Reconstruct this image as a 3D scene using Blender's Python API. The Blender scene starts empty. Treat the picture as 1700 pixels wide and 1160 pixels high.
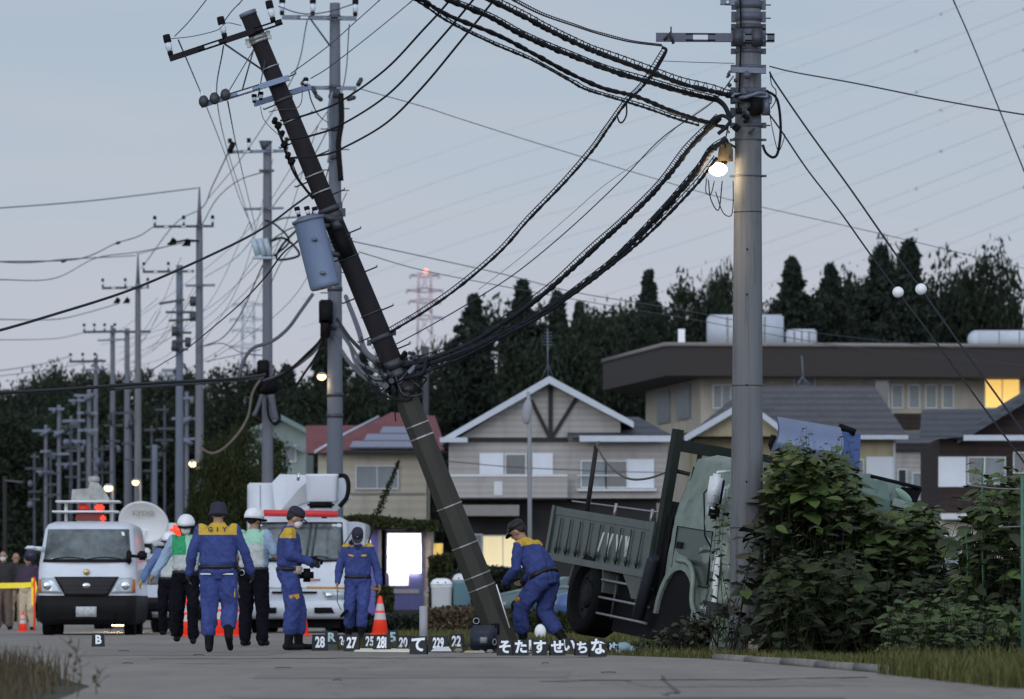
import bpy, bmesh, math, random
from mathutils import Vector, Matrix, Euler, noise
rnd = random.Random(7)
scene = bpy.context.scene
COL = scene.collection

# ---------------------------------------------------------------- camera
EYE = 0.55            # the photographer sits low, 0.55 m above the road
FPX = 8500.0          # focal length in photo pixels (photo 1700 wide)
HOR = 1003.0          # horizon row of the photo
cam = bpy.data.cameras.new('camera')
cam.sensor_width = 36.0
cam.lens = FPX / 1700 * 36
cam.shift_y = (HOR - 580) / 1700
cam.clip_start = 0.5; cam.clip_end = 6000
cam.dof.use_dof = True; cam.dof.focus_distance = 59.5; cam.dof.aperture_fstop = 4.6
camo = bpy.data.objects.new('camera', cam); COL.objects.link(camo)
camo.location = (0, 0, EYE); camo.rotation_euler = (math.radians(90), 0, 0)
scene.camera = camo
# ---------------------------------------------------------------- sky and light
SUN_EL, SUN_AZ = math.radians(3), math.radians(205)      # low sun behind the camera, already veiled by dusk
world = bpy.data.worlds.new('World'); scene.world = world; world.use_nodes = True
nt = world.node_tree; N = nt.nodes; L = nt.links
bg = N['Background']
sky = N.new('ShaderNodeTexSky'); sky.sky_type = 'NISHITA'; sky.sun_disc = False
sky.sun_elevation = SUN_EL; sky.sun_rotation = SUN_AZ; sky.air_density = 1.0; sky.dust_density = 1.5; sky.ozone_density = 2.0
tc = N.new('ShaderNodeTexCoord'); sep = N.new('ShaderNodeSeparateXYZ'); L.new(tc.outputs['Generated'], sep.inputs[0])
ramp = N.new('ShaderNodeValToRGB'); L.new(sep.outputs['Z'], ramp.inputs[0])
cr = ramp.color_ramp
def lin(c): return tuple(((v/255)/12.92 if v/255 <= .04045 else ((v/255+.055)/1.055)**2.4) for v in c)
stops = [(0.0, (190, 191, 204)), (0.03, (191, 192, 206)), (0.055, (190, 196, 209)), (0.085, (183, 195, 209)), (0.12, (173, 190, 207)), (0.3, (160, 172, 190)), (1.0, (150, 156, 172))]
cr.elements[0].position = 0; cr.elements[0].color = (*lin(stops[0][1]), 1)
cr.elements[1].position = 1; cr.elements[1].color = (*lin(stops[-1][1]), 1)
for p, c in stops[1:-1]:
    e = cr.elements.new(p); e.color = (*lin(c), 1)
# soft dusk cloud veils, stretched along the horizon
mp = N.new('ShaderNodeMapping'); mp.inputs['Scale'].default_value = (7, 7, 55); mp.inputs['Rotation'].default_value = (0, .12, 0); L.new(tc.outputs['Generated'], mp.inputs[0])
nz = N.new('ShaderNodeTexNoise'); nz.inputs['Scale'].default_value = 1.6; nz.inputs['Detail'].default_value = 4; L.new(mp.outputs[0], nz.inputs['Vector'])
cl = N.new('ShaderNodeMapRange'); cl.inputs[1].default_value = .4; cl.inputs[2].default_value = .75; cl.inputs[3].default_value = 0; cl.inputs[4].default_value = .48; L.new(nz.outputs[0], cl.inputs[0])
mc = N.new('ShaderNodeMix'); mc.data_type = 'RGBA'; L.new(cl.outputs[0], mc.inputs[0]); L.new(ramp.outputs[0], mc.inputs[6]); mc.inputs[7].default_value = (*lin((197, 197, 208)), 1)
# brighter western sky behind the camera
af = N.new('ShaderNodeMapRange'); af.inputs[1].default_value = .3; af.inputs[2].default_value = -.9; af.inputs[3].default_value = 1.0; af.inputs[4].default_value = 3.6; L.new(sep.outputs['Y'], af.inputs[0])
wt = N.new('ShaderNodeMapRange'); wt.inputs[1].default_value = .5; wt.inputs[2].default_value = -.6; L.new(sep.outputs['Y'], wt.inputs[0])
wm = N.new('ShaderNodeMix'); wm.data_type = 'RGBA'; wm.blend_type = 'MULTIPLY'; wm.inputs[7].default_value = (1.0, 1.0, .97, 1); L.new(wt.outputs[0], wm.inputs[0]); L.new(mc.outputs[2], wm.inputs[6])
ml = N.new('ShaderNodeVectorMath'); ml.operation = 'SCALE'; L.new(wm.outputs[2], ml.inputs[0]); L.new(af.outputs[0], ml.inputs['Scale'])
sk = N.new('ShaderNodeVectorMath'); sk.operation = 'SCALE'; L.new(sky.outputs[0], sk.inputs[0]); sk.inputs['Scale'].default_value = .6
mx = N.new('ShaderNodeMix'); mx.data_type = 'RGBA'; mx.inputs[0].default_value = .9
sc1 = N.new('ShaderNodeVectorMath'); sc1.operation = 'SCALE'; L.new(ml.outputs[0], sc1.inputs[0]); sc1.inputs['Scale'].default_value = 10.0
L.new(sk.outputs[0], mx.inputs[6]); L.new(sc1.outputs[0], mx.inputs[7]); L.new(mx.outputs[2], bg.inputs[0])
bg.inputs[1].default_value = .107
sun = bpy.data.lights.new('sun', 'SUN'); sun.energy = .5; sun.angle = math.radians(14); sun.color = (1, .9, .8)
suno = bpy.data.objects.new('sun', sun); COL.objects.link(suno)
sd = Vector((math.sin(SUN_AZ)*math.cos(math.radians(12)), math.cos(SUN_AZ)*math.cos(math.radians(12)), math.sin(math.radians(12))))
suno.rotation_euler = sd.to_track_quat('Z', 'Y').to_euler()
scene.view_settings.view_transform = 'Standard'; scene.view_settings.look = 'None'
scene.view_settings.exposure = 0; scene.view_settings.gamma = 1

# ---------------------------------------------------------------- helpers
def P(px, py, D):
    "the point of the place that stands D metres away behind photo pixel px, py"
    return Vector(((px-850)/FPX*D, D, EYE + (HOR-py)/FPX*D))
def X(px, D): return (px-850)/FPX*D
def Z(py, D): return EYE + (HOR-py)/FPX*D

MATS = {}
def mat(name, col, rough=.7, metal=0, var=.15, scale=3.0, bump=0.0, emit=0, emit_col=None, spec=.35, alpha=None, streak=False, trans=0, coat=0):
    if name in MATS: return MATS[name]
    m = bpy.data.materials.new(name); m.use_nodes = True
    n = m.node_tree.nodes; l = m.node_tree.links; b = n['Principled BSDF']
    b.inputs['Roughness'].default_value = rough; b.inputs['Metallic'].default_value = metal
    b.inputs['Specular IOR Level'].default_value = spec
    b.inputs['Coat Weight'].default_value = coat
    b.inputs['Transmission Weight'].default_value = trans
    t = n.new('ShaderNodeTexCoord'); mpn = n.new('ShaderNodeMapping'); l.new(t.outputs['Object'], mpn.inputs[0])
    if streak: mpn.inputs['Scale'].default_value = (1, 1, .12)
    z = n.new('ShaderNodeTexNoise'); z.inputs['Scale'].default_value = scale; z.inputs['Detail'].default_value = 6; z.inputs['Roughness'].default_value = .65
    l.new(mpn.outputs[0], z.inputs['Vector'])
    r = n.new('ShaderNodeMapRange'); r.inputs[1].default_value = .3; r.inputs[2].default_value = .7; r.inputs[3].default_value = 1-var; r.inputs[4].default_value = 1+var
    l.new(z.outputs[0], r.inputs[0])
    s = n.new('ShaderNodeVectorMath'); s.operation = 'SCALE'; s.inputs[0].default_value = col[:3]; l.new(r.outputs[0], s.inputs['Scale'])
    l.new(s.outputs[0], b.inputs['Base Color'])
    if bump:
        bp = n.new('ShaderNodeBump'); bp.inputs['Strength'].default_value = bump; bp.inputs['Distance'].default_value = .02
        l.new(z.outputs[0], bp.inputs['Height']); l.new(bp.outputs[0], b.inputs['Normal'])
    if emit:
        b.inputs['Emission Color'].default_value = (*(emit_col or col)[:3], 1); b.inputs['Emission Strength'].default_value = emit
    MATS[name] = m; return m
def rgb(r, g, b): return lin((r, g, b))

class MB:
    "collects shapes that become ONE mesh"
    def __init__(s): s.v = []; s.f = []; s.mi = []; s.sm = []
    def add(s, vs, fs, mi=0, smooth=False):
        o = len(s.v); s.v += [Vector(v) for v in vs]; s.f += [tuple(i+o for i in f) for f in fs]; s.mi += [mi]*len(fs); s.sm += [smooth]*len(fs); return s
    def box(s, a, b, mi=0):
        x0, y0, z0 = [min(a[i], b[i]) for i in range(3)]; x1, y1, z1 = [max(a[i], b[i]) for i in range(3)]
        return s.add([(x0,y0,z0),(x1,y0,z0),(x1,y1,z0),(x0,y1,z0),(x0,y0,z1),(x1,y0,z1),(x1,y1,z1),(x0,y1,z1)],
              [(0,3,2,1),(4,5,6,7),(0,1,5,4),(1,2,6,5),(2,3,7,6),(3,0,4,7)], mi)
    def obox(s, c, size, M=None, mi=0, bevel=0):
        hx, hy, hz = [q/2 for q in size]; M = M or Matrix.Identity(3); c = Vector(c)
        if bevel:
            bm = bmesh.new(); bmesh.ops.create_cube(bm, size=1)
            bmesh.ops.scale(bm, vec=size, verts=bm.verts); bmesh.ops.bevel(bm, geom=bm.edges[:], offset=bevel, segments=2, affect='EDGES')
            vs = [c + M @ v.co for v in bm.verts]; fs = [[v.index for v in f.verts] for f in bm.faces]; bm.free()
            return s.add(vs, fs, mi, True)
        vs = [c + M @ Vector(p) for p in [(-hx,-hy,-hz),(hx,-hy,-hz),(hx,hy,-hz),(-hx,hy,-hz),(-hx,-hy,hz),(hx,-hy,hz),(hx,hy,hz),(-hx,hy,hz)]]
        return s.add(vs, [(0,3,2,1),(4,5,6,7),(0,1,5,4),(1,2,6,5),(2,3,7,6),(3,0,4,7)], mi)
    def tube(s, pts, r, n=6, mi=0, cap=True, smooth=True, flat=None):
        pts = [Vector(p) for p in pts]; rs = r if isinstance(r, (list, tuple)) else [r]*len(pts)
        vs = []; fs = []; up = None
        for i, p in enumerate(pts):
            d = (pts[min(i+1, len(pts)-1)] - pts[max(i-1, 0)])
            if d.length < 1e-9: d = Vector((0,0,1))
            d.normalize()
            if up is None: up = Vector((0,0,1)) if abs(d.z) < .9 else Vector((0,1,0))
            a = d.cross(up)
            if a.length < 1e-6: a = d.orthogonal()
            a.normalize(); b = a.cross(d).normalized(); up = b
            for k in range(n):
                t = 2*math.pi*(k+.5)/n; vs.append(p + (a*math.cos(t) + b*math.sin(t))*rs[i])
        for i in range(len(pts)-1):
            for k in range(n):
                fs.append((i*n+k, i*n+(k+1) % n, (i+1)*n+(k+1) % n, (i+1)*n+k))
        s.add(vs, fs, mi, smooth)
        if cap:
            o = len(s.v)-len(vs)
            s.f.append(tuple(o+k for k in range(n-1, -1, -1))); s.f.append(tuple(o+(len(pts)-1)*n+k for k in range(n))); s.mi += [mi]*2; s.sm += [False]*2
        return s
    def cyl(s, a, b, r, r2=None, n=16, mi=0, smooth=True): return s.tube([a, b], [r, r if r2 is None else r2], n, mi, True, smooth)
    def ball(s, c, r, mi=0, n=12, m=8, M=None):
        c = Vector(c); r = (r, r, r) if not isinstance(r, (tuple, list)) else r; vs = []; fs = []
        M = M or Matrix.Identity(3)
        for i in range(1, m):
            for k in range(n):
                t = math.pi*i/m; u = 2*math.pi*k/n
                vs.append(c + M @ Vector((r[0]*math.sin(t)*math.cos(u), r[1]*math.sin(t)*math.sin(u), r[2]*math.cos(t))))
        vs += [c + M @ Vector((0, 0, r[2])), c + M @ Vector((0, 0, -r[2]))]; T = len(vs)-2
        for i in range(m-2):
            for k in range(n): fs.append((i*n+k, (i+1)*n+k, (i+1)*n+(k+1) % n, i*n+(k+1) % n))
        for k in range(n):
            fs.append((T, k, (k+1) % n)); fs.append((T+1, (m-2)*n+(k+1) % n, (m-2)*n+k))
        return s.add(vs, fs, mi, True)
    def prism(s, poly, d, mi=0):
        "poly: list of points, pushed along vector d"
        poly = [Vector(p) for p in poly]; d = Vector(d); n = len(poly)
        return s.add(poly + [p+d for p in poly], [tuple(range(n)), tuple(range(2*n-1, n-1, -1))] + [(i, i+n, (i+1) % n+n, (i+1) % n) for i in range(n)], mi)
    def loft(s, rings, mi=0, smooth=True, cap=True):
        n = len(rings[0]); vs = [v for r in rings for v in r]; fs = []
        for i in range(len(rings)-1):
            for k in range(n): fs.append((i*n+k, i*n+(k+1) % n, (i+1)*n+(k+1) % n, (i+1)*n+k))
        if cap: fs += [tuple(range(n-1, -1, -1)), tuple((len(rings)-1)*n+k for k in range(n))]
        return s.add(vs, fs, mi, smooth)
    def build(s, name, mats, parent=None, world=True, fixn=True):
        me = bpy.data.meshes.new(name)
        vs = s.v
        if parent is not None and world:
            inv = (Matrix.Translation(parent.location) @ parent.rotation_euler.to_matrix().to_4x4()).inverted()
            pp = parent.parent
            if parent.type != 'EMPTY': inv = Matrix.Identity(4) if not parent.get('_o') else Matrix.Translation(-Vector(parent['_o']))
            vs = [inv @ v for v in vs]
        me.from_pydata([tuple(v) for v in vs], [], s.f)
        for m in (mats if isinstance(mats, (list, tuple)) else [mats]): me.materials.append(m)
        me.polygons.foreach_set('material_index', s.mi); me.polygons.foreach_set('use_smooth', s.sm)
        if fixn and len(s.f) < 60000:
            bm = bmesh.new(); bm.from_mesh(me); bmesh.ops.recalc_face_normals(bm, faces=bm.faces); bm.to_mesh(me); bm.free()
        me.update()
        o = bpy.data.objects.new(name, me); COL.objects.link(o)
        if parent is not None: o.parent = parent
        return o
def tag(o, label=None, cat=None, group=None, kind=None):
    if label: o['label'] = label
    if cat: o['category'] = cat
    if group: o['group'] = group
    if kind: o['kind'] = kind
    return o
def thing(name, label, cat, loc=(0,0,0), rot=(0,0,0), group=None):
    o = bpy.data.objects.new(name, None); COL.objects.link(o); o.empty_display_size = .2
    o.location = loc; o.rotation_euler = Euler(rot) if not isinstance(rot, Euler) else rot
    return tag(o, label, cat, group)
class Sub:
    "part of a thing placed in world coordinates; sub-parts of a part share its (thing) frame"
def part(mb, name, mats, root): return mb.build(name, mats, root)
def sub(mb, name, mats, parent_part):
    "a sub-part: same frame as its part (parts sit at their thing's origin)"
    root = parent_part.parent
    o = mb.build(name, mats, root); o.parent = parent_part; return o
def subl(mb, name, mats, parent_part):
    o = mb.build(name, mats, None); o.parent = parent_part; return o
def loc(mb, name, mats, root):
    "part built in the thing's own local coordinates"
    o = mb.build(name, mats, None); o.parent = root; return o
def copy_tree(o, parent=None):
    c = o.copy(); COL.objects.link(c); c.parent = parent
    for ch in [q for q in o.children]: copy_tree(ch, c)
    return c
def smooth_path(pts, k=8):
    pts = [Vector(p) for p in pts]; out = []
    q = [pts[0]*2-pts[1]] + pts + [pts[-1]*2-pts[-2]]
    for i in range(1, len(q)-2):
        for j in range(k):
            t = j/k; a, b, c, d = q[i-1], q[i], q[i+1], q[i+2]
            out.append(.5*((2*b) + (c-a)*t + (2*a-5*b+4*c-d)*t*t + (3*b-a-3*c+d)*t**3))
    out.append(pts[-1]); return out
def settle(o):
    "put a mesh thing's origin at its own base"
    me = o.data; c = Vector((sum(v.co.x for v in me.vertices), sum(v.co.y for v in me.vertices), 0))/max(1, len(me.vertices))
    c.z = min(v.co.z for v in me.vertices)
    me.transform(Matrix.Translation(-c)); o.location = c; return o

# ---------------------------------------------------------------- materials
asphalt = mat('worn_asphalt', (.205, .19, .168), .9, var=.16, scale=1.2, bump=.25)
def enrich(m, scale2, var2, crack=True):
    n = m.node_tree.nodes; l = m.node_tree.links; b = n['Principled BSDF']; src = b.inputs['Base Color'].links[0].from_socket
    t = [q for q in n if q.type == 'TEX_COORD'][0]
    z = n.new('ShaderNodeTexNoise'); z.inputs['Scale'].default_value = scale2; z.inputs['Detail'].default_value = 8; z.inputs['Roughness'].default_value = .8
    l.new(t.outputs['Object'], z.inputs['Vector'])
    r = n.new('ShaderNodeMapRange'); r.inputs[1].default_value = .3; r.inputs[2].default_value = .7; r.inputs[3].default_value = 1-var2; r.inputs[4].default_value = 1+var2; l.new(z.outputs[0], r.inputs[0])
    s = n.new('ShaderNodeVectorMath'); s.operation = 'SCALE'; l.new(src, s.inputs[0]); l.new(r.outputs[0], s.inputs['Scale']); last = s.outputs[0]
    if crack:
        w = n.new('ShaderNodeTexVoronoi'); w.feature = 'DISTANCE_TO_EDGE'; w.inputs['Scale'].default_value = .35
        wn = n.new('ShaderNodeTexNoise'); wn.inputs['Scale'].default_value = 2.5; wn.inputs['Detail'].default_value = 5; l.new(t.outputs['Object'], wn.inputs['Vector'])
        ad = n.new('ShaderNodeVectorMath'); ad.operation = 'ADD'; l.new(t.outputs['Object'], ad.inputs[0]); l.new(wn.outputs['Color'], ad.inputs[1]); l.new(ad.outputs[0], w.inputs['Vector'])
        r2 = n.new('ShaderNodeMapRange'); r2.inputs[1].default_value = 0.003; r2.inputs[2].default_value = .012; r2.inputs[3].default_value = .55; r2.inputs[4].default_value = 1; l.new(w.outputs[0], r2.inputs[0])
        s2 = n.new('ShaderNodeVectorMath'); s2.operation = 'SCALE'; l.new(last, s2.inputs[0]); l.new(r2.outputs[0], s2.inputs['Scale']); last = s2.outputs[0]
    l.new(last, b.inputs['Base Color'])
enrich(asphalt, 14, .22)
def stains(m, sc=(3, 3, .35), amt=.45, thr=.55):
    n = m.node_tree.nodes; l = m.node_tree.links; b = n['Principled BSDF']; src = b.inputs['Base Color'].links[0].from_socket; t = [q for q in n if q.type == 'TEX_COORD'][0]
    mp_ = n.new('ShaderNodeMapping'); mp_.inputs['Scale'].default_value = sc; l.new(t.outputs['Object'], mp_.inputs[0]); z = n.new('ShaderNodeTexNoise'); z.inputs['Scale'].default_value = 2.2; z.inputs['Detail'].default_value = 7; z.inputs['Roughness'].default_value = .7; l.new(mp_.outputs[0], z.inputs['Vector'])
    r = n.new('ShaderNodeMapRange'); r.inputs[1].default_value = thr; r.inputs[2].default_value = thr+.12; r.inputs[3].default_value = 1; r.inputs[4].default_value = 1-amt; l.new(z.outputs[0], r.inputs[0])
    s = n.new('ShaderNodeVectorMath'); s.operation = 'SCALE'; l.new(src, s.inputs[0]); l.new(r.outputs[0], s.inputs['Scale']); l.new(s.outputs[0], b.inputs['Base Color'])
soil = mat('verge_soil', (.04, .038, .024), .95, var=.4, scale=.8, bump=.4); enrich(soil, 9, .35, False)
concrete = mat('pole_concrete', (.132, .14, .152), .85, var=.14, scale=4, bump=.1, streak=True)
concrete_far = mat('pole_concrete_pale', (.12, .13, .155), .85, var=.08, scale=3)
dark_pole = mat('brown_pole_steel', (.0125, .0115, .0145), .8, var=.3, scale=5, bump=.1, streak=True, spec=.2)
olive_pole = mat('olive_pole_steel', (.031, .03, .025), .65, var=.2, scale=5, bump=.1, streak=True)
steel = mat('galvanised_steel', (.13, .155, .205), .5, .3, var=.15, scale=9)
dsteel = mat('dark_steel', (.05, .055, .065), .5, .4, var=.3, scale=9)
band_m = mat('steel_band', (.3, .31, .32), .4, .6, var=.2, scale=20)
black = mat('black_rubber', (.006, .006, .007), .7, var=.2, spec=.12)
cable_m = mat('black_cable', (.009, .011, .016), .6, var=.2, spec=.2)
wire_m = mat('grey_wire', (.03, .035, .05), .5, var=.2)
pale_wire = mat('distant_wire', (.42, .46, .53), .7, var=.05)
white_m = mat('white_paint', (.72, .74, .76), .35, var=.04, coat=.3)
porcelain = mat('insulator_porcelain', (.55, .6, .68), .25, var=.05)
blue_steel = mat('transformer_paint', (.15, .2, .31), .35, .1, var=.08, scale=6, streak=True)
warm_bulb = mat('lit_lamp', (1, .85, .6), emit=40, emit_col=(1, .78, .5))

stains(concrete, (5, 5, .5), .3); stains(concrete, (9, 9, .2), .22, .5)
# ---------------------------------------------------------------- ground and road
mb = MB()
# graded rows so the ground dips into a shallow ditch under the wreck
xs = [-1500, -400, -120, -40, -20, -10, -6] + [x*.5 for x in range(-11, 17)] + [9, 12, 20, 40, 120, 400, 1500]
ys = [-60, 0, 20, 28, 34, 38, 41, 44, 47, 50, 53] + [54+.5*k for k in range(0, 29)] + [70, 75, 80, 90, 110, 140, 180, 260, 400, 800, 2500]
def gz(x, y):
    z = 0
    u = max(0, min(1, (x-2.9)/1.6)) * max(0, min(1, (y-56.5)/2)) * max(0, min(1, (69-y)/3)); z -= .55*u*max(0, min(1, (7.5-x)/1.5))
    return z
vs = [(x, y, gz(x, y)) for y in ys for x in xs]; nx = len(xs)
mb.add(vs, [(j*nx+i, j*nx+i+1, (j+1)*nx+i+1, (j+1)*nx+i) for j in range(len(ys)-1) for i in range(nx-1)], 0, True)
tag(mb.build('ground', soil), 'dark grassy soil ground around the road', None, None, 'structure')
R_edge = [(4.6, 12), (3.9, 25), (3.3, 33), (2.95, 40), (2.0, 50.8), (.97, 55), (-1.0, 58.4), (-2.36, 60.7), (-2.7, 75), (-3.0, 92), (-4.5, 130), (-14, 250), (-60, 600)]
L_edge = [(-2.0, 12), (-2.4, 25), (-2.8, 34), (-4.4, 45), (-7.5, 60), (-9.5, 90), (-15, 130), (-32, 250), (-110, 600)]
def lerp_edge(E, y):
    for a, b in zip(E, E[1:]):
        if y <= b[1]: t = (y-a[1])/(b[1]-a[1]); return a[0]+(b[0]-a[0])*t
    return E[-1][0]
yy = sorted(set([p[1] for p in R_edge+L_edge] + [18, 29, 37, 43, 48, 53, 57, 65, 70, 83, 105, 180, 400]))
mb = MB()
for a, b in zip(yy, yy[1:]):
    mb.add([(lerp_edge(L_edge, a), a, .006), (lerp_edge(R_edge, a), a, .006), (lerp_edge(R_edge, b), b, .006), (lerp_edge(L_edge, b), b, .006)], [(0, 1, 2, 3)])
tag(mb.build('road', asphalt), 'worn grey asphalt road with cracks', None, None, 'structure')
n = asphalt.node_tree.nodes
for q in n:
    if q.type == 'MAPPING': q.inputs['Scale'].default_value = (1.1, .16, 1)
mb = MB(); cr2 = random.Random(9)
def crack(x, y, dx, dy, k, w=.012):
    pts = [(x, y)]
    for i in range(k): x += dx*cr2.uniform(.4, 1.5); y += dy*cr2.uniform(-.6, 1.6); pts.append((x, y))
    for (a, b), (c, d) in zip(pts, pts[1:]):
        ww = w*cr2.uniform(.5, 1.6); hy = .16*cr2.uniform(.6, 1.4) if abs(dx) > abs(dy)*.5 else 0
        mb.add([(a-ww, b-hy, .0098), (c-ww, d-hy, .0098), (c+ww, d+hy, .0098), (a+ww, b+hy, .0098)], [(0, 1, 2, 3)])
for a in ((-2.2, 34, .16, .25, 26), (-4.2, 46, .25, .1, 20), (.2, 36, .2, .3, 14), (-3.6, 51, .3, .2, 16), (-1.6, 29, .2, .1, 18), (.9, 31, .02, .9, 14), (-1.0, 44, .05, 1.2, 10))[2:6]: crack(*a)
tag(mb.build('road_crack', mat('crack_dark', (.085, .08, .073), .95)), 'thin dark cracks wandering over the asphalt', None, None, 'structure')
mb = MB()
for (x0, x1, y0, y1) in ((-1.9, .4, 37.5, 41.5), (.9, 2.2, 33.5, 36.0), (-4.6, -2.6, 54, 60)): mb.add([(x0, y0, .0082), (x1, y0+.5, .0082), (x1+.1, y1+.3, .0082), (x0-.1, y1, .0082)], [(0, 1, 2, 3)])
pm = mat('asphalt_patch', (.182, .168, .15), .9, var=.2, scale=2.5, bump=.2); tag(mb.build('road_patch', pm), 'slightly darker repaired asphalt patches', None, None, 'structure')
# side lot behind the markers
lot = mat('packed_dirt', (.1, .1, .075), .95, var=.35, scale=.7, bump=.3); enrich(lot, 6, .3, False)
mb = MB(); mb.add([(-2.5, 76, .005), (4.5, 70, .005), (16, 150, .005), (-2.9, 150, .005)], [(0, 1, 2, 3)])
tag(mb.build('dirt_path', lot), 'packed dirt lot beside the road in front of the houses', None, None, 'structure')
# worn road paint
paint = mat('worn_road_paint', (.27, .265, .25), .8, var=.35, scale=6)
mb = MB()
for (x0, x1, y) in [(-1.35, -.55, 39.5), (-3.1, -2.5, 47.0), (-6.0, -3.4, 62.5)]:
    mb.add([(x0, y, .0105), (x1, y-.4, .0105), (x1, y-.28, .0105), (x0, y+.14, .0105)], [(0, 1, 2, 3)])
tag(mb.build('road_marking', paint), 'worn white paint lines on the road', None, None, 'structure')
# low kerb stones
kerb_m = mat('kerb_stone', (.2, .195, .18), .9, var=.25, scale=5, bump=.3)
kp = [(1.98, 50.8), (2.2, 48.8), (2.44, 46.8), (2.64, 44.8), (2.84, 42.8), (3.0, 40.8), (3.12, 39.4)]
mb = MB()
for i, (a, b) in enumerate(zip(kp, kp[1:])):
    a = Vector((*a, 0)); b = Vector((*b, 0)); d = (b-a).normalized(); c = (a+b)/2
    M = Matrix(((d.x, -d.y, 0), (d.y, d.x, 0), (0, 0, 1)))
    mb.obox((c.x+.06, c.y, .02+rnd.uniform(-.006, .004)), ((b-a).length-.04, .12, .08), M, 0, .012)
tag(mb.build('kerb', kerb_m), 'low worn concrete kerb stones', None, None, 'structure')
# ================================================================ BUILDINGS
def quad_px(mb, pts, mi=0): mb.add([P(*p) for p in pts], [tuple(range(len(pts)))], mi)
def boxp(mb, x0, y0, x1, y1, D0, D1, mi=0):
    "box whose face at distance D0 spans photo pixels x0..x1, y0..y1, reaching back to D1"
    mb.box((X(x0, D0), D0, Z(y1, D0)), (X(x1, D0), D1, Z(y0, D0)), mi)
glass = mat('window_glass', (.03, .04, .045), .12, var=.2, spec=.8)
curtain = mat('curtained_glass', (.17, .2, .22), .35, var=.15, scale=2)
frame_w = mat('window_frame_white', (.5, .52, .54), .5, var=.05)
shutter = mat('white_shutter', (.55, .59, .65), .55, var=.05, scale=2)
beige = mat('beige_siding', (.32, .308, .3), .85, var=.06, scale=1.5, streak=True)
cream = mat('cream_wall', (.4, .375, .315), .85, var=.07, scale=1.5, streak=True)
yellow_wall = mat('pale_yellow_wall', (.33, .3, .2), .85, var=.08, streak=True)
dark_trim = mat('dark_timber_trim', (.016, .014, .014), .7, var=.2)
roof_grey = mat('grey_roof_tiles', (.075, .078, .088), .75, var=.15, scale=6, bump=.2)
roof_blue = mat('blue_grey_roof_tiles', (.06, .07, .085), .75, var=.15, scale=6, bump=.2)
roof_red = mat('faded_red_roof', (.15, .058, .064), .8, var=.15, scale=5, bump=.2)
brown_wall = mat('dark_brown_wall', (.03, .02, .019), .85, var=.12, streak=True)
barge = mat('white_barge_board', (.42, .46, .52), .6, var=.06)
porch_m = mat('porch_grey', (.2, .19, .185), .85, var=.08)
shade_m = mat('ground_floor_shade', (.022, .021, .022), .85, var=.1)  # shade of the recessed ground floor put into the wall colour
lit_win = mat('lit_curtain_warm', (.7, .6, .38), .8, var=.12, scale=2, emit=.45, emit_col=(1, .82, .45), streak=True)
lit_win2 = mat('lit_window_orange', (.8, .5, .15), .6, var=.1, emit=.8, emit_col=(1, .62, .16))
tile_lines = None
def siding(m, freq, strength=.12, axis=2):
    n = m.node_tree.nodes; l = m.node_tree.links; b = n['Principled BSDF']; src = b.inputs['Base Color'].links[0].from_socket
    t = [q for q in n if q.type == 'TEX_COORD'][0]; w = n.new('ShaderNodeTexWave'); w.bands_direction = 'Z' if axis == 2 else 'X'; w.inputs['Scale'].default_value = freq; w.inputs['Distortion'].default_value = .2
    l.new(t.outputs['Object'], w.inputs['Vector']); r = n.new('ShaderNodeMapRange'); r.inputs[3].default_value = 1-strength; r.inputs[4].default_value = 1+strength*.4; l.new(w.outputs[1] if len(w.outputs) > 1 else w.outputs[0], r.inputs[0])
    s = n.new('ShaderNodeVectorMath'); s.operation = 'SCALE'; l.new(src, s.inputs[0]); l.new(r.outputs[0], s.inputs['Scale']); l.new(s.outputs[0], b.inputs['Base Color'])
for q_ in (beige, cream, yellow_wall, brown_wall): stains(q_, (.6, .6, .16), .16, .5)
stains(mat('large_building_wall', (.34, .32, .275), .85, var=.08, scale=1, streak=True), (.4, .4, .1), .18, .5)
for q_ in (roof_grey, roof_blue, roof_red): stains(q_, (.5, .5, .5), .18, .5)
siding(beige, 1.6); siding(cream, 1.1, .08); siding(roof_grey, 1.3, .25); siding(roof_blue, 1.3, .25); siding(brown_wall, 1.4, .2)

def window(root, D, x0, y0, x1, y1, m=None, panes=2, lab=None):
    "frame part with a pane sub-part, standing 2-3 cm proud of the wall at distance D"
    f = MB(); t = 2.0
    for (a, b, c, d) in [(x0-t, y0-t, x1+t, y0), (x0-t, y1, x1+t, y1+t), (x0-t, y0, x0, y1), (x1, y0, x1+t, y1)]: boxp(f, a, b, c, d, D-.09, D-.002)
    for k in range(1, panes):
        xc = x0+(x1-x0)*k/panes; boxp(f, xc-.8, y0, xc+.8, y1, D-.07, D-.002)
    fo = f.build('window', frame_w, root)
    if lab: fo['label'] = lab
    g = MB(); boxp(g, x0, y0, x1, y1, D-.05, D-.004); sub(g, 'pane', m or glass, fo)
def partbox(root, name, m, D, x0, y0, x1, y1, proud=.06, back=0):
    g = MB(); boxp(g, x0, y0, x1, y1, D-proud, D+back-.002 if back == 0 else D+back); return g.build(name, m, root)

# --- house A: beige gabled house in the middle
D = 165.0
A = thing('house', 'grey beige house with white edged gable and dark timber fan, behind the dump truck', 'house', (X(920, D), D, 0))
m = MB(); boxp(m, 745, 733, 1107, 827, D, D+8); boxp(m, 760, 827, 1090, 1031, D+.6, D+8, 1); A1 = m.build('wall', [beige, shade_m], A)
m = MB(); a, b, c = P(753, 732, D), P(1012, 732, D), P(912, 634, D); c2 = P(1040, 700, D)
m.prism([a, P(1030, 732, D), P(1030, 700, D), c], (0, 7.9, 0)); m.build('gable', beige, A)
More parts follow.
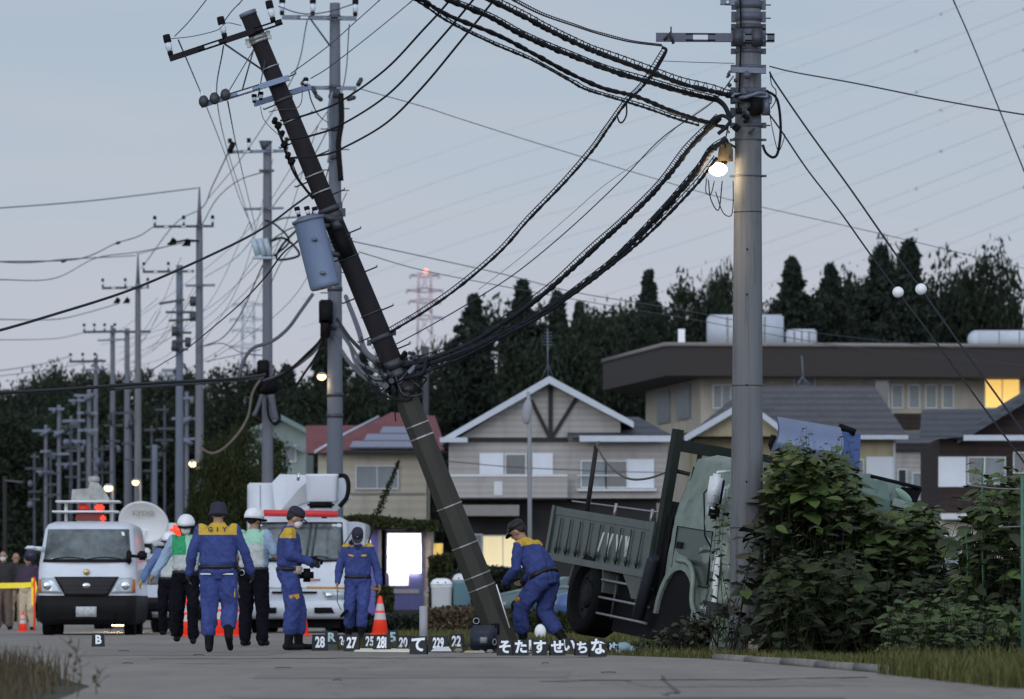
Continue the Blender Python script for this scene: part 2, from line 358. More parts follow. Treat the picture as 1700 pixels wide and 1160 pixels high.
# roof slabs
m = MB()
ap, el, er = P(912, 626, D-.5), P(733, 730, D-.5), P(1052, 702, D-.5)
th = Vector((0, 0, -.12))
m.prism([ap, el, el+th, ap+th], (0, 9.2, 0)); m.prism([ap, er, er+th, ap+th], (0, 9.2, 0))
# side wing roof sloping to the viewer
m.add([P(942, 692, D+3), P(1060, 692, D+3), P(1118, 723, D-.6), P(942, 723, D-.6), P(942, 696, D+3), P(1060, 696, D+3), P(1118, 726.5, D-.6), P(942, 726.5, D-.6)], [(0, 1, 2, 3), (7, 6, 5, 4), (0, 3, 7, 4), (1, 5, 6, 2), (3, 2, 6, 7), (0, 4, 5, 1)], 0)
RF = m.build('roof', roof_blue, A)
m = MB()
for p, q in ((ap, el), (ap, er)):
    p2, q2 = p+Vector((0, -.08, .04)), q+Vector((0, -.08, .04)); m.prism([p2, q2, q2+Vector((0, 0, -.2)), p2+Vector((0, 0, -.24))], (0, .07, 0))
sub(m, 'barge_board', barge, RF)
m = MB(); boxp(m, 962, 723, 1116, 733, D-.75, D-.61); boxp(m, 730, 726, 776, 734, D-.75, D-.5); sub(m, 'gutter', barge, RF)
m = MB(); boxp(m, 778, 726, 942, 733, D-.1, D-.003)
def beam(m, x0, y0, x1, y1, w, D, proud=.08):
    a, b = P(x0, y0, D-proud), P(x1, y1, D-proud); d = (b-a).normalized(); n_ = Vector((-d.z, 0, d.x))*w/FPX*D/2
    m.prism([a+n_, b+n_, b-n_, a-n_], (0, proud-.003, 0))
beam(m, 914, 642, 914, 726, 7, D, .09); beam(m, 882, 664, 912, 725, 6, D, .08); beam(m, 957, 660, 917, 725, 6, D, .075); m.build('timber_frame', dark_trim, A)
for q in [(796, 752, 836, 794), (884, 752, 918, 793), (1041, 762, 1086, 810)]: partbox(A, 'shutter', shutter, D, *q)
window(A, D, 840, 755, 872, 793, glass, 1); window(A, D, 966, 766, 1005, 808, curtain, 1); window(A, D, 1007, 766, 1040, 808, glass, 1)
m = MB(); boxp(m, 745, 787, 942, 791, D-.5, D-.42); boxp(m, 747, 791, 942, 826, D-.46, D-.44, 1); boxp(m, 747, 826, 942, 829, D-.5, D-.003, 2); boxp(m, 820, 799, 834, 822, D-.49, D-.465, 0); m.build('balcony', [frame_w, beige, dark_trim], A)
m = MB(); boxp(m, 958, 811, 1090, 815, D-.2, D-.003); boxp(m, 958, 788, 1036, 790, D-.2, D-.16); m.build('sill', frame_w, A)
m = MB(); boxp(m, 762, 838, 862, 856, D-1.2, D+.59); m.build('porch_roof', porch_m, A)
window(A, D+.6, 802, 890, 868, 940, lit_win, 2, 'glowing yellow curtained window'); window(A, D+.6, 772, 888, 799, 938, curtain, 1)
m = MB(); m.tube([P(910, 632, D+2), P(909, 545, D+2)], .02, 6)
for k in range(5): m.tube([P(903-k*.4, 552+k*5, D+2), P(916+k*.4, 552+k*5, D+2)], .012, 5)
m.tube([P(900, 628, D+2), P(909.5, 604, D+2), P(919, 628, D+2)], .015, 5); m.build('roof_antenna', steel, A)

# --- house B: cream house with faded red roof and solar panels
D = 172.0
B = thing('house', 'cream two storey house with faded red roof and solar panels, left of the leaning pole', 'house', (X(640, D), D, 0))
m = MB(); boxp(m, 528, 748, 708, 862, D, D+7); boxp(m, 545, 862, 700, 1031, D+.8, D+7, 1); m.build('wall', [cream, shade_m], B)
m = MB()
e0, e1, r0, r1 = P(520, 752, D-.6), P(742, 748, D-.6), P(650, 684, D+3.5), P(722, 690, D+3.5)
m.add([e0, e1, r1, r0, P(520, 750, D+7.6), P(742, 748, D+7.6)] , [(0, 1, 2, 3), (0, 3, 4), (1, 5, 2), (3, 2, 5, 4), (0, 4, 5, 1)])
m.prism([P(508, 706, D+4), P(602, 706, D+4), P(602, 752, D+2), P(508, 752, D+2)], (0, 2.5, 0))
BR = m.build('roof', roof_red, B)
pv = mat('solar_panel', (.16, .18, .25), .35, .0, var=.15, scale=9, spec=.8)
def onroof(px, t): a = e0.lerp(e1, (px-520)/222); b = r0.lerp(r1, (px-520)/222); q = P(px, 0, 1); # slope helper
for (x0, x1, ya, yb) in [(586, 700, 735, 745), (610, 700, 723, 733.5), (636, 700, 711, 721.5)]:
    m = MB(); d0 = D-.6+(748-yb)/62*4.1-.15; d1 = D-.6+(748-ya)/62*4.1-.15
    m.prism([P(x0-6, yb, d0), P(x1, yb, d0), P(x1, ya, d1), P(x0, ya, d1)], (0, -.06, .06)); sub(m, 'solar_panel', pv, BR)
m = MB(); m.tube([P(523, 750, D-.7), P(573, 720, D+1.4), P(628, 692, D+3.2)], .05, 6); sub(m, 'ridge_trim', barge, BR)
m = MB(); boxp(m, 570, 747, 744, 752, D-.75, D-.61); sub(m, 'gutter', dark_trim, BR)
window(B, D, 592, 774, 660, 810, curtain, 2)
m = MB(); boxp(m, 575, 818, 705, 821, D-.05, D-.003); m.build('trim_band', porch_m, B)
# --- green pale house far left
D = 240.0
G = thing('house', 'pale green gabled house half hidden behind the concrete pole', 'house', (X(455, D), D, 0))
pg = mat('pale_green_siding', (.2, .25, .24), .85, var=.07, streak=True); pgr = mat('pale_green_roof', (.14, .19, .185), .7, var=.1)
m = MB(); m.prism([P(408, 735, D), P(508, 735, D), P(508, 712, D), P(463, 690, D), P(408, 714, D)], (0, 9, 0)); boxp(m, 408, 735, 508, 1024, D, D+9); m.build('wall', pg, G)
m = MB(); a, b, c = P(402, 722, D-.6), P(463, 686, D-.6), P(512, 712, D-.6); t = Vector((0, 0, -.25)); m.prism([a, b, b+t, a+t], (0, 10, 0)); m.prism([b, c, c+t, b+t], (0, 10, 0))
m.prism([P(456, 722, D-.9), P(505, 748, D-.9), P(505, 752, D-.9), P(456, 726, D-.9)], (0, .85, 0)); m.build('roof', pgr, G)
window(G, D, 470, 740, 490, 765, curtain, 1)
# --- big flat roofed building
D = 230.0
S = thing('apartment_building', 'large cream building under a deep brown flat roof edge, with rooftop tanks', 'building', (X(1400, D), D, 0))
bw = mat('large_building_wall', (.34, .32, .275), .85, var=.08, scale=1, streak=True); fas1 = mat('brown_fascia', (.019, .015, .014), .6, var=.08)
m = MB()
c0, c1, c2 = P(1106, 573, D), P(1001, 601, 246), P(1760, 576, D)
h = Vector((0, 0, -(50/FPX*D)))
back = Vector((0, 22, 0))
m.add([c0, c2, c2+h, c0+h], [(0, 1, 2, 3)], 1); m.add([c1, c0, c0+h, c1+h*1.0], [(0, 1, 2, 3)], 1)
m.add([c0, c2, c2+back, c1+Vector((3, 12, 0)), c1], [(0, 1, 2, 3, 4)], 0); m.add([c0+h, c2+h, c2+h+back, c1+h+Vector((3, 12, 0)), c1+h], [(4, 3, 2, 1, 0)], 0)
m.add([c1, c1+Vector((3, 12, 0)), c1+Vector((3, 12, 0))+h, c1+h], [(0, 1, 2, 3)], 1)
SR = m.build('roof', [roof_grey, fas1], S)
m = MB(); m.tube([c0+Vector((0, -.05, .05)), c2+Vector((0, -.05, .05))], .12, 4); m.tube([c0+Vector((0, -.05, .05)), c1+Vector((0, -.05, .05))], .12, 4); sub(m, 'roof_edge_trim', porch_m, SR)
w0, w1, w2 = P(1163, 600, D+2.5), P(1072, 620, 247), P(1760, 600, D+2.5)
m = MB(); gz0 = Vector((0, 0, -1))
def drop(v, z=0): return Vector((v.x, v.y, z))
m.add([w0, w2, drop(w2), drop(w0)], [(0, 1, 2, 3)]); m.add([w1, w0, drop(w0), drop(w1)], [(0, 1, 2, 3)]); m.add([w1, drop(w1), drop(w1)+Vector((3, 14, 0)), w1+Vector((3, 14, 0))], [(0, 1, 2, 3)])
m.build('wall', bw, S)
E2 = D+2.5
window(S, E2, 1636, 630, 1692, 676, lit_win2, 2, 'glowing orange window'); window(S, E2, 1455, 632, 1475, 680, glass, 1); window(S, E2, 1320, 625, 1352, 640, curtain, 2); window(S, E2, 1185, 640, 1212, 676, curtain, 2)
for k in range(4): window(S, E2, 1482+k*28, 640, 1498+k*28, 676, curtain, 1)
# left flank windows and balcony
m = MB()
for k, t in enumerate((.25, .62)):
    a = w1.lerp(w0, t); b = w1.lerp(w0, t+.22); n_ = Vector((-(b-a).y, (b-a).x, 0)).normalized()*-.1
    if n_.y > 0: n_ = -n_
    za, zb = Z(646, 240), Z(700, 240)
    q = [Vector((a.x, a.y, za)), Vector((b.x, b.y, za)), Vector((b.x, b.y, zb)), Vector((a.x, a.y, zb))]; m.prism([v+n_ for v in q], -n_*.9)
m.build('window', curtain, S)
m = MB(); q = [Vector((w1.x, w1.y, Z(712, 245))), Vector((w0.x, w0.y, Z(704, 235))), Vector((w0.x, w0.y, Z(722, 235))), Vector((w1.x, w1.y, Z(730, 245)))]; m.prism(q, (-.7, -.9, 0)); m.build('balcony', bw, S)
partbox(S, 'panel', brown_wall, E2, 1484, 686, 1530, 712, .3)
m = MB(); m.tube([P(1334, 640, D-1.2), P(1331, 590, D-1.2)], .03, 5); m.tube([P(1322, 642, D-1.2), P(1332, 625, D-1.2), P(1346, 642, D-1.2)], .04, 5); m.build('antenna', steel, S)
def tank(x0, y0, x1, y1, rd=False):
    m = MB(); D0 = D+6; wx0, wx1, z0, z1 = X(x0, D0), X(x1, D0), Z(y1+4, D0), Z(y0, D0)
    if rd:
        m.tube([((wx0+wx1)/2-(wx1-wx0)/2, D0+1, (z0+z1)/2), ((wx0+wx1)/2+(wx1-wx0)/2, D0+1, (z0+z1)/2)], (z1-z0)/2*1.0, 16)
        m.ball((wx0, D0+1, (z0+z1)/2), (z1-z0)/2)
    else: m.obox(((wx0+wx1)/2, D0+1.2, (z0+z1)/2), (wx1-wx0, 2.4, z1-z0), None, 0, .08)
    for k in range(1, 4): m.box((wx0+(wx1-wx0)*k/4-.03, D0-.04, z0), (wx0+(wx1-wx0)*k/4+.03, D0-.003, z1-.1), 1)
    return m
tank_m = mat('pale_tank_panels', (.42, .46, .52), .6, var=.07, scale=2)
tank(1176, 522, 1301, 574).build('rooftop_tank', [tank_m, porch_m], S); tank(1306, 546, 1356, 574).build('rooftop_tank', [tank_m, porch_m], S); tank(1625, 546, 1760, 574, True).build('rooftop_tank', [tank_m, porch_m], S)
m = MB(); boxp(m, 1126, 546, 1137, 578, D+5, D+5.4); m.build('vent_pipe', white_m, S)
# --- house C: yellow walled, grey hipped roof behind the right pole
D = 182.0
Cc = thing('house', 'pale yellow house with large grey hipped roof, directly behind the upright pole', 'house', (X(1330, D), D, 0))
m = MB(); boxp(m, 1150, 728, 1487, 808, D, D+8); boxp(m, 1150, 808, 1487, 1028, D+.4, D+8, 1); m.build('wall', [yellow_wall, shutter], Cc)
m = MB(); m.add([P(1140, 724, D-.6), P(1506, 722, D-.6), P(1452, 641, D+4), P(1240, 641, D+4), P(1140, 724, D+8.6), P(1506, 722, D+8.6)], [(0, 1, 2, 3), (0, 3, 4), (1, 5, 2), (3, 2, 5, 4), (0, 4, 5, 1)]); CR = m.build('roof', roof_grey, Cc)
m = MB(); m.prism([P(1152, 724, D-1.2), P(1302, 724, D-1.2), P(1238, 672, D-1.2)], (0, 5, 0)); m.build('gable', yellow_wall, Cc)
m = MB(); ap, el, er = P(1238, 664, D-1.6), P(1136, 724, D-1.6), P(1318, 724, D-1.6); t = Vector((0, 0, -.2)); m.prism([ap, el, el+t, ap+t], (0, 5, 0)); m.prism([ap, er, er+t, ap+t], (0, 5, 0)); m.build('dormer_roof', roof_blue, Cc)
m = MB()
for p, q in ((ap, el), (ap, er)): m.prism([p+Vector((0, -.1, .02)), q+Vector((0, -.1, .02)), q+Vector((0, -.1, -.22)), p+Vector((0, -.1, -.22))], (0, .09, 0))
sub(m, 'barge_board', barge, CR)
m = MB(); boxp(m, 1318, 722, 1508, 729, D-.75, D-.61); m.box((X(1483, D), D-.1, Z(880, D)), (X(1486, D), D-.03, Z(729, D))); sub(m, 'gutter', barge, CR)
partbox(Cc, 'shutter', shutter, D, 1438, 758, 1484, 812); window(Cc, D, 1400, 764, 1433, 800, glass, 1)
# --- grey intermediate house piece between C and D
D = 200.0
K = thing('house', 'narrow grey house seen in the gap left of the dark brown house', 'house', (X(1520, D), D, 0))
m = MB(); boxp(m, 1486, 735, 1575, 1026, D, D+6); m.build('wall', beige, K); window(K, D, 1492, 780, 1504, 815, glass, 1); window(K, D, 1516, 786, 1540, 812, curtain, 1); window(K, D, 1516, 830, 1545, 860, glass, 1)
m = MB(); m.prism([P(1480, 735, D-.6), P(1585, 735, D-.6), P(1560, 716, D+3), P(1500, 716, D+3)], (0, .3, -.3)); m.build('roof', roof_grey, K)
# --- house D: dark brown with gable at right edge
D = 170.0
Dh = thing('house', 'dark brown timber house with grey roof and white gutter at the right edge', 'house', (X(1640, D), D, 0))
m = MB(); boxp(m, 1560, 728, 1800, 860, D, D+8); boxp(m, 1560, 860, 1800, 1031, D+.3, D+8, 1); m.build('wall', [brown_wall, cream], Dh)
m = MB(); m.prism([P(1600, 724, D+.5), P(1800, 724, D+.5), P(1800, 600, D+.5)], (0, 6, 0)); m.build('gable', brown_wall, Dh)
m = MB(); a, b = P(1590, 722, D-.4), P(1810, 590, D-.4); t = Vector((0, 0, -.28)); m.prism([a, b, b+t, a+t], (0, 8, 0))
m.add([P(1527, 722, D-.7), P(1604, 722, D-.7), P(1660, 678, D+4), P(1530, 680, D+4), P(1527, 726, D-.7), P(1604, 726, D-.7)], [(0, 1, 2, 3), (0, 4, 5, 1)]); DR = m.build('roof', roof_blue, Dh)
m = MB(); boxp(m, 1600, 722, 1800, 731, D-.8, D-.45); sub(m, 'gutter', barge, DR)
partbox(Dh, 'shutter', shutter, D, 1558, 758, 1604, 808); window(Dh, D, 1608, 760, 1632, 802, glass, 1); window(Dh, D, 1636, 760, 1668, 802, curtain, 1); window(Dh, D, 1684, 752, 1740, 784, glass, 1)
m = MB(); boxp(m, 1562, 852, 1800, 862, D-.5, D-.003); m.build('balcony', frame_w, Dh)
window(Dh, D+.3, 1566, 890, 1596, 948, curtain, 1); window(Dh, D+.3, 1604, 890, 1612, 940, glass, 1)
# --- dim far houses behind van / left
for (x0, x1, yt, DD, lb) in [(268, 330, 640, 420, 'pale multi storey block far behind the line of poles'),]:
    Q = thing('apartment_building', lb, 'building', (X(x0, DD), DD, 0)); m = MB(); boxp(m, x0, 612, 293, 1014, DD, DD+12); boxp(m, 293, 640, 318, 1014, DD+1, DD+12); m.build('wall', mat('far_block', (.16, .18, .23), .9, var=.08), Q)
    window(Q, DD, x0+4, 620, x0+20, 628, curtain, 2)

# --- vending machines, bins, shop shelter
D = 138.0
vblue = mat('blue_machine_panel', (.05, .055, .16), .4, var=.12); vlit = mat('lit_machine_front', (1, .97, .9), .4, emit=1.25, emit_col=(1, .94, .82)); vsh = mat('machine_bottles', (.7, .55, .45), .5, emit=.9, emit_col=(1, .8, .65), var=.3, scale=14)
V = thing('vending_machine', 'glowing white vending machine with dark blue lower front, left of the leaning pole', 'vending machine', (X(672, D), D, 0))
m = MB(); boxp(m, 640, 880, 702, 1034, D, D+.8); m.build('body', vblue, V)
m = MB(); boxp(m, 643, 885, 699, 951, D-.04, D-.003); m.build('lit_display', vlit, V)
m = MB(); boxp(m, 646, 951.5, 678, 972, D-.04, D-.003); m.build('poster', vsh, V)
m = MB(); boxp(m, 652, 978, 696, 985, D-.05, D-.003); boxp(m, 650, 1012, 700, 1020, D-.05, D-.003, 1); m.build('coin_panel', [porch_m, dark_trim], V)
m = MB()
for r_ in range(2):
    for k in range(8): m.cyl(P(646+k*6.6, 897+r_*24+9, D-.07), P(646+k*6.6, 897+r_*24, D-.07), .032, .02, 8)
m.build('bottle_row', mat('display_bottles', (.8, .78, .7), .5, emit=.6, emit_col=(1, .9, .7)), V)
m = MB(); boxp(m, 700, 880, 716, 1034, D+.1, D+.7); m.build('side_panel', mat('machine_side', (.28, .24, .24), .6, var=.4, scale=3), V)
V2 = thing('vending_machine', 'violet blue vending machine with narrow lit window, behind the officer walking forward', 'vending machine', (X(600, D), D, 0))
m = MB(); boxp(m, 570, 878, 628, 1034, D, D+.8); m.build('body', mat('violet_machine', (.1, .09, .32), .4, var=.12), V2)
m = MB(); boxp(m, 574, 886, 615, 910, D-.04, D-.003); m.build('lit_display', vlit, V2)
m = MB(); boxp(m, 580, 978, 612, 985, D-.05, D-.003); m.build('coin_panel', porch_m, V2)
L_ = bpy.data.lights.new('machine_glow', 'AREA'); L_.energy = 35; L_.color = (1, .9, .75); L_.size = .8
def child_light(name, l, root, w): o = bpy.data.objects.new(name, l); COL.objects.link(o); o.parent = root; o.location = Vector(w)-root.location; return o
lo = child_light('machine_glow', L_, V, P(672, 930, D-.12)); lo.rotation_euler = (math.radians(90), 0, 0)
# shelter roof over machines, covered in creeper
SH = thing('shelter', 'dark storefront shelter over the vending machines', 'shelter', (X(640, D), D, 0))
m = MB(); boxp(m, 562, 872, 724, 879, D-.6, D+1.2); m.build('roof', dark_trim, SH); m = MB(); boxp(m, 565, 879, 722, 1034, D+.9, D+1.0); m.build('back_wall', shade_m, SH)
for xx in (631, 718): m = MB(); boxp(m, xx-3, 879, xx+2, 1034, D-.5, D-.42); m.build('post', porch_m, SH)
yl = thing('lantern', 'small dim yellow lit lantern box on the dark post beside the vending machine', 'lantern', (X(728, D), D, 0))
m = MB(); m.cyl(P(727, 902, D-.3), P(727, 928, D-.3), .14, .13, 12); m.build('lamp_shade', mat('amber_lamp', (.5, .33, .08), .5, emit=.45, emit_col=(1, .65, .15)), yl); m = MB(); m.cyl(P(727, 929, D-.3), (X(727, D), D-.3, 0), .04); m.build('pole', dark_trim, yl)
def bin_(px, y0, w, D, body, lidm, label, tall=False):
    r = thing('garbage_bin', label, 'bin', (X(px, D), D, 0)); s = D/FPX; hw = w/2*s; zt = Z(y0, D)
    m = MB(); rings = []
    for z_, k in ((0, .86), (.02, .9), (zt*.8, 1.0), (zt*.82, 1.06), (zt*.86, 1.06)):
        rings.append([Vector((math.copysign(abs(math.cos(a))**.4, math.cos(a))*hw*k, math.copysign(abs(math.sin(a))**.4, math.sin(a))*hw*k, z_)) for a in [2*math.pi*q/20 for q in range(20)]])
    m.loft(rings); loc(m, 'body', body, r)
    m = MB(); rings = [[Vector((math.copysign(abs(math.cos(a))**.5, math.cos(a))*hw*k, math.copysign(abs(math.sin(a))**.5, math.sin(a))*hw*k, z_)) for a in [2*math.pi*q/20 for q in range(20)]] for z_, k in ((zt*.865, 1.1), (zt*.9, 1.08), (zt*.97, .85), (zt, .5))]
    m.loft(rings); loc(m, 'lid', lidm, r)
    m = MB(); m.ball((-hw*.35, -hw*.95, zt*.9), (hw*.14, .03, hw*.14)); m.ball((hw*.4, -hw*.95, zt*.9), (hw*.14, .03, hw*.14)); loc(m, 'opening', black, r)
wb = mat('white_plastic', (.55, .57, .6), .4, var=.06); tb = mat('teal_plastic', (.12, .22, .26), .4, var=.08)
bin_(733, 960, 34, 125, wb, white_m, 'white plastic garbage bin with two holes, left of the teal bin'); bin_(767, 952, 30, 127, tb, wb, 'teal garbage bin with pale lid, beside the leaning pole')
# white low bin between
bx = thing('bucket', 'small upturned white bucket on the ground in front of the teal bin', 'bucket', (X(759, 118), 118, 0)); m = MB(); m.cyl((0, 0, 0), (0, 0, .33), .17, .13, 20); loc(m, 'body', white_m, bx); m = MB(); m.tube([(.15*math.cos(a), -.02, .05+.2*math.sin(a)) for a in [math.pi*k/8 for k in range(9)]], .006); loc(m, 'handle', steel, bx)
# grey marker post near the markers
D = 60.5
gp = thing('guide_post', 'plain pale grey square post standing behind the number markers', 'post', (X(703, D), D, 0)); m = MB(); m.obox((0, 0, .27), (.095, .06, .52), None, 0, .008); loc(m, "post", mat('post_grey', (.33, .33, .36), .7, var=.06), gp); m = MB(); m.obox((0, 0, .02), (.14, .1, .06), None, 0, .008); loc(m, 'base', kerb_m, gp)
# ================================================================ POLES
def insulator(mb, base, top, r, dark=0, light=1):
    base = Vector(base); top = Vector(top); d = top-base
    mb.tube([base, base+d*.2], [r*.8, r*.9], 10, dark); mb.tube([base+d*.2, base+d*.3, base+d*.45, base+d*.62], [r*.6, r*.95, r*1.1, r*.9], 10, light)
    mb.tube([base+d*.62, base+d*.66, base+d*.97, top], [r*1.1, r*1.2, r*1.15, r*.8], 10, dark)
def shaft_mesh(base, top, r0, r1, n=20, k=10):
    m = MB(); base = Vector(base); top = Vector(top)
    m.tube([base.lerp(top, i/k) for i in range(k+1)], [r0+(r1-r0)*i/k for i in range(k+1)], n); return m
def crossarm(root, D, x0, y0, x1, y1, w=7, ins=(), mat_=None, ins_px=(8, 26), holes=True, up=None, name='crossarm'):
    "steel arm between two photo pixels at distance D with insulators at fractions ins along it"
    a, b = P(x0, y0, D), P(x1, y1, D); d = (b-a).normalized(); n_ = Vector((-d.z, 0, d.x)); 
    if n_.z < 0: n_ = -n_
    s = D/FPX; h = w*s/2
    m = MB(); t = .035
    # open channel: two flanges and a web with slots
    m.prism([a+n_*h, b+n_*h, b+n_*(h-.012), a+n_*(h-.012)], (0, .075, 0)); m.prism([a-n_*h, b-n_*h, b-n_*(h-.012), a-n_*(h-.012)], (0, .075, 0))
    L0 = (b-a).length; k = max(3, int(L0/.3))
    for i in range(k):
        u0, u1 = i/k+.035/L0*1, (i+1)/k-.035/L0
        if (i % 2 == 0) or not holes: m.prism([a.lerp(b, i/k)+n_*(h-.012), a.lerp(b, (i+1)/k)+n_*(h-.012), a.lerp(b, (i+1)/k)-n_*(h-.012), a.lerp(b, i/k)-n_*(h-.012)], (0, .012, 0))
        else:
            for q0, q1 in ((i/k, i/k+.25/k), ((i+1)/k-.25/k, (i+1)/k)): m.prism([a.lerp(b, q0)+n_*(h-.012), a.lerp(b, q1)+n_*(h-.012), a.lerp(b, q1)-n_*(h-.012), a.lerp(b, q0)-n_*(h-.012)], (0, .012, 0))
            m.prism([a.lerp(b, i/k)+n_*h*.55, a.lerp(b, (i+1)/k)+n_*h*.55, a.lerp(b, (i+1)/k)+n_*h*.9, a.lerp(b, i/k)+n_*h*.9], (0, .012, 0)); m.prism([a.lerp(b, i/k)-n_*h*.55, a.lerp(b, (i+1)/k)-n_*h*.55, a.lerp(b, (i+1)/k)-n_*h*.9, a.lerp(b, i/k)-n_*h*.9], (0, .012, 0))
    o = m.build(name, mat_ or steel, root)
    upv = Vector(up) if up else n_
    for u in ins:
        c = a.lerp(b, u)+Vector((0, .03, 0))+n_*h; mi = MB(); insulator(mi, c, c+upv*ins_px[1]*s, ins_px[0]*s/2); sub(mi, 'insulator', [black, porcelain], o)
    return o
def band(root, c, d, r, hgt=.06, m_=None, lug=True):
    m = MB(); c = Vector(c); d = Vector(d).normalized(); m.tube([c-d*hgt/2, c+d*hgt/2], r, 18)
    if lug:
        s_ = d.cross(Vector((0, 1, 0))).normalized()
        for q in (-1, 1): m.obox(c+s_*q*(r+.018), (.05, .06, hgt*1.2), None)
    return m.build('band', m_ or band_m, root)
def step_bolts(root, base, top, r0, r1, D, f0, f1, n, m_=None):
    base = Vector(base); top = Vector(top); d = (top-base).normalized(); s_ = Vector((-d.z, 0, d.x)); 
    for i in range(n):
        f = f0+(f1-f0)*i/(n-1); c = base.lerp(top, f); r = r0+(r1-r0)*f; q = s_ if i % 2 else -s_
        m = MB(); m.tube([c+q*r*.8, c+q*(r+.15), c+q*(r+.15)+d*.02], .009, 6); m.build('step_bolt', m_ or dsteel, root)

# ---- the upright pole on the right
D = 58.6
RP = thing('utility_pole', 'thick upright grey concrete pole in the right foreground with a lit lamp near its top', 'utility pole', (X(1239, D), D, 0))
b0, t0 = Vector((X(1239, D), D, -.3)), P(1243, -60, D); rb, rt = 29/FPX*D, 20/FPX*D
shaft_mesh(b0, t0, rb, rt, 32, 12).build('shaft', concrete, RP)
# seams, grounding lines, bands
def rp_x(py): return 1239+(1083-py)/1143*4
def rp_r(py): return (29-(1083-py)/1143*9)/FPX*D
for py in (352, 640, 876): m = MB(); c = P(rp_x(py), py, D); m.tube([c-Vector((0, 0, .006)), c+Vector((0, 0, .006))], rp_r(py)+.0025, 32); m.build('seam', dsteel, RP)
for py, hh in ((8, .09), (28, .1), (45, .06), (62, .17), (85, .05), (112, .05), (152, .08), (168, .05), (184, .06), (208, .05), (232, .02), (292, .02)): band(RP, P(rp_x(py), py, D), (0, 0, 1), rp_r(py)+.012, hh, mat('arm_slate', (.07, .08, .11), .5) if py % 3 else dsteel)
crossarm(RP, D-.24, 1089, 61, 1286, 62, 14, (), mat('arm_slate', (.07, .08, .11), .5, .2, var=.2), name='crossarm')
m = MB(); m.obox(P(1225, 62, D-.21), (.12, .1, .2), None, 0, .01); m.obox(P(1257, 62, D-.21), (.12, .1, .2), None, 0, .01); m.tube([P(1114, 54, D-.24), P(1114, 44, D-.24)], .01, 6); m.tube([P(1103, 66, D-.24), P(1112, 54, D-.3), P(1118, 72, D-.24)], .018, 6); m.build('arm_clamp', dsteel, RP)
crossarm(RP, D-.24, 1196, 2, 1220, 3, 10, (), steel)
crossarm(RP, D-.26, 1214, 115, 1272, 117, 9, (), steel, holes=False)
crossarm(RP, D-.26, 1212, 157, 1275, 158, 7, (), steel, holes=False)
m = MB(); m.obox(P(1255, 176, D-.24), (.13, .14, .2), Matrix.Rotation(.06, 3, 'Y'), 0, .015); m.build('junction_box', black, RP)
m = MB(); m.obox(P(1271, 175, D-.15), (.1, .12, .22), None, 0, .01); m.build('junction_box', steel, RP)
m = MB(); m.tube(smooth_path([P(1228, -20, D-.16), P(1230, 40, D-.19), P(1229, 110, D-.2), P(1226, 180, D-.2)]), .012, 6); m.build('ground_wire', black, RP)
m = MB(); m.tube(smooth_path([P(1213, 160, D-.2), P(1235, 161, D-.32), P(1250, 157, D-.33), P(1262, 154, D-.3), P(1278, 160, D-.2), P(1278, 172, D-.2)]), .02, 8); m.build('cable_loop', steel, RP)
for pts, r in (([(1272, 150), (1290, 165), (1296, 210), (1292, 250), (1284, 261), (1272, 254), (1266, 240)], .016), ([(1278, 118), (1281, 140), (1288, 150), (1287, 168), (1280, 180)], .006), ([(1278, 190), (1284, 222), (1292, 250), (1300, 235), (1303, 222)], .005), ([(1210, 205), (1204, 240), (1212, 262)], .008), ([(1173, 295), (1172, 318), (1180, 322), (1186, 300)], .006), ([(1176, 298), (1180, 330), (1193, 348), (1199, 300)], .007), ([(1188, 318), (1200, 352), (1213, 358), (1217, 340), (1217, 300)], .006)):
    m = MB(); m.tube(smooth_path([P(x, y, D-.22) for x, y in pts]), r, 7); m.build('cable_loop', black, RP)
for py in (8, 30, 68, 160, 185, 208): m = MB(); c = P(rp_x(py)+24, py, D); m.tube([c, c+Vector((.09, 0, 0))], .008, 5); m.build('bolt', dsteel, RP)
for py in (415, 490, 640, 800): m = MB(); c = P(rp_x(py)-2, py, D); m.ball(Vector((c.x, D-rp_r(py), c.z)), .012, 0, 8, 6); m.build('bolt_hole', black, RP)
# lamp on the upright pole
LP = thing('street_lamp', 'lit bulb under a rusty brown shade, hung on the left of the thick upright pole', 'street lamp', P(1206, 250, D-.15))
rust = mat('rusty_lamp_shade', (.16, .11, .06), .7, var=.35, scale=12)
m = MB(); m.tube([P(1206, 236, D-.15), P(1206, 240, D-.15), P(1205, 248, D-.15), P(1204, 268, D-.15)], [.02, .06, .085, .09], 18, 0, False); m.build('lamp_shade', rust, LP)
m = MB(); m.ball(P(1192, 281, D-.3), (.105, .085, .075), 0, 20, 12); m.build('bulb', mat('lit_bulb', (1, .8, .5), emit=14, emit_col=(1, .76, .42)), LP)
spt = bpy.data.lights.new('downlight', 'SPOT'); spt.energy = 70; spt.color = (1, .72, .42); spt.spot_size = math.radians(105); spt.spot_blend = 1.0; spt.shadow_soft_size = .12; so_ = child_light('downlight', spt, LP, P(1170, 292, D-.35)); so_.rotation_euler = (math.radians(-12), math.radians(-16), 0)
fr = random.Random(8)
for i in range(22):
    m = MB(); m.obox(P(fr.uniform(1207, 1250), fr.uniform(112, 236), D-.22-fr.uniform(0, .08)), (fr.uniform(.03, .1), .05, fr.uniform(.02, .08)), Matrix.Rotation(fr.uniform(-1, 1), 3, 'Y'), 0, .006); m.build('fitting', fr.choice([black, dsteel, mat('arm_slate', (.07, .08, .11), .5)]), RP)
m = MB(); m.tube(smooth_path([P(1224, 247, D), P(1214, 240, D-.1), P(1206, 236, D-.15)]), .015, 6); m.tube([P(1204, 268, D-.15), P(1194, 277, D-.25)], [.03, .04], 8); m.build('arm', dsteel, LP)
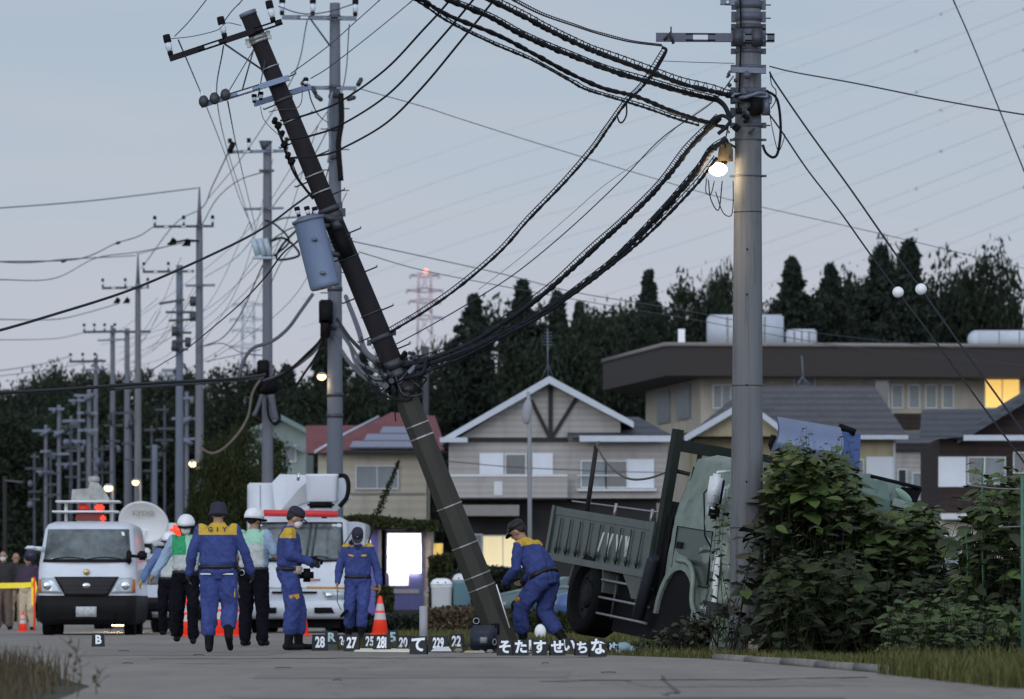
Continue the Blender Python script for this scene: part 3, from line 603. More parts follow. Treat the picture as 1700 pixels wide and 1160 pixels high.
pl = bpy.data.lights.new('bulb_light', 'POINT'); pl.energy = 14; pl.color = (1, .74, .42); pl.shadow_soft_size = .1; child_light('bulb_light', pl, LP, P(1186, 292, D-.12))

# ---- the broken leaning pole
D = 61.5
base, mid, topp = P(838, 1072, D), P(664, 634, D-.1), P(413, 26, D-.2)
LN = thing('utility_pole', 'broken dark pole leaning steeply to the left over the street, snapped free of its base', 'utility pole', base)
dl = (mid-base).normalized(); du = (topp-mid).normalized()
m = MB(); pts = [base-dl*.25, base, base.lerp(mid, .33), base.lerp(mid, .66), mid+du*.0]; m.tube(pts, [.195, .19, .175, .16, .15], 8, 0, True, False); m.build('lower_shaft', olive_pole, LN)
m = MB(); m.tube([mid-du*.25, mid, mid.lerp(topp, .5), topp], [.135, .135, .118, .1], 20); m.build('upper_shaft', dark_pole, LN)
m = MB(); m.tube([topp, topp+du*.05], .108, 20); m.build('cap', steel, LN)
def onLN(py, off=0, dy=0):
    if py > 634: u = (1072-py)/(1072-634); c = base.lerp(mid, u)
    else: u = (634-py)/(634-26); c = mid.lerp(topp, u)
    s_ = Vector((du.z, 0, -du.x)); return c+s_*off+Vector((0, dy, 0))
def rLN(py): return .19-(1072-py)/438*.04 if py > 634 else .137-(634-py)/608*.035
for py, hh in ((725, .02), (705, .015), (840, .015), (905, .015), (955, .015), (975, .015)): c = onLN(py); m = MB(); m.tube([c-dl*hh/2, c+dl*hh/2], rLN(py)+.006, 8, 0, True, False); m.build('band', band_m, LN)
for py, hh in ((62, .05), (68, .04), (112, .015), (165, .03), (200, .012), (290, .015), (318, .02), (348, .06), (360, .08), (395, .015), (402, .01), (428, .015), (520, .015), (560, .06), (605, .1), (622, .12)): band(LN, onLN(py), du, rLN(py)+.01, hh, dsteel if py > 330 or py in (165,) else band_m, lug=hh > .03)
step_bolts(LN, mid, topp, .135, .105, D, .08, .82, 15)
# top arms
up_v = Vector((-.33, 0, .94))
armA = crossarm(LN, D-.36, 281, 97, 468, 35, 9, (.02, .5, .93), dark_pole, (11, 36), up=(-.22, 0, .97))
armB = crossarm(LN, D-.36, 333, 174, 480, 128, 9, (), blue_steel)
armC = crossarm(LN, D+.1, 421, 172, 516, 143, 9, (), blue_steel)
for (x0, y0, x1, y1, r) in ((372, 72, 436, 116, .012), (421, 82, 402, 150, .01), (420, 84, 377, 156, .006), (440, 100, 428, 162, .008)): m = MB(); m.tube([P(x0, y0, D-.34), P(x1, y1, D-.3)], r, 6); m.build('brace', dsteel, LN)
for (x, y) in ((338, 168), (356, 163), (374, 157)):
    m = MB(); c = P(x, y, D-.4); m.ball(c, (.06, .06, .075), 0, 12, 8); m.tube([c, c+Vector((-.02, 0, .12))], .02, 8, 1); m.build('insulator', [dsteel, porcelain], LN)
for (x, y) in ((433, 160), (508, 137), (422, 164)):
    m = MB(); insulator(m, P(x, y+6, D-.2), P(x, y-8, D-.2), .028); m.build('insulator', [black, porcelain], LN)
# fittings down the left flank
for i, (x, y) in enumerate(((456, 200), (462, 208), (468, 222), (472, 240), (478, 258), (484, 268))):
    m = MB(); m.obox(P(x, y, D-.22), (.06+.02*(i % 2), .05, .09), Matrix.Rotation(.4, 3, 'Y'), 0, .012); m.build('fitting', black, LN)
m = MB(); m.tube(smooth_path([P(458, 205, D-.2), P(468, 232, D-.22), P(478, 262, D-.2), P(490, 290, D-.2), P(506, 312, D-.2), P(520, 330, D-.2)]), .018, 6); m.build('drop_cable', black, LN)
m = MB(); m.tube(smooth_path([P(484, 268, D-.22), P(498, 300, D-.25), P(512, 318, D-.2), P(530, 330, D-.18)]), .009, 6); m.build('drop_cable', black, LN)
# transformer hanging from it
ta, tb_ = P(511, 362, D-.42), P(540, 478, D-.42); td = (ta-tb_).normalized()
m = MB(); rr = 25/FPX*D; m.tube([tb_-td*.0, tb_+td*.02, tb_+td*.06, ta-td*.05, ta-td*.02, ta], [rr*.9, rr*.98, rr, rr, rr*1.05, rr*.98], 28); TR = m.build('transformer', blue_steel, LN)
m = MB(); m.tube([ta-td*.04, ta-td*.005], rr*1.1, 28); m.tube([ta, ta+td*.03], [rr*.9, rr*.6], 20); sub(m, 'lid', steel, TR)
for k, (ax, ay) in enumerate(((-.1, 0), (.02, -.08), (.11, 0))): m = MB(); c = ta+Vector((ax, ay, 0))+td*.02; insulator(m, c, c+td*.12, .03); sub(m, 'bushing', [black, porcelain], TR)
for q in (.32, .8): m = MB(); c = ta.lerp(tb_, q); m.obox(c+Vector((.02, -rr-.02, 0)), (.07, .05, .045), Matrix.Rotation(.25, 3, 'Y'), 0, .008); sub(m, 'lug', steel, TR)
m = MB()
for q, py in ((.12, 372), (.5, 425)): c = ta.lerp(tb_, q); m.tube([c+Vector((rr*.7, .05, 0)), onLN(py, 0, -.05)], .035, 6)
m.obox(onLN(362, -.03, -.12), (.32, .1, .09), Matrix.Rotation(.1, 3, 'Y'), 0, .01); m.build('transformer_bracket', dsteel, LN)
m = MB(); m.obox(onLN(405, .0, -.13), (.16, .08, .34), Matrix.Rotation(-.39, 3, 'Y'), 0, .015); m.build('switch_box', black, LN)
m = MB(); m.obox(onLN(375, .02, -.13), (.12, .09, .12), Matrix.Rotation(-.39, 3, 'Y'), 0, .015); m.build('switch_box', dsteel, LN)
# snapped joint clutter
jr = random.Random(3)
for i in range(16):
    c = P(jr.uniform(628, 690), jr.uniform(585, 655), D-.2+jr.uniform(-.08, .05)); m = MB(); m.obox(c, (jr.uniform(.04, .16), .06, jr.uniform(.03, .12)), Matrix.Rotation(jr.uniform(-1, 1), 3, 'Y'), 0, .008); m.build('fitting', jr.choice([dsteel, black, black, dsteel]), LN)
for i in range(9):
    x, y = jr.uniform(600, 660), jr.uniform(590, 640); m = MB(); m.tube(smooth_path([P(x, y, D-.3), P(x+jr.uniform(10, 30), y+jr.uniform(20, 50), D-.33), P(x+jr.uniform(30, 60), y+jr.uniform(-5, 30), D-.26), P(jr.uniform(655, 690), jr.uniform(595, 640), D-.2)]), jr.uniform(.006, .014), 6); m.build('cable_loop', jr.choice([black, dsteel, cable_m]), LN)
m = MB(); m.tube(smooth_path([P(659, 655, D-.2), P(656, 680, D-.2), P(657, 700, D-.2)]), .008, 5); m.build('drop_cable', black, LN)
m = MB(); m.tube([P(824, 970, D-.21), P(846, 1042, D-.22)], .008, 5); m.build('ground_strap', white_m, LN)
crossarm(LN, D-.2, 640, 624, 700, 618, 7, (), dsteel); crossarm(LN, D-.25, 655, 642, 690, 606, 6, (), steel)
# dirt mound and rubble at the foot
m = MB(); rings = [[Vector((base.x+math.cos(a)*r*(1+.15*math.sin(3*a)), base.y+.3+math.sin(a)*r*.9, z)) for a in [2*math.pi*k/24 for k in range(24)]] for r, z in ((.75, -.02), (.5, .07), (.25, .12), (.05, .13))]
m.loft(rings); tag(settle(m.build('soil_mound', soil)), 'low heap of disturbed soil at the foot of the leaning pole', 'soil heap')

# ---- tall concrete pole behind (x 558)
def std_pole(label, px, D, ytop, w0, w1, yb=None, m_=None, spike=0):
    r = thing('utility_pole', label, 'utility pole', (X(px, D), D, 0)); b_, t_ = Vector((X(px, D), D, -.2)), P(px, ytop, D)
    if spike:
        sp = P(px, ytop+spike, D); m = shaft_mesh(b_, sp, w0/2*D/FPX, w1/2*D/FPX, 18); m.tube([sp, t_], [w1*.4*D/FPX, w1*.12*D/FPX], 12); m.build('shaft', m_ or concrete_far, r)
    else: shaft_mesh(b_, t_, w0/2*D/FPX, w1/2*D/FPX, 24).build('shaft', m_ or concrete_far, r)
    return r
D = 104.0
MP = std_pole('tall pale concrete pole with two crossarms, standing behind the leaning pole and bucket truck', 556, D, 5, 31, 17, m_=mat('pole_concrete_blue', (.105, .12, .15), .8, var=.1, scale=2, streak=True))
crossarm(MP, D-.3, 468, 28, 592, 30, 7, (.0, .41, .98), steel, (9, 32)); crossarm(MP, D-.3, 512, 145, 592, 146, 6, (), steel)
for (x0, y0, x1, y1) in ((516, 32, 548, 76), (590, 150, 582, 158)): m = MB(); m.tube([P(x0, y0, D-.3), P(x1, y1, D-.25)], .018, 6); m.build('brace', dsteel, MP)
for (x, y, a) in ((597, 136, .5), (521, 150, -.5), (529, 162, -.9), (583, 163, 1.3), (505, 135, .6)): m = MB(); m.obox(P(x, y, D-.35), (.09, .08, .2), Matrix.Rotation(a, 3, 'Y'), 0, .02); m.build('insulator', dsteel, MP)
m = MB(); m.tube(smooth_path([P(566, 155, D-.25), P(567, 200, D-.27), P(562, 240, D-.3), P(566, 300, D-.25)]), .06, 8); m.build('conduit', black, MP)
m = MB(); m.tube(smooth_path([P(552, 150, D-.25), P(545, 190, D-.3), P(549, 240, D-.28), P(545, 270, D-.25)]), .03, 8); m.build('conduit', steel, MP)
for py in (28, 145, 160, 215, 262, 480, 545, 655, 690): band(MP, P(556, py, D), (0, 0, 1), (15.5-(1045-py)/1045*7)/FPX*D+.015, .08, dsteel, False)
for py in range(180, 520, 34): m = MB(); s_ = 1 if (py//34) % 2 else -1; c = P(556+s_*10, py, D); m.tube([c, c+Vector((s_*.17, 0, 0))], .012, 5); m.build('step_bolt', dsteel, MP)
m = MB(); m.obox(P(541, 518, D-.3), (.28, .2, .5), None, 0, .03); m.obox(P(540, 545, D-.3), (.2, .2, .4), None, 0, .03); m.build('splice_box', black, MP)
slk = mat('slack_slate', (.075, .082, .1), .7)
for pts, r, mm in (([(520, 487), (500, 515), (478, 545), (452, 566), (420, 578), (404, 600), (396, 625)], .05, slk), ([(541, 520), (535, 560), (508, 590), (480, 615), (450, 632), (432, 650)], .05, black), ([(545, 530), (528, 575), (500, 602), (470, 620), (436, 632)], .04, dsteel), ([(549, 540), (525, 590), (505, 620), (482, 655)], .035, black),
     ([(546, 525), (556, 560), (572, 590), (590, 612), (612, 630), (640, 640)], .05, slk), ([(550, 520), (560, 545), (580, 572), (590, 600), (612, 625), (650, 632)], .045, dsteel), ([(574, 492), (585, 520), (596, 550), (605, 580), (625, 600)], .055, slk), ([(560, 530), (580, 560), (610, 590), (630, 606)], .045, black), ([(600, 560), (602, 572), (598, 580)], .02, black), ([(565, 545), (590, 585), (600, 604), (640, 622)], .03, slk)):
    m = MB(); D_b = D-.3; n_ = len(pts); m.tube(smooth_path([P(x, y, (D-.35) if x < 552 else (D-.35)+(61-D+.35)*min(1, max(0, (x-560)/70))) for x, y in pts]), [r if x_ < 0 else r for x_ in range((n_-1)*8+1)] if False else r*.75, 8); m.build('slack_cable', mm, MP)
# lamp arms
def pole_lamp(label, px, py, D, apx, apy, bulb=13, e=12, glow=True, down=0):
    r = thing('street_lamp', label, 'street lamp', P(px, py, D)); s = D/FPX
    m = MB(); m.tube(smooth_path([P(apx, apy+down, D), P(apx, apy, D), P((px+apx)/2, min(py, apy)-3, D-.1), P(px, py-3, D-.15)]), 1.6*s, 7); m.build('arm', mat('lamp_arm', (.3, .3, .3), .6), r)
    m = MB(); m.ball(P(px, py-4, D-.15), (bulb*.5*s, bulb*.5*s, bulb*.22*s), 0, 14, 8); m.build('lamp_shade', mat('lamp_arm', (.3, .3, .3), .6), r)
    m = MB(); m.ball(P(px, py, D-.15), (bulb*.5*s, bulb*.5*s, bulb*.42*s), 0, 16, 10); m.build('bulb', mat('lit_far_lamp', (1, .7, .4), emit=4, emit_col=(1, .66, .32)), r)
    if e: l_ = bpy.data.lights.new('bulb_light', 'POINT'); l_.energy = e; l_.color = (1, .74, .42); l_.shadow_soft_size = .15; child_light('bulb_light', l_, r, P(px+2, py+bulb*.9, D+.3))
    return r
pole_lamp('lit lamp on the left side of the tall pale pole, above the bucket truck', 534, 625, 103.6, 547, 626, 15, 9)
pole_lamp('lit lamp on a short curved arm, right of the two far lit lamps', 320, 770, 178, 331, 778, 13, 22, down=110)
pole_lamp('lit lamp above the satellite dish, the middle of the three left lamps', 225, 801, 215, 233, 806, 11, 20, down=90)
pole_lamp('lit lamp right above the police van, leftmost of the three left lamps', 180, 810, 215, 187, 815, 14, 20, down=90)

# ---- pole x 445
D = 145.0
Pn = std_pole('pale concrete pole with a small transformer on its side, left of the leaning pole', 444, D, 235, 21, 14)
m = MB(); c = P(441, 240, D); m.tube([P(441, 250, D), P(441, 234, D)], [.1, .2], 10); m.build('cap', dsteel, Pn)
crossarm(Pn, D-.25, 380, 252, 478, 250, 5, (.02, .34, .98), steel, (6, 20)); crossarm(Pn, D-.25, 405, 347, 471, 345, 4, (), steel); crossarm(Pn, D-.25, 430, 283, 455, 283, 4, (), dsteel)
m = MB()
for q in range(3): a = P(420+q*10, 396, D-.4); m.tube([a, P(428+q*10, 424, D-.4)], .085, 10)
m.obox(P(437, 428, D-.4), (.6, .3, .06), None); m.build('transformer', mat('pale_transformer', (.33, .4, .46), .5, var=.1), Pn)
m = MB(); m.obox(P(384, 245, D-.3), (.15, .12, .35), Matrix.Rotation(.4, 3, 'Y'), 0, .02); m.build('insulator', black, Pn)
m = MB(); m.obox(P(437, 612, D-.3), (.35, .2, .5), None, 0, .04); m.obox(P(444, 640, D-.3), (.6, .25, .5), None, 0, .06); m.build('splice_box', black, Pn)
for pts, r, mm in (([(450, 655), (453, 675), (458, 696)], .1, slk), ([(444, 660), (446, 690), (456, 704), (464, 696), (463, 682)], .04, black), ([(435, 655), (427, 678), (421, 690)], .06, slk), ([(440, 620), (420, 650), (412, 690), (395, 720), (370, 745), (350, 752), (332, 742)], .035, mat('slack_brown', (.13, .11, .09), .8)), ([(450, 400), (470, 395), (490, 410), (495, 425), (460, 430), (470, 405), (505, 370)], .035, black), ([(440, 365), (460, 375), (480, 400), (455, 425)], .03, black), ([(446, 372), (470, 362), (505, 360)], .03, steel), ([(448, 400), (480, 380), (510, 372)], .02, dsteel)):
    m = MB(); m.tube(smooth_path([P(x, y, D-.5) for x, y in pts]), r, 8); m.build('slack_cable', mm, Pn)
# ---- poles farther left
D = 180.0
Pq = std_pole('tall grey pole with a long spike top and a wide crossarm of three insulators', 331, D, 310, 17, 11, spike=62)
crossarm(Pq, D-.3, 255, 376, 355, 375, 4, (.02, .5, .98), dsteel, (5, 16)); crossarm(Pq, D-.3, 308, 474, 357, 473, 4, (), steel)
for (x, y) in ((284, 402), (308, 404)): m = MB(); m.prism([P(x-7, y+4, D-.6), P(x+9, y-4, D-.6), P(x+2, y-9, D-.6), P(x+8, y+4, D-.6)], (0, .2, 0)); m.build('insulator', black, Pq)
m = MB(); m.tube([P(278, 405, D-.5), P(310, 398, D-.5), P(330, 400, D-.3)], .04, 5); m.build('brace', black, Pq)
D = 200.0
Pr = std_pole('pale blue grey pole crowded with small crossarms, just left of the spike topped pole', 298, D, 440, 16, 11, m_=mat('pole_concrete_bluish', (.115, .135, .175), .85, var=.08))
crossarm(Pr, D-.3, 237, 451, 322, 450, 4, (.02, .5), dsteel, (4, 14))
for (a, b, c, d) in ((264, 504, 306, 497), (275, 518, 322, 518), (280, 532, 318, 530), (286, 552, 318, 552), (286, 566, 316, 566), (284, 578, 312, 580)): crossarm(Pr, D-.3, a, b, c, d, 4, (), dsteel, holes=False)
for (x, y) in ((320, 500), (320, 525), (290, 550), (312, 568), (290, 575)): m = MB(); m.cyl(P(x, y+8, D-.4), P(x, y-8, D-.4), .12); m.build('transformer', dsteel, Pr)
D = 225.0
Ps = std_pole('grey pole with a spike top and two black wedge insulators, above the satellite dish', 229, D, 420, 15, 9, spike=50, m_=concrete)
crossarm(Ps, D-.3, 169, 478, 247, 477, 4, (.02, .5, .98), dsteel, (4, 14))
for (x, y) in ((193, 500), (209, 500)): m = MB(); m.prism([P(x-6, y+3, D-.6), P(x+7, y-3, D-.6), P(x+1, y-8, D-.6), P(x+6, y+3, D-.6)], (0, .2, 0)); m.build('insulator', black, Ps)
far = [(187, 262, 540, 11, 'thin pale pole with four insulators, second of the far cluster left of the spike poles', (138, 206, 551), 4), (211, 258, 545, 12, 'plain pale pole right of the four insulator pole in the far cluster', (205, 250, 551), 0), (159, 272, 588, 10, 'thin far pole with a low wide crossarm, leftmost tall one of the cluster', (115, 176, 600), 3)]
for (px, D, yt, w, lb, (a0, a1, ay), ni) in far:
    r = std_pole(lb, px, D, yt, w, w*.7); crossarm(r, D-.3, a0, ay, a1, ay-1, 4, tuple((k+.1)/max(1, ni) for k in range(ni)), dsteel, (4, 12), holes=False)
    if ni: crossarm(r, D-.3, px-25, ay+14, px+20, ay+12, 3, (), steel, holes=False)
fl = [(98, 262, 672, 8, 'pale far pole with stacked fittings, left of the police van roof'), (76, 266, 705, 7, 'short pale far pole with small boxes at the far left'), (131, 255, 655, 6, 'slender far pole between the fitting laden poles'), (148, 250, 640, 9, 'pale far pole with dangling boxes behind the van antenna'), (118, 268, 690, 5, 'faint thinnest far pole of the left cluster'), (310, 240, 650, 8, 'thin bluish pole close beside the crowded pole')]
for (px, D, yt, w, lb) in fl:
    r = std_pole(lb, px, D, yt, w, w*.8); r['group'] = 'far poles along the road'
    for k in range(3):
        y = yt+12+k*32+rnd.uniform(-6, 6); crossarm(r, D-.3, px-rnd.uniform(8, 26), y, px+rnd.uniform(8, 22), y+rnd.uniform(-2, 2), 4, (), steel, holes=False)
        m = MB(); m.cyl(P(px+rnd.choice((-9, 9)), y+8, D-.4), P(px+rnd.choice((-9, 9))*.9, y-2, D-.4), .1, n=10); m.build('transformer', rnd.choice([steel, dsteel, concrete_far]), r)
ordn = ['first', 'second', 'third', 'fourth', 'fifth', 'sixth', 'seventh', 'eighth', 'ninth', 'tenth', 'eleventh', 'twelfth', 'thirteenth', 'fourteenth']
qr = random.Random(44)
for i in range(9):
    px = 58+i*27+qr.uniform(-5, 5); D = qr.uniform(215, 268); yt = 735-i*5+qr.uniform(-35, 25); r = std_pole('thin blurred distant pole with tangled arms, %s from the left among the smallest' % ordn[i], px, D, yt, qr.uniform(4.5, 6.5), 4, m_=mat('dim_far_pole', (.055, .063, .08), .9)); r['group'] = 'smallest far poles along the road'
    for k in range(4): y = yt+6+k*qr.uniform(18, 34); crossarm(r, D-.3, px-qr.uniform(6, 18), y, px+qr.uniform(6, 18), y, 3.5, (), qr.choice([dsteel, mat('dim_far_pole', (.055, .063, .08), .9)]), holes=False)
    for k in range(2): x = px+qr.choice((-7, 7, 0)); y = yt+qr.uniform(10, 90); m = MB(); m.obox(P(x, y, D-.6), (qr.uniform(.1, .3), .2, qr.uniform(.2, .6)), None, 0, .05); m.build('transformer', qr.choice([steel, dsteel, concrete_far, dsteel]), r)
pp = std_pole('short plain pale blue post right of the satellite dish', 257, 150, 738, 9, 9, m_=mat('pole_concrete_bluish', (.115, .135, .175)))
pp = std_pole('dim grey post at the far left edge above the people', 8, 140, 790, 7, 7, m_=dark_trim); crossarm(pp, 139.8, 8, 797, 38, 800, 3, (), dsteel, holes=False)
pp = std_pole('dark slim pole rising in front of the red topped pylon', 707, 190, 575, 11, 10, m_=mat('dark_far_pole', (.05, .055, .065)))
# unlit lamppost in front of house A
D = 120.0
sl = thing('street_lamp', 'slim unlit grey lamppost with drooping flat head, before the beige house', 'street lamp', (X(878, D), D, 0))
lg = mat('lamppost_grey', (.24, .25, .27), .6, var=.06)
m = MB(); m.tube([(X(880, D), D, 0), P(879, 700, D), P(877, 650, D)], [.06, .05, .04], 12); m.build('pole', lg, sl)
m = MB(); m.ball(P(875, 683, D-.05), (.12, .07, .3), 0, 12, 10, Matrix.Rotation(.12, 3, 'Y')); m.build('lamp_head', lg, sl)

# ---- pylons
def pylon(label, px, D, ytop, w0, w1, red):
    r = thing('power_pylon', label, 'pylon', (X(px, D), D, 0)); s = D/FPX; top = Z(ytop, D); hb, ht = w0/2*s, w1/2*s
    mg = mat('pylon_haze_grey', (.37, .4, .46), .9, var=.03); mr = mat('pylon_haze_red', (.45, .37, .4), .9, var=.03)  # distance haze put into the grey and the red
    def hw(z): return hb+(ht-hb)*z/top
    segs = 16; lo_, hi_ = MB(), MB(); R_ = .24
    for i in range(segs):
        z0, z1 = top*i/segs, top*(i+1)/segs; mm = (hi_ if (red and i >= segs-4) else lo_)
        for sx, sy in ((-1, -1), (1, -1), (1, 1), (-1, 1)):
            mm.tube([(px_+sx*hw(z0), D+sy*hw(z0), z0) for px_ in [X(px, D)]] + [(X(px, D)+sx*hw(z1), D+sy*hw(z1), z1)], R_, 4)
        mm.tube([(X(px, D)-hw(z0), D-hw(z0), z0), (X(px, D)+hw(z1), D-hw(z1), z1)], R_*.6, 4); mm.tube([(X(px, D)+hw(z0), D-hw(z0), z0), (X(px, D)-hw(z1), D-hw(z1), z1)], R_*.6, 4)
    lo_.build('tower', mg, r)
    if red: hi_.build('tower', mr, r)
    for k, y in enumerate((ytop+5, ytop+30, ytop+48, ytop+75)):
        m = MB(); wd = (24, 30, 26, 30)[k]
        for sx in (-1, 1):
            m.tube([P(px, y-4, D), P(px+sx*wd, y, D)], R_*.8, 4); m.tube([P(px, y+3, D), P(px+sx*wd, y, D)], R_*.8, 4); m.tube([P(px+sx*wd, y, D), P(px+sx*wd, y+5, D)], .25, 4)
        m.build('crossarm', mr if red and k < 3 else mg, r)
    if red: m = MB(); m.ball(P(px+2, ytop-2, D-2), .45); m.build('warning_light', mat('red_beacon', (1, .3, .25), emit=1.3, emit_col=(1, .35, .3)), r)
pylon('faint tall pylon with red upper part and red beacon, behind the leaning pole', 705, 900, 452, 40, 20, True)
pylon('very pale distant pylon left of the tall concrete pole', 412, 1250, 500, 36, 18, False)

# ================================================================ CABLES
def run_on(pts):
    "carry a line on past the edge of the photo so that it does not stop in mid air"
    pts = list(pts); out = lambda p: p[0] < 0 or p[0] > 1700 or p[1] < 0
    def nxt(a, b):
        k = 700/max(60, math.hypot(a[0]-b[0], a[1]-b[1])); return (a[0]+(a[0]-b[0])*k, a[1]+(a[1]-b[1])*k, max(30, a[2]+(a[2]-b[2])*k))
    if out(pts[0]): pts.insert(0, nxt(pts[0], pts[1]))
    if out(pts[-1]): pts.append(nxt(pts[-1], pts[-2]))
    return pts
def cable(name, label, cat, pts, r, m_=None, n=6, k=8, group=None, extra=None):
    "pts: (photo x, photo y, distance)"
    m = MB(); path = smooth_path([P(*p) for p in run_on(pts)], k); m.tube(path, r, n)
    if extra: extra(m, path)
    o = tag(m.build(name, m_ or wire_m), label, cat, group); return settle(o)
def helix(path, off, R0, pitch, rw):
    def f(m, _=None):
        L0 = 0; out = []
        tot = sum((b-a).length for a, b in zip(path, path[1:])); nn = int(tot/pitch*8)
        # resample
        acc = [0]
        for a, b in zip(path, path[1:]): acc.append(acc[-1]+(b-a).length)
        j = 0
        for i in range(nn+1):
            s_ = tot*i/nn
            while j < len(acc)-2 and acc[j+1] < s_: j += 1
            u = (s_-acc[j])/max(1e-6, acc[j+1]-acc[j]); p = path[j].lerp(path[j+1], u); d = (path[j+1]-path[j]).normalized(); nrm = Vector((-d.z, 0, d.x)); 
            if nrm.z < 0: nrm = -nrm
            a = 2*math.pi*i/8; out.append(p+nrm*(off+R0*math.cos(a))+Vector((0, 1, 0))*R0*math.sin(a))
        m.tube(out, rw, 4, 0)
    return f
def bundle(label, pts, rc=.03, messenger=.08, pitch=.16, lump=True, group=None, rungs=False):
    m = MB(); path = smooth_path([P(*p) for p in run_on(pts)], 14); lr = random.Random(len(label))
    rs = [rc*(1+(.16*math.sin(i*1.9)+.1*math.sin(i*.7)+lr.uniform(-.12, .2) if lump else 0)) for i in range(len(path))]
    m.tube(path, rs, 8)
    if messenger:
        mp_ = []
        for i, p in enumerate(path):
            d = (path[min(i+1, len(path)-1)]-path[max(i-1, 0)]).normalized(); nrm = Vector((-d.z, 0, d.x)); nrm = -nrm if nrm.z < 0 else nrm; mp_.append(p+nrm*messenger)
        m.tube(mp_, .0065, 5)
        if rungs:
            tot = 0
            for i in range(0, len(path)-1, 1):
                L0 = (path[i+1]-path[i]).length; q = max(1, int(L0/pitch))
                for t in range(q): a = path[i].lerp(path[i+1], t/q); b = mp_[i].lerp(mp_[i+1], t/q); m.tube([a, b], .0055, 4)
        else: helix(path, messenger/2, messenger*.62, pitch, .0055)(m)
    o = tag(m.build('cable_bundle', cable_m), label, 'cable', group); return settle(o)
DR_ = 58.4
bundle('lowest black cable bundle sagging from the top edge to the upright pole', [(640, -40, 52), (702, 0, 53), (746, 26, 53.5), (826, 58, 54.5), (884, 88, 55.2), (943, 120, 56), (1001, 146, 56.6), (1056, 160, 57.2), (1110, 182, 57.7), (1154, 197, 58.1), (1204, 212, DR_)], .024, 0)
bundle('thin companion bundle twisting under the lowest upper cable', [(640, -30, 52), (700, 6, 53), (745, 36, 53.4), (818, 72, 54.3), (884, 100, 55), (943, 132, 55.9), (972, 148, 56.2), (1030, 166, 56.9), (1075, 180, 57.3), (1120, 196, 57.7), (1160, 208, 58)], .013, .05, .2)
bundle('second spiral wrapped cable down to the upright pole', [(690, -30, 52.4), (746, 0, 53.2), (811, 27, 54), (862, 55, 54.6), (913, 78, 55.2), (964, 98, 55.8), (1023, 120, 56.6), (1081, 137, 57.2), (1136, 153, 57.8), (1190, 166, DR_)], .028, .085, .17)
bundle('upper spiral wrapped cable meeting the upright pole beside the black box', [(760, -30, 52.8), (815, 0, 53.6), (877, 31, 54.4), (906, 47, 54.8), (964, 75, 55.6), (1008, 93, 56.2), (1081, 120, 57), (1136, 140, 57.6), (1190, 153, 58.1), (1214, 159, DR_)], .028, .12, .17)
bundle('highest ladder like cable running to the end of the steel arm', [(800, -30, 52.6), (855, 2, 53.4), (899, 24, 54), (957, 44, 55), (994, 56, 55.8), (1045, 69, 56.8), (1099, 76, 58.2)], .009, .06, .13, False, rungs=True)
cable('power_cable', 'short black cable drooping from the spiral cable into the lamp bracket', 'cable', [(1187, 162, DR_), (1203, 176, 58.3), (1213, 198, 58.3)], .032, cable_m)
cable('power_cable', 'curled cable end joining the bundles left of the upright pole', 'cable', [(1170, 215, 58.3), (1185, 198, 58.2), (1200, 192, 58.2), (1212, 200, 58.2), (1204, 212, 58.2), (1192, 222, 58.2)], .024, cable_m)
cable('power_cable', 'thick black stub from the arm end dropping to the ladder cable', 'cable', [(1099, 78, 58.2), (1106, 84, 58.2), (1095, 106, 58.3), (1080, 130, 58.3)], .017, cable_m)
bundle('long ladder like cable from the arm end down to the leaning pole', [(1106, 84, 58.2), (1070, 140, 58.4), (1040, 170, 58.6), (1010, 212, 58.9), (985, 248, 59.1), (940, 300, 59.4), (880, 362, 59.9), (830, 418, 60.3), (760, 478, 60.8), (700, 520, 61.1), (648, 551, 61.3)], .015, .055, .15, True, rungs=True)
cable('power_cable', 'small hooked loop hanging from the ladder cable', 'cable', [(1024, 190, 58.7), (1028, 202, 58.7), (1034, 202, 58.7), (1040, 190, 58.7), (1040, 172, 58.7)], .011, cable_m)
bundle('thick black cable with pegs sloping from the lamp to the leaning pole', [(1195, 196, 58.3), (1150, 240, 58.6), (1115, 285, 58.8), (1080, 325, 59.1), (1040, 364, 59.4), (1000, 400, 59.7), (950, 446, 60), (900, 490, 60.4), (845, 530, 60.7), (780, 570, 61), (720, 594, 61.2), (672, 606, 61.3)], .028, .075, .17, True, rungs=True)
bundle('lowest and thickest black cable bundle from the lamp down to the leaning pole', [(1207, 232, 58.2), (1180, 250, 58.3), (1160, 280, 58.5), (1128, 318, 58.7), (1090, 360, 59), (1050, 402, 59.3), (1010, 440, 59.6), (960, 478, 59.9), (910, 512, 60.3), (860, 542, 60.6), (800, 570, 60.9), (740, 594, 61.1), (690, 612, 61.2)], .034, .05, .25)
bundle('secondary black bundle twisting with the lowest cable below the lamp', [(1190, 262, 58.2), (1160, 302, 58.4), (1120, 345, 58.6), (1080, 385, 58.9), (1040, 420, 59.2), (1000, 452, 59.5), (955, 486, 59.8), (900, 524, 60.2), (840, 556, 60.5), (770, 592, 60.9), (720, 612, 61.1), (690, 628, 61.1)], .017, .045, .2)
cable('power_cable', 'loose hanging cable tail right of the broken joint', 'cable', [(708, 592, 61.1), (706, 606, 61.1), (702, 618, 61.1), (690, 624, 61.1), (672, 628, 61.2)], .03, cable_m)
cable('power_cable', 'single thin wire between the two sloping bundles, rising to the upright pole', 'wire', [(650, 575, 61.3), (713, 541, 61), (795, 493, 60.6), (863, 448, 60.2), (945, 380, 59.7), (1030, 300, 59.2), (1100, 228, 58.9), (1182, 170, 58.4), (1218, 126, 58.4)], .0075)
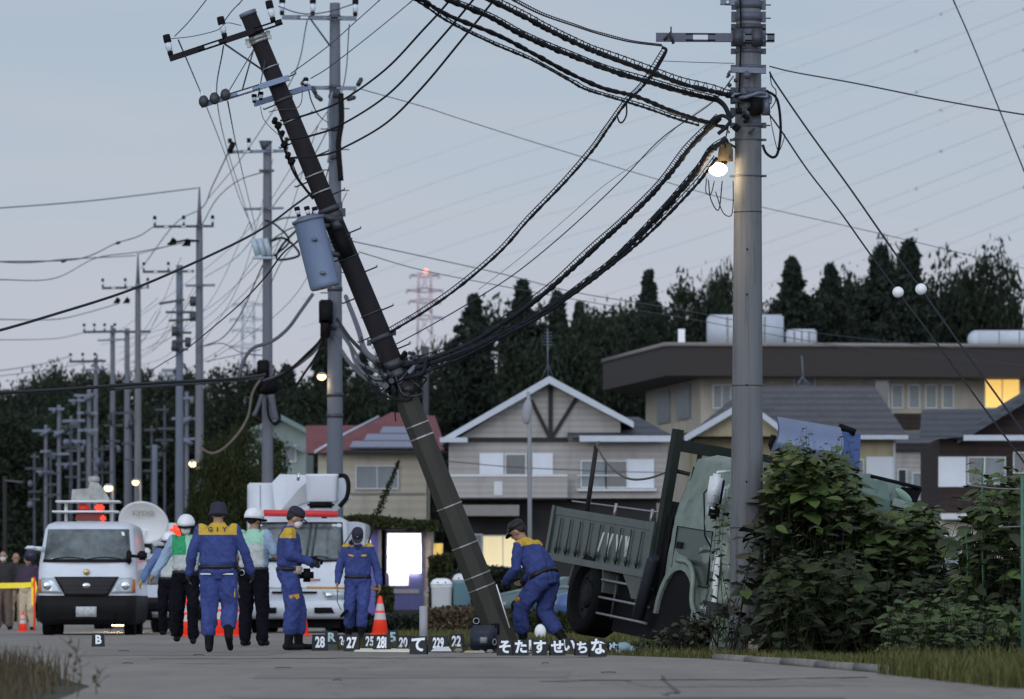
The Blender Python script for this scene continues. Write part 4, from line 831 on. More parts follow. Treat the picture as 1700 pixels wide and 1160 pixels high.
cable('power_cable', 'faint thin wire parallel above the single rising wire', 'wire', [(795, 480, 64), (863, 428, 63), (945, 358, 62), (1000, 310, 61), (1072, 258, 60), (1130, 205, 59.2), (1180, 170, 58.6)], .005, pale_wire)
# three curved service cables through the pole tops
cable('power_cable', 'uppermost of three curved black wires attached to the leaning pole', 'wire', [(466, 200, 61), (510, 190, 60.6), (567, 167, 60), (640, 115, 59), (700, 52, 58), (745, 2, 57.4), (790, -60, 57)], .013, cable_m)
cable('power_cable', 'middle of three curved black wires attached to the leaning pole', 'wire', [(475, 232, 61), (520, 224, 60.5), (568, 206, 60), (640, 160, 59), (700, 99, 58), (785, 0, 57), (825, -60, 56.6)], .013, cable_m)
cable('power_cable', 'lowest of three curved black wires attached to the leaning pole', 'wire', [(482, 262, 61), (530, 258, 60.5), (566, 247, 60), (640, 205, 59), (700, 146, 58), (760, 74, 57.4), (820, 0, 56.8), (860, -50, 56.5)], .013, cable_m)
thin = [('wire from the leftmost top insulator off the upper edge', [(290, 60, 61), (315, 34, 60.6), (342, 0, 60.2), (380, -50, 59.8)], .006), ('wire from the second top insulator off the upper edge', [(373, 34, 61), (385, 18, 60.6), (402, 0, 60.2), (440, -45, 60)], .006),
 ('wire from the blue arm end climbing to the top edge', [(483, 122, 61.3), (545, 76, 62), (590, 36, 63), (632, -2, 64), (690, -60, 65)], .007), ('wire from the third arm climbing right past the tall pole', [(516, 130, 61.6), (548, 110, 62), (620, 54, 63), (685, 0, 64), (740, -50, 65)], .007),
 ('long straight wire from the leftmost top insulator down to the small transformer', [(296, 66, 61), (340, 170, 90), (375, 260, 120), (398, 330, 138), (424, 388, 144)], .009), ('wire from second insulator slanting down left to the small transformer', [(371, 76, 61), (360, 160, 80), (375, 240, 110), (400, 320, 135), (420, 388, 144)], .009), ('wire from the blue arm down to the small transformer', [(378, 168, 61.2), (392, 240, 90), (408, 310, 120), (426, 385, 144)], .009),
 ('loose wire between the top insulators', [(284, 64, 61), (320, 60, 61), (360, 50, 61), (376, 38, 61), (400, 42, 61.2)], .005), ('faint jumper between blue arm and tall pole', [(512, 148, 62), (518, 170, 70), (530, 192, 80), (545, 204, 103)], .009), ('jumper loop under the third arm', [(502, 150, 61.2), (500, 170, 61.2), (490, 180, 61.2), (462, 182, 61.2), (446, 186, 61.2)], .006), ('wire dropping from the third arm across to the flank fittings', [(432, 176, 61.2), (438, 198, 61.2), (456, 218, 61.2), (470, 228, 61.2)], .005),
 ('jumper between insulators on the tall pole top arm', [(462, 10, 103.5), (490, 20, 103.5), (515, 23, 103.5), (550, 18, 103.5), (588, 6, 103.5)], .012), ('faint wire falling from the tall pole top to the crowded poles', [(510, 34, 104), (490, 120, 120), (440, 205, 145), (395, 270, 165), (345, 330, 180)], .012),
 ('wire from the tall pole second arm to the far poles', [(580, 40, 104), (568, 150, 115), (520, 260, 130), (462, 330, 145), (400, 420, 175), (340, 460, 190)], .012), ('faint wire fanning between tall pole and the small transformer pole', [(548, 270, 104), (520, 360, 118), (470, 430, 140), (450, 470, 145)], .012), ('wire leaving the small transformer pole leftwards', [(438, 285, 145), (395, 300, 160), (360, 330, 175), (336, 372, 180)], .016),
 ('faint wire left of the small transformer pole', [(378, 255, 145), (352, 310, 165), (335, 345, 180), (290, 372, 200), (235, 445, 225)], .018), ('thin wire falling from the transformer pole to the spike pole', [(436, 440, 145), (400, 520, 160), (370, 560, 170), (336, 575, 180)], .02)]
for lb, pts, r in thin: cable('power_cable', lb, 'wire', pts, r)
# left side long lines
cable('power_cable', 'thick black cable rising from the left edge across the poles to the leaning pole', 'cable', [(-60, 562, 48), (0, 548, 49), (76, 526, 50.5), (203, 486, 53), (300, 446, 55), (400, 399, 57.5), (450, 370, 59), (490, 340, 60.4), (524, 316, 61.2)], .014, cable_m)
cable('power_cable', 'heavy dark cable crossing level in front of the left tree line', 'cable', [(-60, 654, 60), (0, 652, 61), (110, 646, 64), (220, 638, 67), (330, 632, 70), (400, 628, 72), (440, 622, 74)], .022, cable_m)
cable('power_cable', 'dark cable running under the heavy level cable into the splice', 'cable', [(180, 646, 90), (260, 640, 100), (330, 636, 110), (400, 630, 125), (436, 628, 144)], .03, cable_m)
cable('power_cable', 'thin black wire climbing from the far spike pole to the leaning transformer', 'wire', [(237, 624, 110), (275, 600, 100), (308, 580, 92), (355, 542, 82), (400, 503, 75), (440, 460, 68), (470, 420, 64), (505, 390, 61.5), (520, 350, 61.2)], .011, cable_m)
wr = random.Random(77)
for i in range(22):
    a = wr.choice(((444, 252, 145), (444, 347, 145), (331, 376, 180), (331, 474, 180), (556, 150, 104), (556, 262, 104), (298, 450, 200), (298, 520, 200))); b = wr.choice(((229, 478, 225), (187, 552, 262), (159, 600, 272), (211, 560, 258), (298, 560, 200), (331, 560, 180), (229, 560, 225), (444, 470, 145)))
    if a[2] >= b[2]: continue
    ax, bx2 = a[0]+wr.uniform(-40, 25), b[0]+wr.uniform(-30, 25); ay, by = a[1]+wr.uniform(-5, 60), b[1]+wr.uniform(-10, 60); mid_ = ((ax+bx2)/2+wr.uniform(-6, 20), max(ay, by)*.6+min(ay, by)*.4+wr.uniform(4, 22), (a[2]+b[2])/2)
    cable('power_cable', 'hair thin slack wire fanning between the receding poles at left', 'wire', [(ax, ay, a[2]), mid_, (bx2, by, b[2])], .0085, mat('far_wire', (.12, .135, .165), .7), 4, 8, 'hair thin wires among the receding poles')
LN_ = [('top thin line from the spike pole to the left edge', [(327, 312, 180), (230, 324, 172), (130, 335, 165), (0, 345, 158), (-60, 348, 155)], .02), ('sagging wire with a clamp right of the left edge', [(255, 376, 180), (230, 392, 175), (192, 404, 170), (150, 424, 165), (108, 432, 160), (0, 434, 150), (-60, 434, 145)], .02), ('faint wire below the clamp wire on the left', [(225, 424, 222), (190, 426, 210), (110, 430, 200), (40, 436, 190), (-60, 431, 180)], .02), ('pale wire in the left sky over the spike insulators', [(300, 404, 180), (230, 418, 175), (160, 428, 170), (90, 462, 160), (0, 464, 150), (-60, 463, 140)], .016),
 ('pale wire at the height of the four insulator pole', [(196, 504, 225), (140, 520, 215), (90, 530, 205), (0, 530, 195), (-60, 530, 190)], .02), ('pale wire above the left trees', [(140, 552, 290), (90, 562, 270), (0, 564, 250), (-60, 564, 240)], .02), ('lowest pale wire above the left trees', [(120, 590, 320), (70, 604, 300), (0, 615, 280), (-60, 620, 270)], .025), ('faint pale wire leaving the far leftmost pole', [(170, 596, 320), (90, 612, 300), (0, 624, 280), (-60, 630, 270)], .02), ('wire between the spike poles', [(331, 400, 180), (290, 406, 200), (231, 421, 225)], .015), ('low wire between spike poles and crowded pole', [(340, 574, 180), (370, 570, 170), (400, 585, 160), (436, 590, 145)], .018), ('sloped wire right of the spike pole base', [(340, 600, 180), (380, 592, 165), (432, 580, 145)], .014)]
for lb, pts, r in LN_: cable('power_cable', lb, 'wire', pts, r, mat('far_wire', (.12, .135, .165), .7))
for (x, y, D_, lb) in ((196, 403, 170, 'small dark clamp on the sagging left wire'), (106, 433, 160, 'pale clamp hanging on the left wire junction')): m = MB(); m.obox(P(x, y, D_), (.2, .1, .09), Matrix.Rotation(-.3, 3, 'Y'), 0, .03); tag(settle(m.build('wire_clamp', wire_m)), lb, 'wire clamp')
# right side
cable('power_cable', 'thin wire from the upright pole curving down to the right edge', 'wire', [(1278, 110, 58.4), (1320, 120, 57), (1420, 138, 55), (1560, 166, 53), (1700, 190, 51), (1760, 196, 50)], .008)
cable('power_cable', 'steep thin wire crossing the upper right corner', 'wire', [(1560, -60, 46), (1583, 0, 46), (1610, 62, 46), (1655, 172, 46), (1700, 283, 46), (1725, 340, 46)], .007)
cable('power_cable', 'faint short wire left of the steel arm top', 'wire', [(1100, 101, 60), (1150, 103, 59.4), (1219, 105, 58.6)], .004, wire_m)
def guy(label, pts, ball_at):
    r = thing('guy_wire', label, 'guy wire', P(*pts[-1])); m = MB(); m.tube(smooth_path([P(*p) for p in pts]), .0105, 6); m.build('strand', cable_m, r)
    m = MB(); m.ball(P(*ball_at), .06, 0, 18, 12); m.build('ball_guard', white_m, r)
guy('right steep black guy wire from the upright pole with a white ball', [(1278, 120, 58.4), (1288, 138, 58.2), (1340, 214, 57), (1415, 318, 55.3), (1490, 426, 53.5), (1530, 481, 52.6), (1600, 580, 51), (1690, 705, 49), (1740, 775, 48)], (1529, 480, 52.5))
guy('left steep black guy wire from the upright pole with a white ball', [(1276, 188, 58.4), (1297, 217, 58.2), (1340, 281, 57.2), (1395, 352, 56), (1442, 418, 55), (1492, 486, 54), (1548, 560, 52.8), (1610, 645, 51.5), (1680, 740, 50), (1740, 822, 49)], (1491, 485, 53.9))
faint = [('long thin wire falling gently across the middle sky behind all cables', [(600, 148, 100), (700, 176, 104), (758, 195, 106), (900, 240, 112), (1080, 294, 118), (1215, 332, 124), (1480, 392, 134), (1760, 460, 145)], .009), ('upper of two faint wires running right behind the leaning pole', [(570, 397, 105), (700, 425, 115), (840, 456, 125), (960, 486, 135), (1120, 512, 150), (1350, 552, 165), (1760, 596, 190)], .011), ('lower of two faint wires running right behind the leaning pole', [(596, 418, 105), (700, 448, 115), (840, 476, 125), (1000, 505, 140), (1150, 530, 150), (1400, 574, 165), (1760, 612, 190)], .01), ('faint wire stretched before the flat roofed building', [(1350, 570, 150), (1500, 590, 150), (1700, 608, 150), (1760, 612, 150)], .01),
 ('thin wire across the beige house front', [(740, 765, 150), (850, 775, 150), (1000, 782, 150), (1100, 784, 150)], .012)]
for lb, pts, r in faint: cable('power_cable', lb, 'wire', pts, r)
# distant high voltage lines across the sky
for i in range(15):
    y0 = 90+i*38+(i % 3)*8; D_ = 620
    pts = [(560-60, y0+230+18, D_+150), (800, y0+140, D_+100), (1100, y0+50, D_+50), (1400, y0-52, D_), (1700, y0-168, D_-40), (1780, y0-200, D_-50)]
    def spc(m, path, i=i):
        for k in (27, 32, 37, 41): 
            if k < len(path)-2 and (i % 3 != 0): m.ball(path[min(len(path)-1, k+(i % 2))], .2, 0, 8, 6)
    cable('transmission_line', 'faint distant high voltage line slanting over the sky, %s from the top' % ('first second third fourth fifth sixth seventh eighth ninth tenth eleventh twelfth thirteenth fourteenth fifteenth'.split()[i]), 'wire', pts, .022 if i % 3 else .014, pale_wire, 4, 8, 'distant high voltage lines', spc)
# ================================================================ TREES AND PLANTS
def leaf_mat(name, col, col2, rough=.7, sub=0):
    m = mat(name, col, rough, var=.3, scale=.8); n = m.node_tree.nodes; l = m.node_tree.links; b = n['Principled BSDF']; b.inputs['Specular IOR Level'].default_value = .12
    g = n.new('ShaderNodeNewGeometry'); mixn = n.new('ShaderNodeMix'); mixn.data_type = 'RGBA'; src = b.inputs['Base Color'].links[0].from_socket
    l.new(g.outputs['Random Per Island'], mixn.inputs[0]); l.new(src, mixn.inputs[6]); mixn.inputs[7].default_value = (*col2, 1); l.new(mixn.outputs[2], b.inputs['Base Color'])
    return m
conif = leaf_mat('conifer_needles', (.011, .017, .013), (.026, .037, .028)); broad = leaf_mat('dark_foliage', (.011, .016, .0105), (.026, .036, .023)); bark = mat('bark', (.035, .03, .025), .9, var=.3)
broad2 = leaf_mat('olive_foliage', (.018, .024, .009), (.036, .044, .015))
def rough_leaf(m, c, s, r):
    a = Vector((r.gauss(0, 1), r.gauss(0, 1), r.gauss(0, 1))).normalized(); b = a.orthogonal().normalized(); q = r.uniform(0, 6.28); b = b*math.cos(q)+a.cross(b)*math.sin(q); d = a.cross(b)
    L1 = s*r.uniform(.6, 1.3); W = s*r.uniform(.35, .7)
    m.add([c-b*L1*.5, c+d*W*.5+a*s*.12, c+b*L1*.5, c-d*W*.5+a*s*.12], [(0, 1, 2, 3)])
def tree_crown(kind, h, w, seed, n, s, base=.12):
    r = random.Random(seed); m = MB()
    if kind == 'cone':
        tiers = 15
        cl = []
        for i in range(int(n/34)):
            t = r.random()**.85; z = h*(base+(1-base)*t); rad = w*.70*(1-t)**.6*(.74+.26*math.sin(t*tiers*1.7+seed))
            a = r.uniform(0, 6.28); q = r.random()**.45; rr = rad*q*(.8+.25*math.sin(a*3+t*9+seed)+r.uniform(-.1, .25)); cl.append((Vector((math.cos(a)*rr, math.sin(a)*rr, z-q*rad*.22)), .26*w/5*(.3+1.0*(1-t))))
        for c, R0 in cl:
            for k in range(34): rough_leaf(m, c+Vector((r.gauss(0, R0), r.gauss(0, R0), r.gauss(0, R0*.55))), s*r.uniform(.6, 1.2), r)
    else:
        lobes = [(Vector((r.uniform(-.33, .33)*w, r.uniform(-.3, .3)*w, h*r.uniform(.35, .86))), w*r.uniform(.15, .27)) for _ in range(13)]
        for i in range(int(n/30)):
            c, R0 = r.choice(lobes); d = Vector((r.gauss(0, 1), r.gauss(0, 1), r.gauss(0, 1))).normalized(); p = c+d*R0*r.uniform(.55, 1.08)*Vector((1, 1, .85)).length/1.65
            if p.z < h*base: continue
            for k in range(30): rough_leaf(m, p+Vector((r.gauss(0, 1), r.gauss(0, 1), r.gauss(0, .7)))*w*.045, s*r.uniform(.6, 1.2), r)
    return m
def make_tree(kind, h, w, seed, n=7000, s=.3, m_=None, base=.12, label='', group=None):
    t = thing('conifer_tree' if kind == 'cone' else 'tree', label, 'tree', (0, 0, 0), group=group)
    m = MB(); m.tube([(0, 0, -.3), (.05, 0, h*.4), (0, .05, h*.95)], [w*.035, w*.026, w*.005], 8)
    r = random.Random(seed)
    for k in range(9): a = r.uniform(0, 6.28); z = h*r.uniform(.2, .75); m.tube([(0, 0, z), (math.cos(a)*w*.2, math.sin(a)*w*.2, z+h*.05), (math.cos(a)*w*.34, math.sin(a)*w*.34, z+h*.09)], [w*.014, w*.009, w*.003], 5)
    loc(m, 'trunk', bark, t)
    c = tree_crown(kind, h, w, seed, n, s, base); c.build('crown', m_ or (conif if kind == 'cone' else broad), None, fixn=False).parent = t
    return t
protos = {}
def plant_tree(kind, px, D, ytop, wpx, label, var=0, m_=None, rz=None):
    key = (kind, var, m_.name if m_ else '')
    if key not in protos:
        t = make_tree(kind, 20, 8 if kind == 'cone' else 15, 11+var*7, 24000 if kind == 'cone' else 20000, .5 if kind == 'cone' else .62, m_); protos[key] = t; used = False
    else: t = copy_tree(protos[key])
    h = Z(ytop, D)*(1.0 if kind == 'cone' else 1.07); w = wpx/FPX*D*(1.85 if kind == 'cone' else 1.25); bw_ = 8 if kind == 'cone' else 15
    t.location = (X(px, D), D, 0); t.scale = (w/bw_, w/bw_, h/20); t.rotation_euler.z = rnd.uniform(0, 6.28)
    t['label'] = label; t['category'] = 'tree'; t['group'] = 'trees behind the houses'
    return t
T = [('cone', 787, 300, 492, 92, 'conifer standing just right of the red topped pylon'), ('cone', 868, 310, 468, 100, 'tall conifer, second from the pylon, above the beige house'), ('cone', 925, 300, 487, 84, 'conifer above the roof antenna of the beige house'), ('cone', 962, 320, 505, 70, 'narrow conifer with gaps, right of the roof antenna'),
 ('cone', 1076, 300, 452, 84, 'pointed conifer left of the upright pole, above the flat roof corner'), ('round', 1035, 310, 515, 150, 'rounded dark tree below the pointed conifer'), ('round', 1150, 320, 492, 150, 'rounded dark tree directly left of the upright pole'), ('round', 1215, 330, 470, 90, 'dark tree mostly hidden behind the upright pole'),
 ('cone', 1315, 300, 432, 104, 'large conifer right of the upright pole'), ('cone', 1378, 310, 442, 84, 'conifer between the large one and the forked tree'), ('cone', 1462, 290, 412, 110, 'left crown of the tall ragged trees behind the ball guards'), ('cone', 1510, 290, 402, 104, 'right and tallest of the ragged trees behind the ball guards'), ('round', 1480, 300, 440, 130, 'dense tree filling the space under the two ragged tops'),
 ('round', 1415, 320, 480, 120, 'dark round tree behind the rooftop boxes'), ('round', 1580, 300, 470, 130, 'round tree right of the tallest ragged tree'), ('round', 1660, 300, 444, 150, 'broad leafy tree at the right edge of the skyline'), ('round', 1625, 310, 480, 110, 'darker tree tucked under the right edge tree'), ('round', 1250, 320, 500, 120, 'tree behind the tall rooftop box'),
 ('round', 830, 330, 530, 170, 'dark mass of leaves between the first conifers'), ('round', 740, 320, 590, 110, 'low tree between pylon and beige house'), ('round', 900, 280, 560, 170, 'dark tree directly behind the beige house gable'), ('round', 985, 285, 545, 150, 'dark tree at the left end of the flat roof'), ('round', 1060, 290, 530, 150, 'dark tree behind the corner of the flat roof'), ('round', 1345, 320, 500, 130, 'low dark tree behind the big building roof'),
 ('cone', 546, 300, 548, 80, 'conifer hiding behind the tall pale pole'), ('cone', 602, 310, 588, 76, 'conifer between tall pole and the broken joint'), ('cone', 476, 320, 608, 84, 'small conifer right of the transformer pole'), ('round', 640, 330, 610, 130, 'dark tree behind the broken pole joint'), ('round', 560, 280, 640, 150, 'low dark tree over the red roof'), ('round', 500, 290, 645, 130, 'low dark tree over the pale green house'), ('round', 690, 290, 620, 120, 'dark tree over the solar panels'),
 ('round', 400, 330, 625, 150, 'dark tree behind the transformer pole base'), ('round', 350, 400, 618, 110, 'far dark tree under the spike pole'), ('round', 300, 380, 640, 150, 'far dark tree behind the crowded pole'), ('round', 225, 420, 632, 130, 'far dark tree behind the second spike pole'), ('round', 120, 450, 618, 160, 'far tree forming the left hump of the skyline'), ('round', 75, 460, 630, 120, 'far tree sloping down left of the hump'), ('round', 175, 440, 634, 120, 'far tree right of the hump'), ('round', 20, 430, 648, 150, 'far dark tree at the left edge'), ('round', -30, 420, 655, 130, 'far dark tree running out of the left edge'), ('round', 260, 300, 690, 180, 'dark lower tree behind the satellite dish'), ('round', 120, 300, 700, 220, 'dark lower tree behind the van roof'), ('round', 10, 280, 700, 200, 'dark lower tree above the people at the left edge'), ('round', 190, 320, 680, 200, 'dark lower tree behind the far pole cluster'), ('round', 60, 330, 680, 180, 'dark lower tree behind the short pale pole')]
for i, (k, px, D, yt, w, lb) in enumerate(T): plant_tree(k, px, D, yt, w, lb, i % 3)
T2 = [('round', 395, 150, 728, 86, 'olive green bushy tree left of the bucket truck'), ('round', 430, 165, 738, 90, 'olive green tree behind the bucket truck cabinet'), ('round', 352, 170, 745, 60, 'dim olive tree below the spike pole')]
for i, (k, px, D, yt, w, lb) in enumerate(T2): plant_tree(k, px, D, yt, w, lb, 3+i % 2, broad2)
# distant dark hill behind everything
hill = mat('wooded_hill', (.02, .026, .02), .95, var=.4, scale=.05, bump=.5)
m = MB(); n_ = 150
tops = []
for i in range(n_+1): px = -2600+6800*i/n_; y = 690+18*math.sin(i*.35)+10*math.sin(i*1.3); tops.append(P(px, y-60*max(0, min(1, (px-500)/300)), 520))
vs = [Vector((p.x, 505, -1)) for p in tops]+[Vector((p.x*1.02, 535, p.z*.8)) for p in tops]+[Vector((p.x, 560, p.z)) for p in tops]+[Vector((p.x*1.2, 760, -1)) for p in tops]; K_ = n_+1
m.add(vs, [(j*K_+i, j*K_+i+1, (j+1)*K_+i+1, (j+1)*K_+i) for j in range(3) for i in range(n_)], 0, True)
tag(m.build('hill', hill), 'low dark wooded hill closing the background', None, None, 'structure')
# dark hedges along the far road
def hedge(label, x0, x1, D, ytop, dep, n, s, m_, cat='hedge'):
    m = MB(); r = random.Random(int(x0+D)); ax, bx_, zt = X(x0, D), X(x1, D), Z(ytop, D)
    for i in range(n):
        x = r.uniform(ax, bx_); y = D+r.uniform(0, dep); zz = zt*(.85+.18*math.sin(x*1.7)+.06*math.sin(x*5.1)); z = zz*r.random()**.6; rough_leaf(m, Vector((x, y, z)), s*r.uniform(.6, 1.3), r)
    hc = MB(); k = 24; rr = [Vector((ax+(bx_-ax)*i/k, D+dep*.5, 0)) for i in range(k+1)]
    o = thing('hedge', label, cat, ((ax+bx_)/2, D, 0)); m.build('foliage', m_, o, fixn=False)
    hc.box((ax, D+dep*.35, 0), (bx_, D+dep*.8, zt*.66)); hc.build('branches', bark, o); return o
hedge('dark hedge bounding the road at the far left', -40, 60, 160, 880, 3, 2600, .3, broad); hedge('dark hedge behind the satellite dish truck', 225, 420, 175, 850, 3, 4200, .3, broad)
def creeper(label, x0, x1, D, y0, y1, n, s, m_, name='creeper', dep=.8, cat='plant'):
    m = MB(); r = random.Random(n)
    for i in range(n): x = X(r.uniform(x0, x1), D); rough_leaf(m, Vector((x, D+r.uniform(-dep/2, dep/2), Z(r.uniform(y0, y1)+5*math.sin(x*2), D))), s*r.uniform(.6, 1.3), r)
    return tag(settle(m.build(name, m_, None, fixn=False)), label, cat)
creeper('olive creeper draped over the shelter roof above the glowing machine', 562, 728, 137.3, 860, 876, 1300, .16, broad2)
creeper('dark green shrub beside the glowing vending machine', 626, 652, 118, 972, 1012, 1000, .14, broad2, 'shrub')
creeper('green climbing plant under the dim yellow lantern', 712, 752, 130, 918, 1004, 1400, .15, broad2, 'shrub')
creeper('dark leafy hedge in front of the beige house window', 750, 920, 150, 945, 1012, 4500, .2, broad, 'shrub', 2)
creeper('brown dry weeds in front of the garbage bins', 700, 812, 100, 1010, 1048, 1600, .12, leaf_mat('dry_weeds', (.06, .045, .03), (.11, .08, .05)), 'shrub', 2)
creeper('low dark green bushes right of the bins beyond the officer', 790, 960, 90, 1012, 1046, 2600, .12, broad2, 'shrub', 2)
creeper('dark planting left of the bins behind the cones', 540, 700, 100, 1018, 1050, 2800, .13, broad, 'shrub', 2)
creeper('dark vegetation right of the crashed truck under the brown house', 1520, 1760, 120, 945, 1045, 5500, .18, broad, 'shrub', 3)

# ---- foreground bush of large leaves
def leaf(m, c, s, n_, d, r, curl=.25, mi=0):
    "one oval pointed leaf: midrib along d, facing n_, with a fold along the rib"
    n_ = (n_-d*n_.dot(d)); n_ = n_.normalized() if n_.length > 1e-4 else d.orthogonal().normalized(); w = d.cross(n_)
    prof = [(0, 0), (.18, .26), (.42, .36), (.7, .26), (.9, .1), (1, 0)]; vs = []; fs = []
    for i, (t, h) in enumerate(prof):
        drop = -curl*t*t*s; p = c+d*t*s+n_*drop
        vs += [p, p+w*h*s+n_*.12*h*s, p-w*h*s+n_*.12*h*s]
    for i in range(5): a = i*3; b = a+3; fs += [(a, b, b+1, a+1), (a, a+2, b+2, b)]
    m.add(vs, fs, mi, True)
mixl = leaf_mat('bush_leaf_mid', (.01, .017, .007), (.03, .046, .015), .55); big = leaf_mat('bush_leaf', (.02, .036, .009), (.062, .098, .022), .55); big2 = leaf_mat('bush_leaf_shaded', (.005, .008, .004), (.018, .027, .011), .5); grn = leaf_mat('vine_leaf', (.012, .02, .01), (.03, .042, .018), .5); stemm = mat('green_stem', (.02, .022, .012), .9, spec=.1)
for m_ in (big, big2, grn): m_.node_tree.nodes['Principled BSDF'].inputs['Specular IOR Level'].default_value = .3
def bush(label, outline, D0, D1, n, s, mats, name='bush', jit=10, seed=1):
    "outline: list of (px, top py) describing the crown's height; leaves on shoots through the whole depth"
    r = random.Random(seed); root = thing(name, label, 'bush', (X((outline[0][0]+outline[-1][0])/2, (D0+D1)/2), (D0+D1)/2, 0)); lf = MB(); st = MB()
    def topat(px):
        for a, b in zip(outline, outline[1:]):
            if px <= b[0]: t = (px-a[0])/max(1, b[0]-a[0]); return a[1]+(b[1]-a[1])*t
        return outline[-1][1]
    for i in range(n):
        px = r.uniform(outline[0][0], outline[-1][0]); D = r.uniform(D0, D1); zt = Z(topat(px)+abs(r.gauss(0, jit))*(1 if r.random() < .85 else -.6), D); tilt = Vector((r.gauss(0, .18), r.gauss(0, .18), 0)); z0 = 0 if r.random() > .4 else zt*r.uniform(.2, .7)
        p0 = Vector((X(px, D), D, z0))-tilt*(zt-z0); p1 = Vector((X(px, D), D, zt)); mid_ = p0.lerp(p1, .5)+Vector((r.gauss(0, .06), r.gauss(0, .06), 0)); path = smooth_path([p0, mid_, p1], 4)
        st.tube(path, [.008-.0008*k for k in range(len(path))], 4)
        L0 = (p1-p0).length; k = max(3, int(L0/.085))
        for j in range(k):
            t = (j+.6)/k; q = path[min(len(path)-1, int(t*(len(path)-1)))].lerp(path[min(len(path)-1, int(t*(len(path)-1))+1)], t*(len(path)-1) % 1); a = j*2.4+r.uniform(-.5, .5)+i
            d = Vector((math.cos(a), math.sin(a), r.uniform(-.35, .5))).normalized(); sz = s*r.choice((.35, .5, .7, .9, 1.0, 1.25))*r.uniform(.85, 1.15)*(.8+.4*t if t < .85 else .75); leaf(lf, q+d*.02, sz, Vector((r.gauss(0, .25), r.gauss(0, .25)-.25, 1)), d, r, .3, 0 if (t*L0+z0) > zt-.55 or r.random() < .12 else 1)  # top light painted in: lit leaf colour above, shaded colour below
    st.build('stems', stemm, root, fixn=False); lf.build('leaves', mats, root, fixn=False); return root
bush('large dark leafy bush swallowing the truck front, right of the upright pole', [(1284, 775), (1296, 745), (1325, 735), (1360, 765), (1385, 742), (1402, 770), (1425, 822), (1450, 840), (1480, 858), (1510, 838), (1550, 838), (1562, 880)], 56.0, 59.3, 440, .19, [big, big2])
bush('lower dark leafy bush in front, between the upright pole and the vines', [(1285, 935), (1320, 900), (1380, 915), (1450, 935), (1530, 955), (1600, 960), (1640, 960)], 53.2, 56.4, 300, .17, [mixl, big2], jit=45, seed=5)
bush('vine covered shrub at the right edge before the brown house', [(1590, 935), (1612, 880), (1628, 780), (1650, 788), (1668, 776), (1700, 790), (1750, 800)], 53.5, 56.5, 150, .18, [big, grn], 'bush', jit=34, seed=8)
bush('low leafy undergrowth along the verge at the right', [(1480, 1000), (1560, 985), (1640, 1000), (1740, 975)], 49, 53, 200, .14, [big, mixl], 'undergrowth', jit=26, seed=9)
bush('weeds around the foot of the upright pole and truck bumper', [(1062, 1058), (1110, 1030), (1160, 1008), (1188, 1000), (1215, 1030), (1240, 1000), (1275, 1040)], 56.6, 58.2, 95, .085, [grn, big2], 'undergrowth', seed=12)
bush('leaves growing up against the truck window behind the upright pole', [(1190, 820), (1200, 800), (1210, 815)], 59.0, 59.6, 5, .12, [big, big2], 'undergrowth', seed=21)
# ---- grasses
def grass(label, area, n, h, m_, name='grass', seed=2, lean=.3, w=.006):
    r = random.Random(seed); m = MB()
    for i in range(n):
        x, y, hk = area(r); hh = h*hk*r.uniform(.5, 1.2); a = r.uniform(0, 6.28); l_ = Vector((math.cos(a), math.sin(a), 0))*hh*lean*r.random(); q = Vector((math.cos(a+1.6), math.sin(a+1.6), 0))*w; p = Vector((x, y, gz(x, y)-.01))
        m.add([p-q, p+q, p+l_*.35+q*.8+Vector((0, 0, hh*.55)), p+l_*.35-q*.8+Vector((0, 0, hh*.55)), p+l_+Vector((0, 0, hh))], [(0, 1, 2, 3), (3, 2, 4)])
    return tag(m.build(name, m_, None, fixn=False), label, 'grass', None, 'stuff')
gg = leaf_mat('verge_grass', (.04, .05, .014), (.12, .115, .04), .7); dg = leaf_mat('dry_grass', (.035, .03, .018), (.11, .09, .058), .8)
def ar1(r):
    y = r.uniform(33, 46) if r.random() < .75 else r.uniform(46, 57); x = lerp_edge(R_edge, y)+(.18 if y > 40 else -.1)+abs(r.gauss(0, 1.2)); return x, y, (1+.5*noise.noise(Vector((x*1.3, y*.5, 0))))*(1.2 if y < 43 else .6)
grass('short green grass on the verge behind the kerb', ar1, 17000, .15, gg, seed=3, lean=.7)
def ar2(r): y = r.uniform(59, 100); x = r.uniform(-2.2, 6); return max(x, lerp_edge(R_edge, y)+.3), y, 1
grass('patchy grass on the ground beyond the markers', ar2, 12000, .1, gg, seed=4, w=.012)
def ar3(r): y = r.uniform(24, 44); x = lerp_edge(L_edge, y)-.1-abs(r.gauss(0, .8)); return x, y, 1
grass('dry tan grass at the near left road edge', ar3, 1500, .24, dg, seed=5, lean=.6, w=.005)
def ar4(r): y = r.uniform(70, 150); x = lerp_edge(L_edge, y)-.1-abs(r.gauss(0, 2)); return x, y, 1
grass('low grass on the far left roadside', ar4, 5000, .14, gg, seed=6, w=.015)
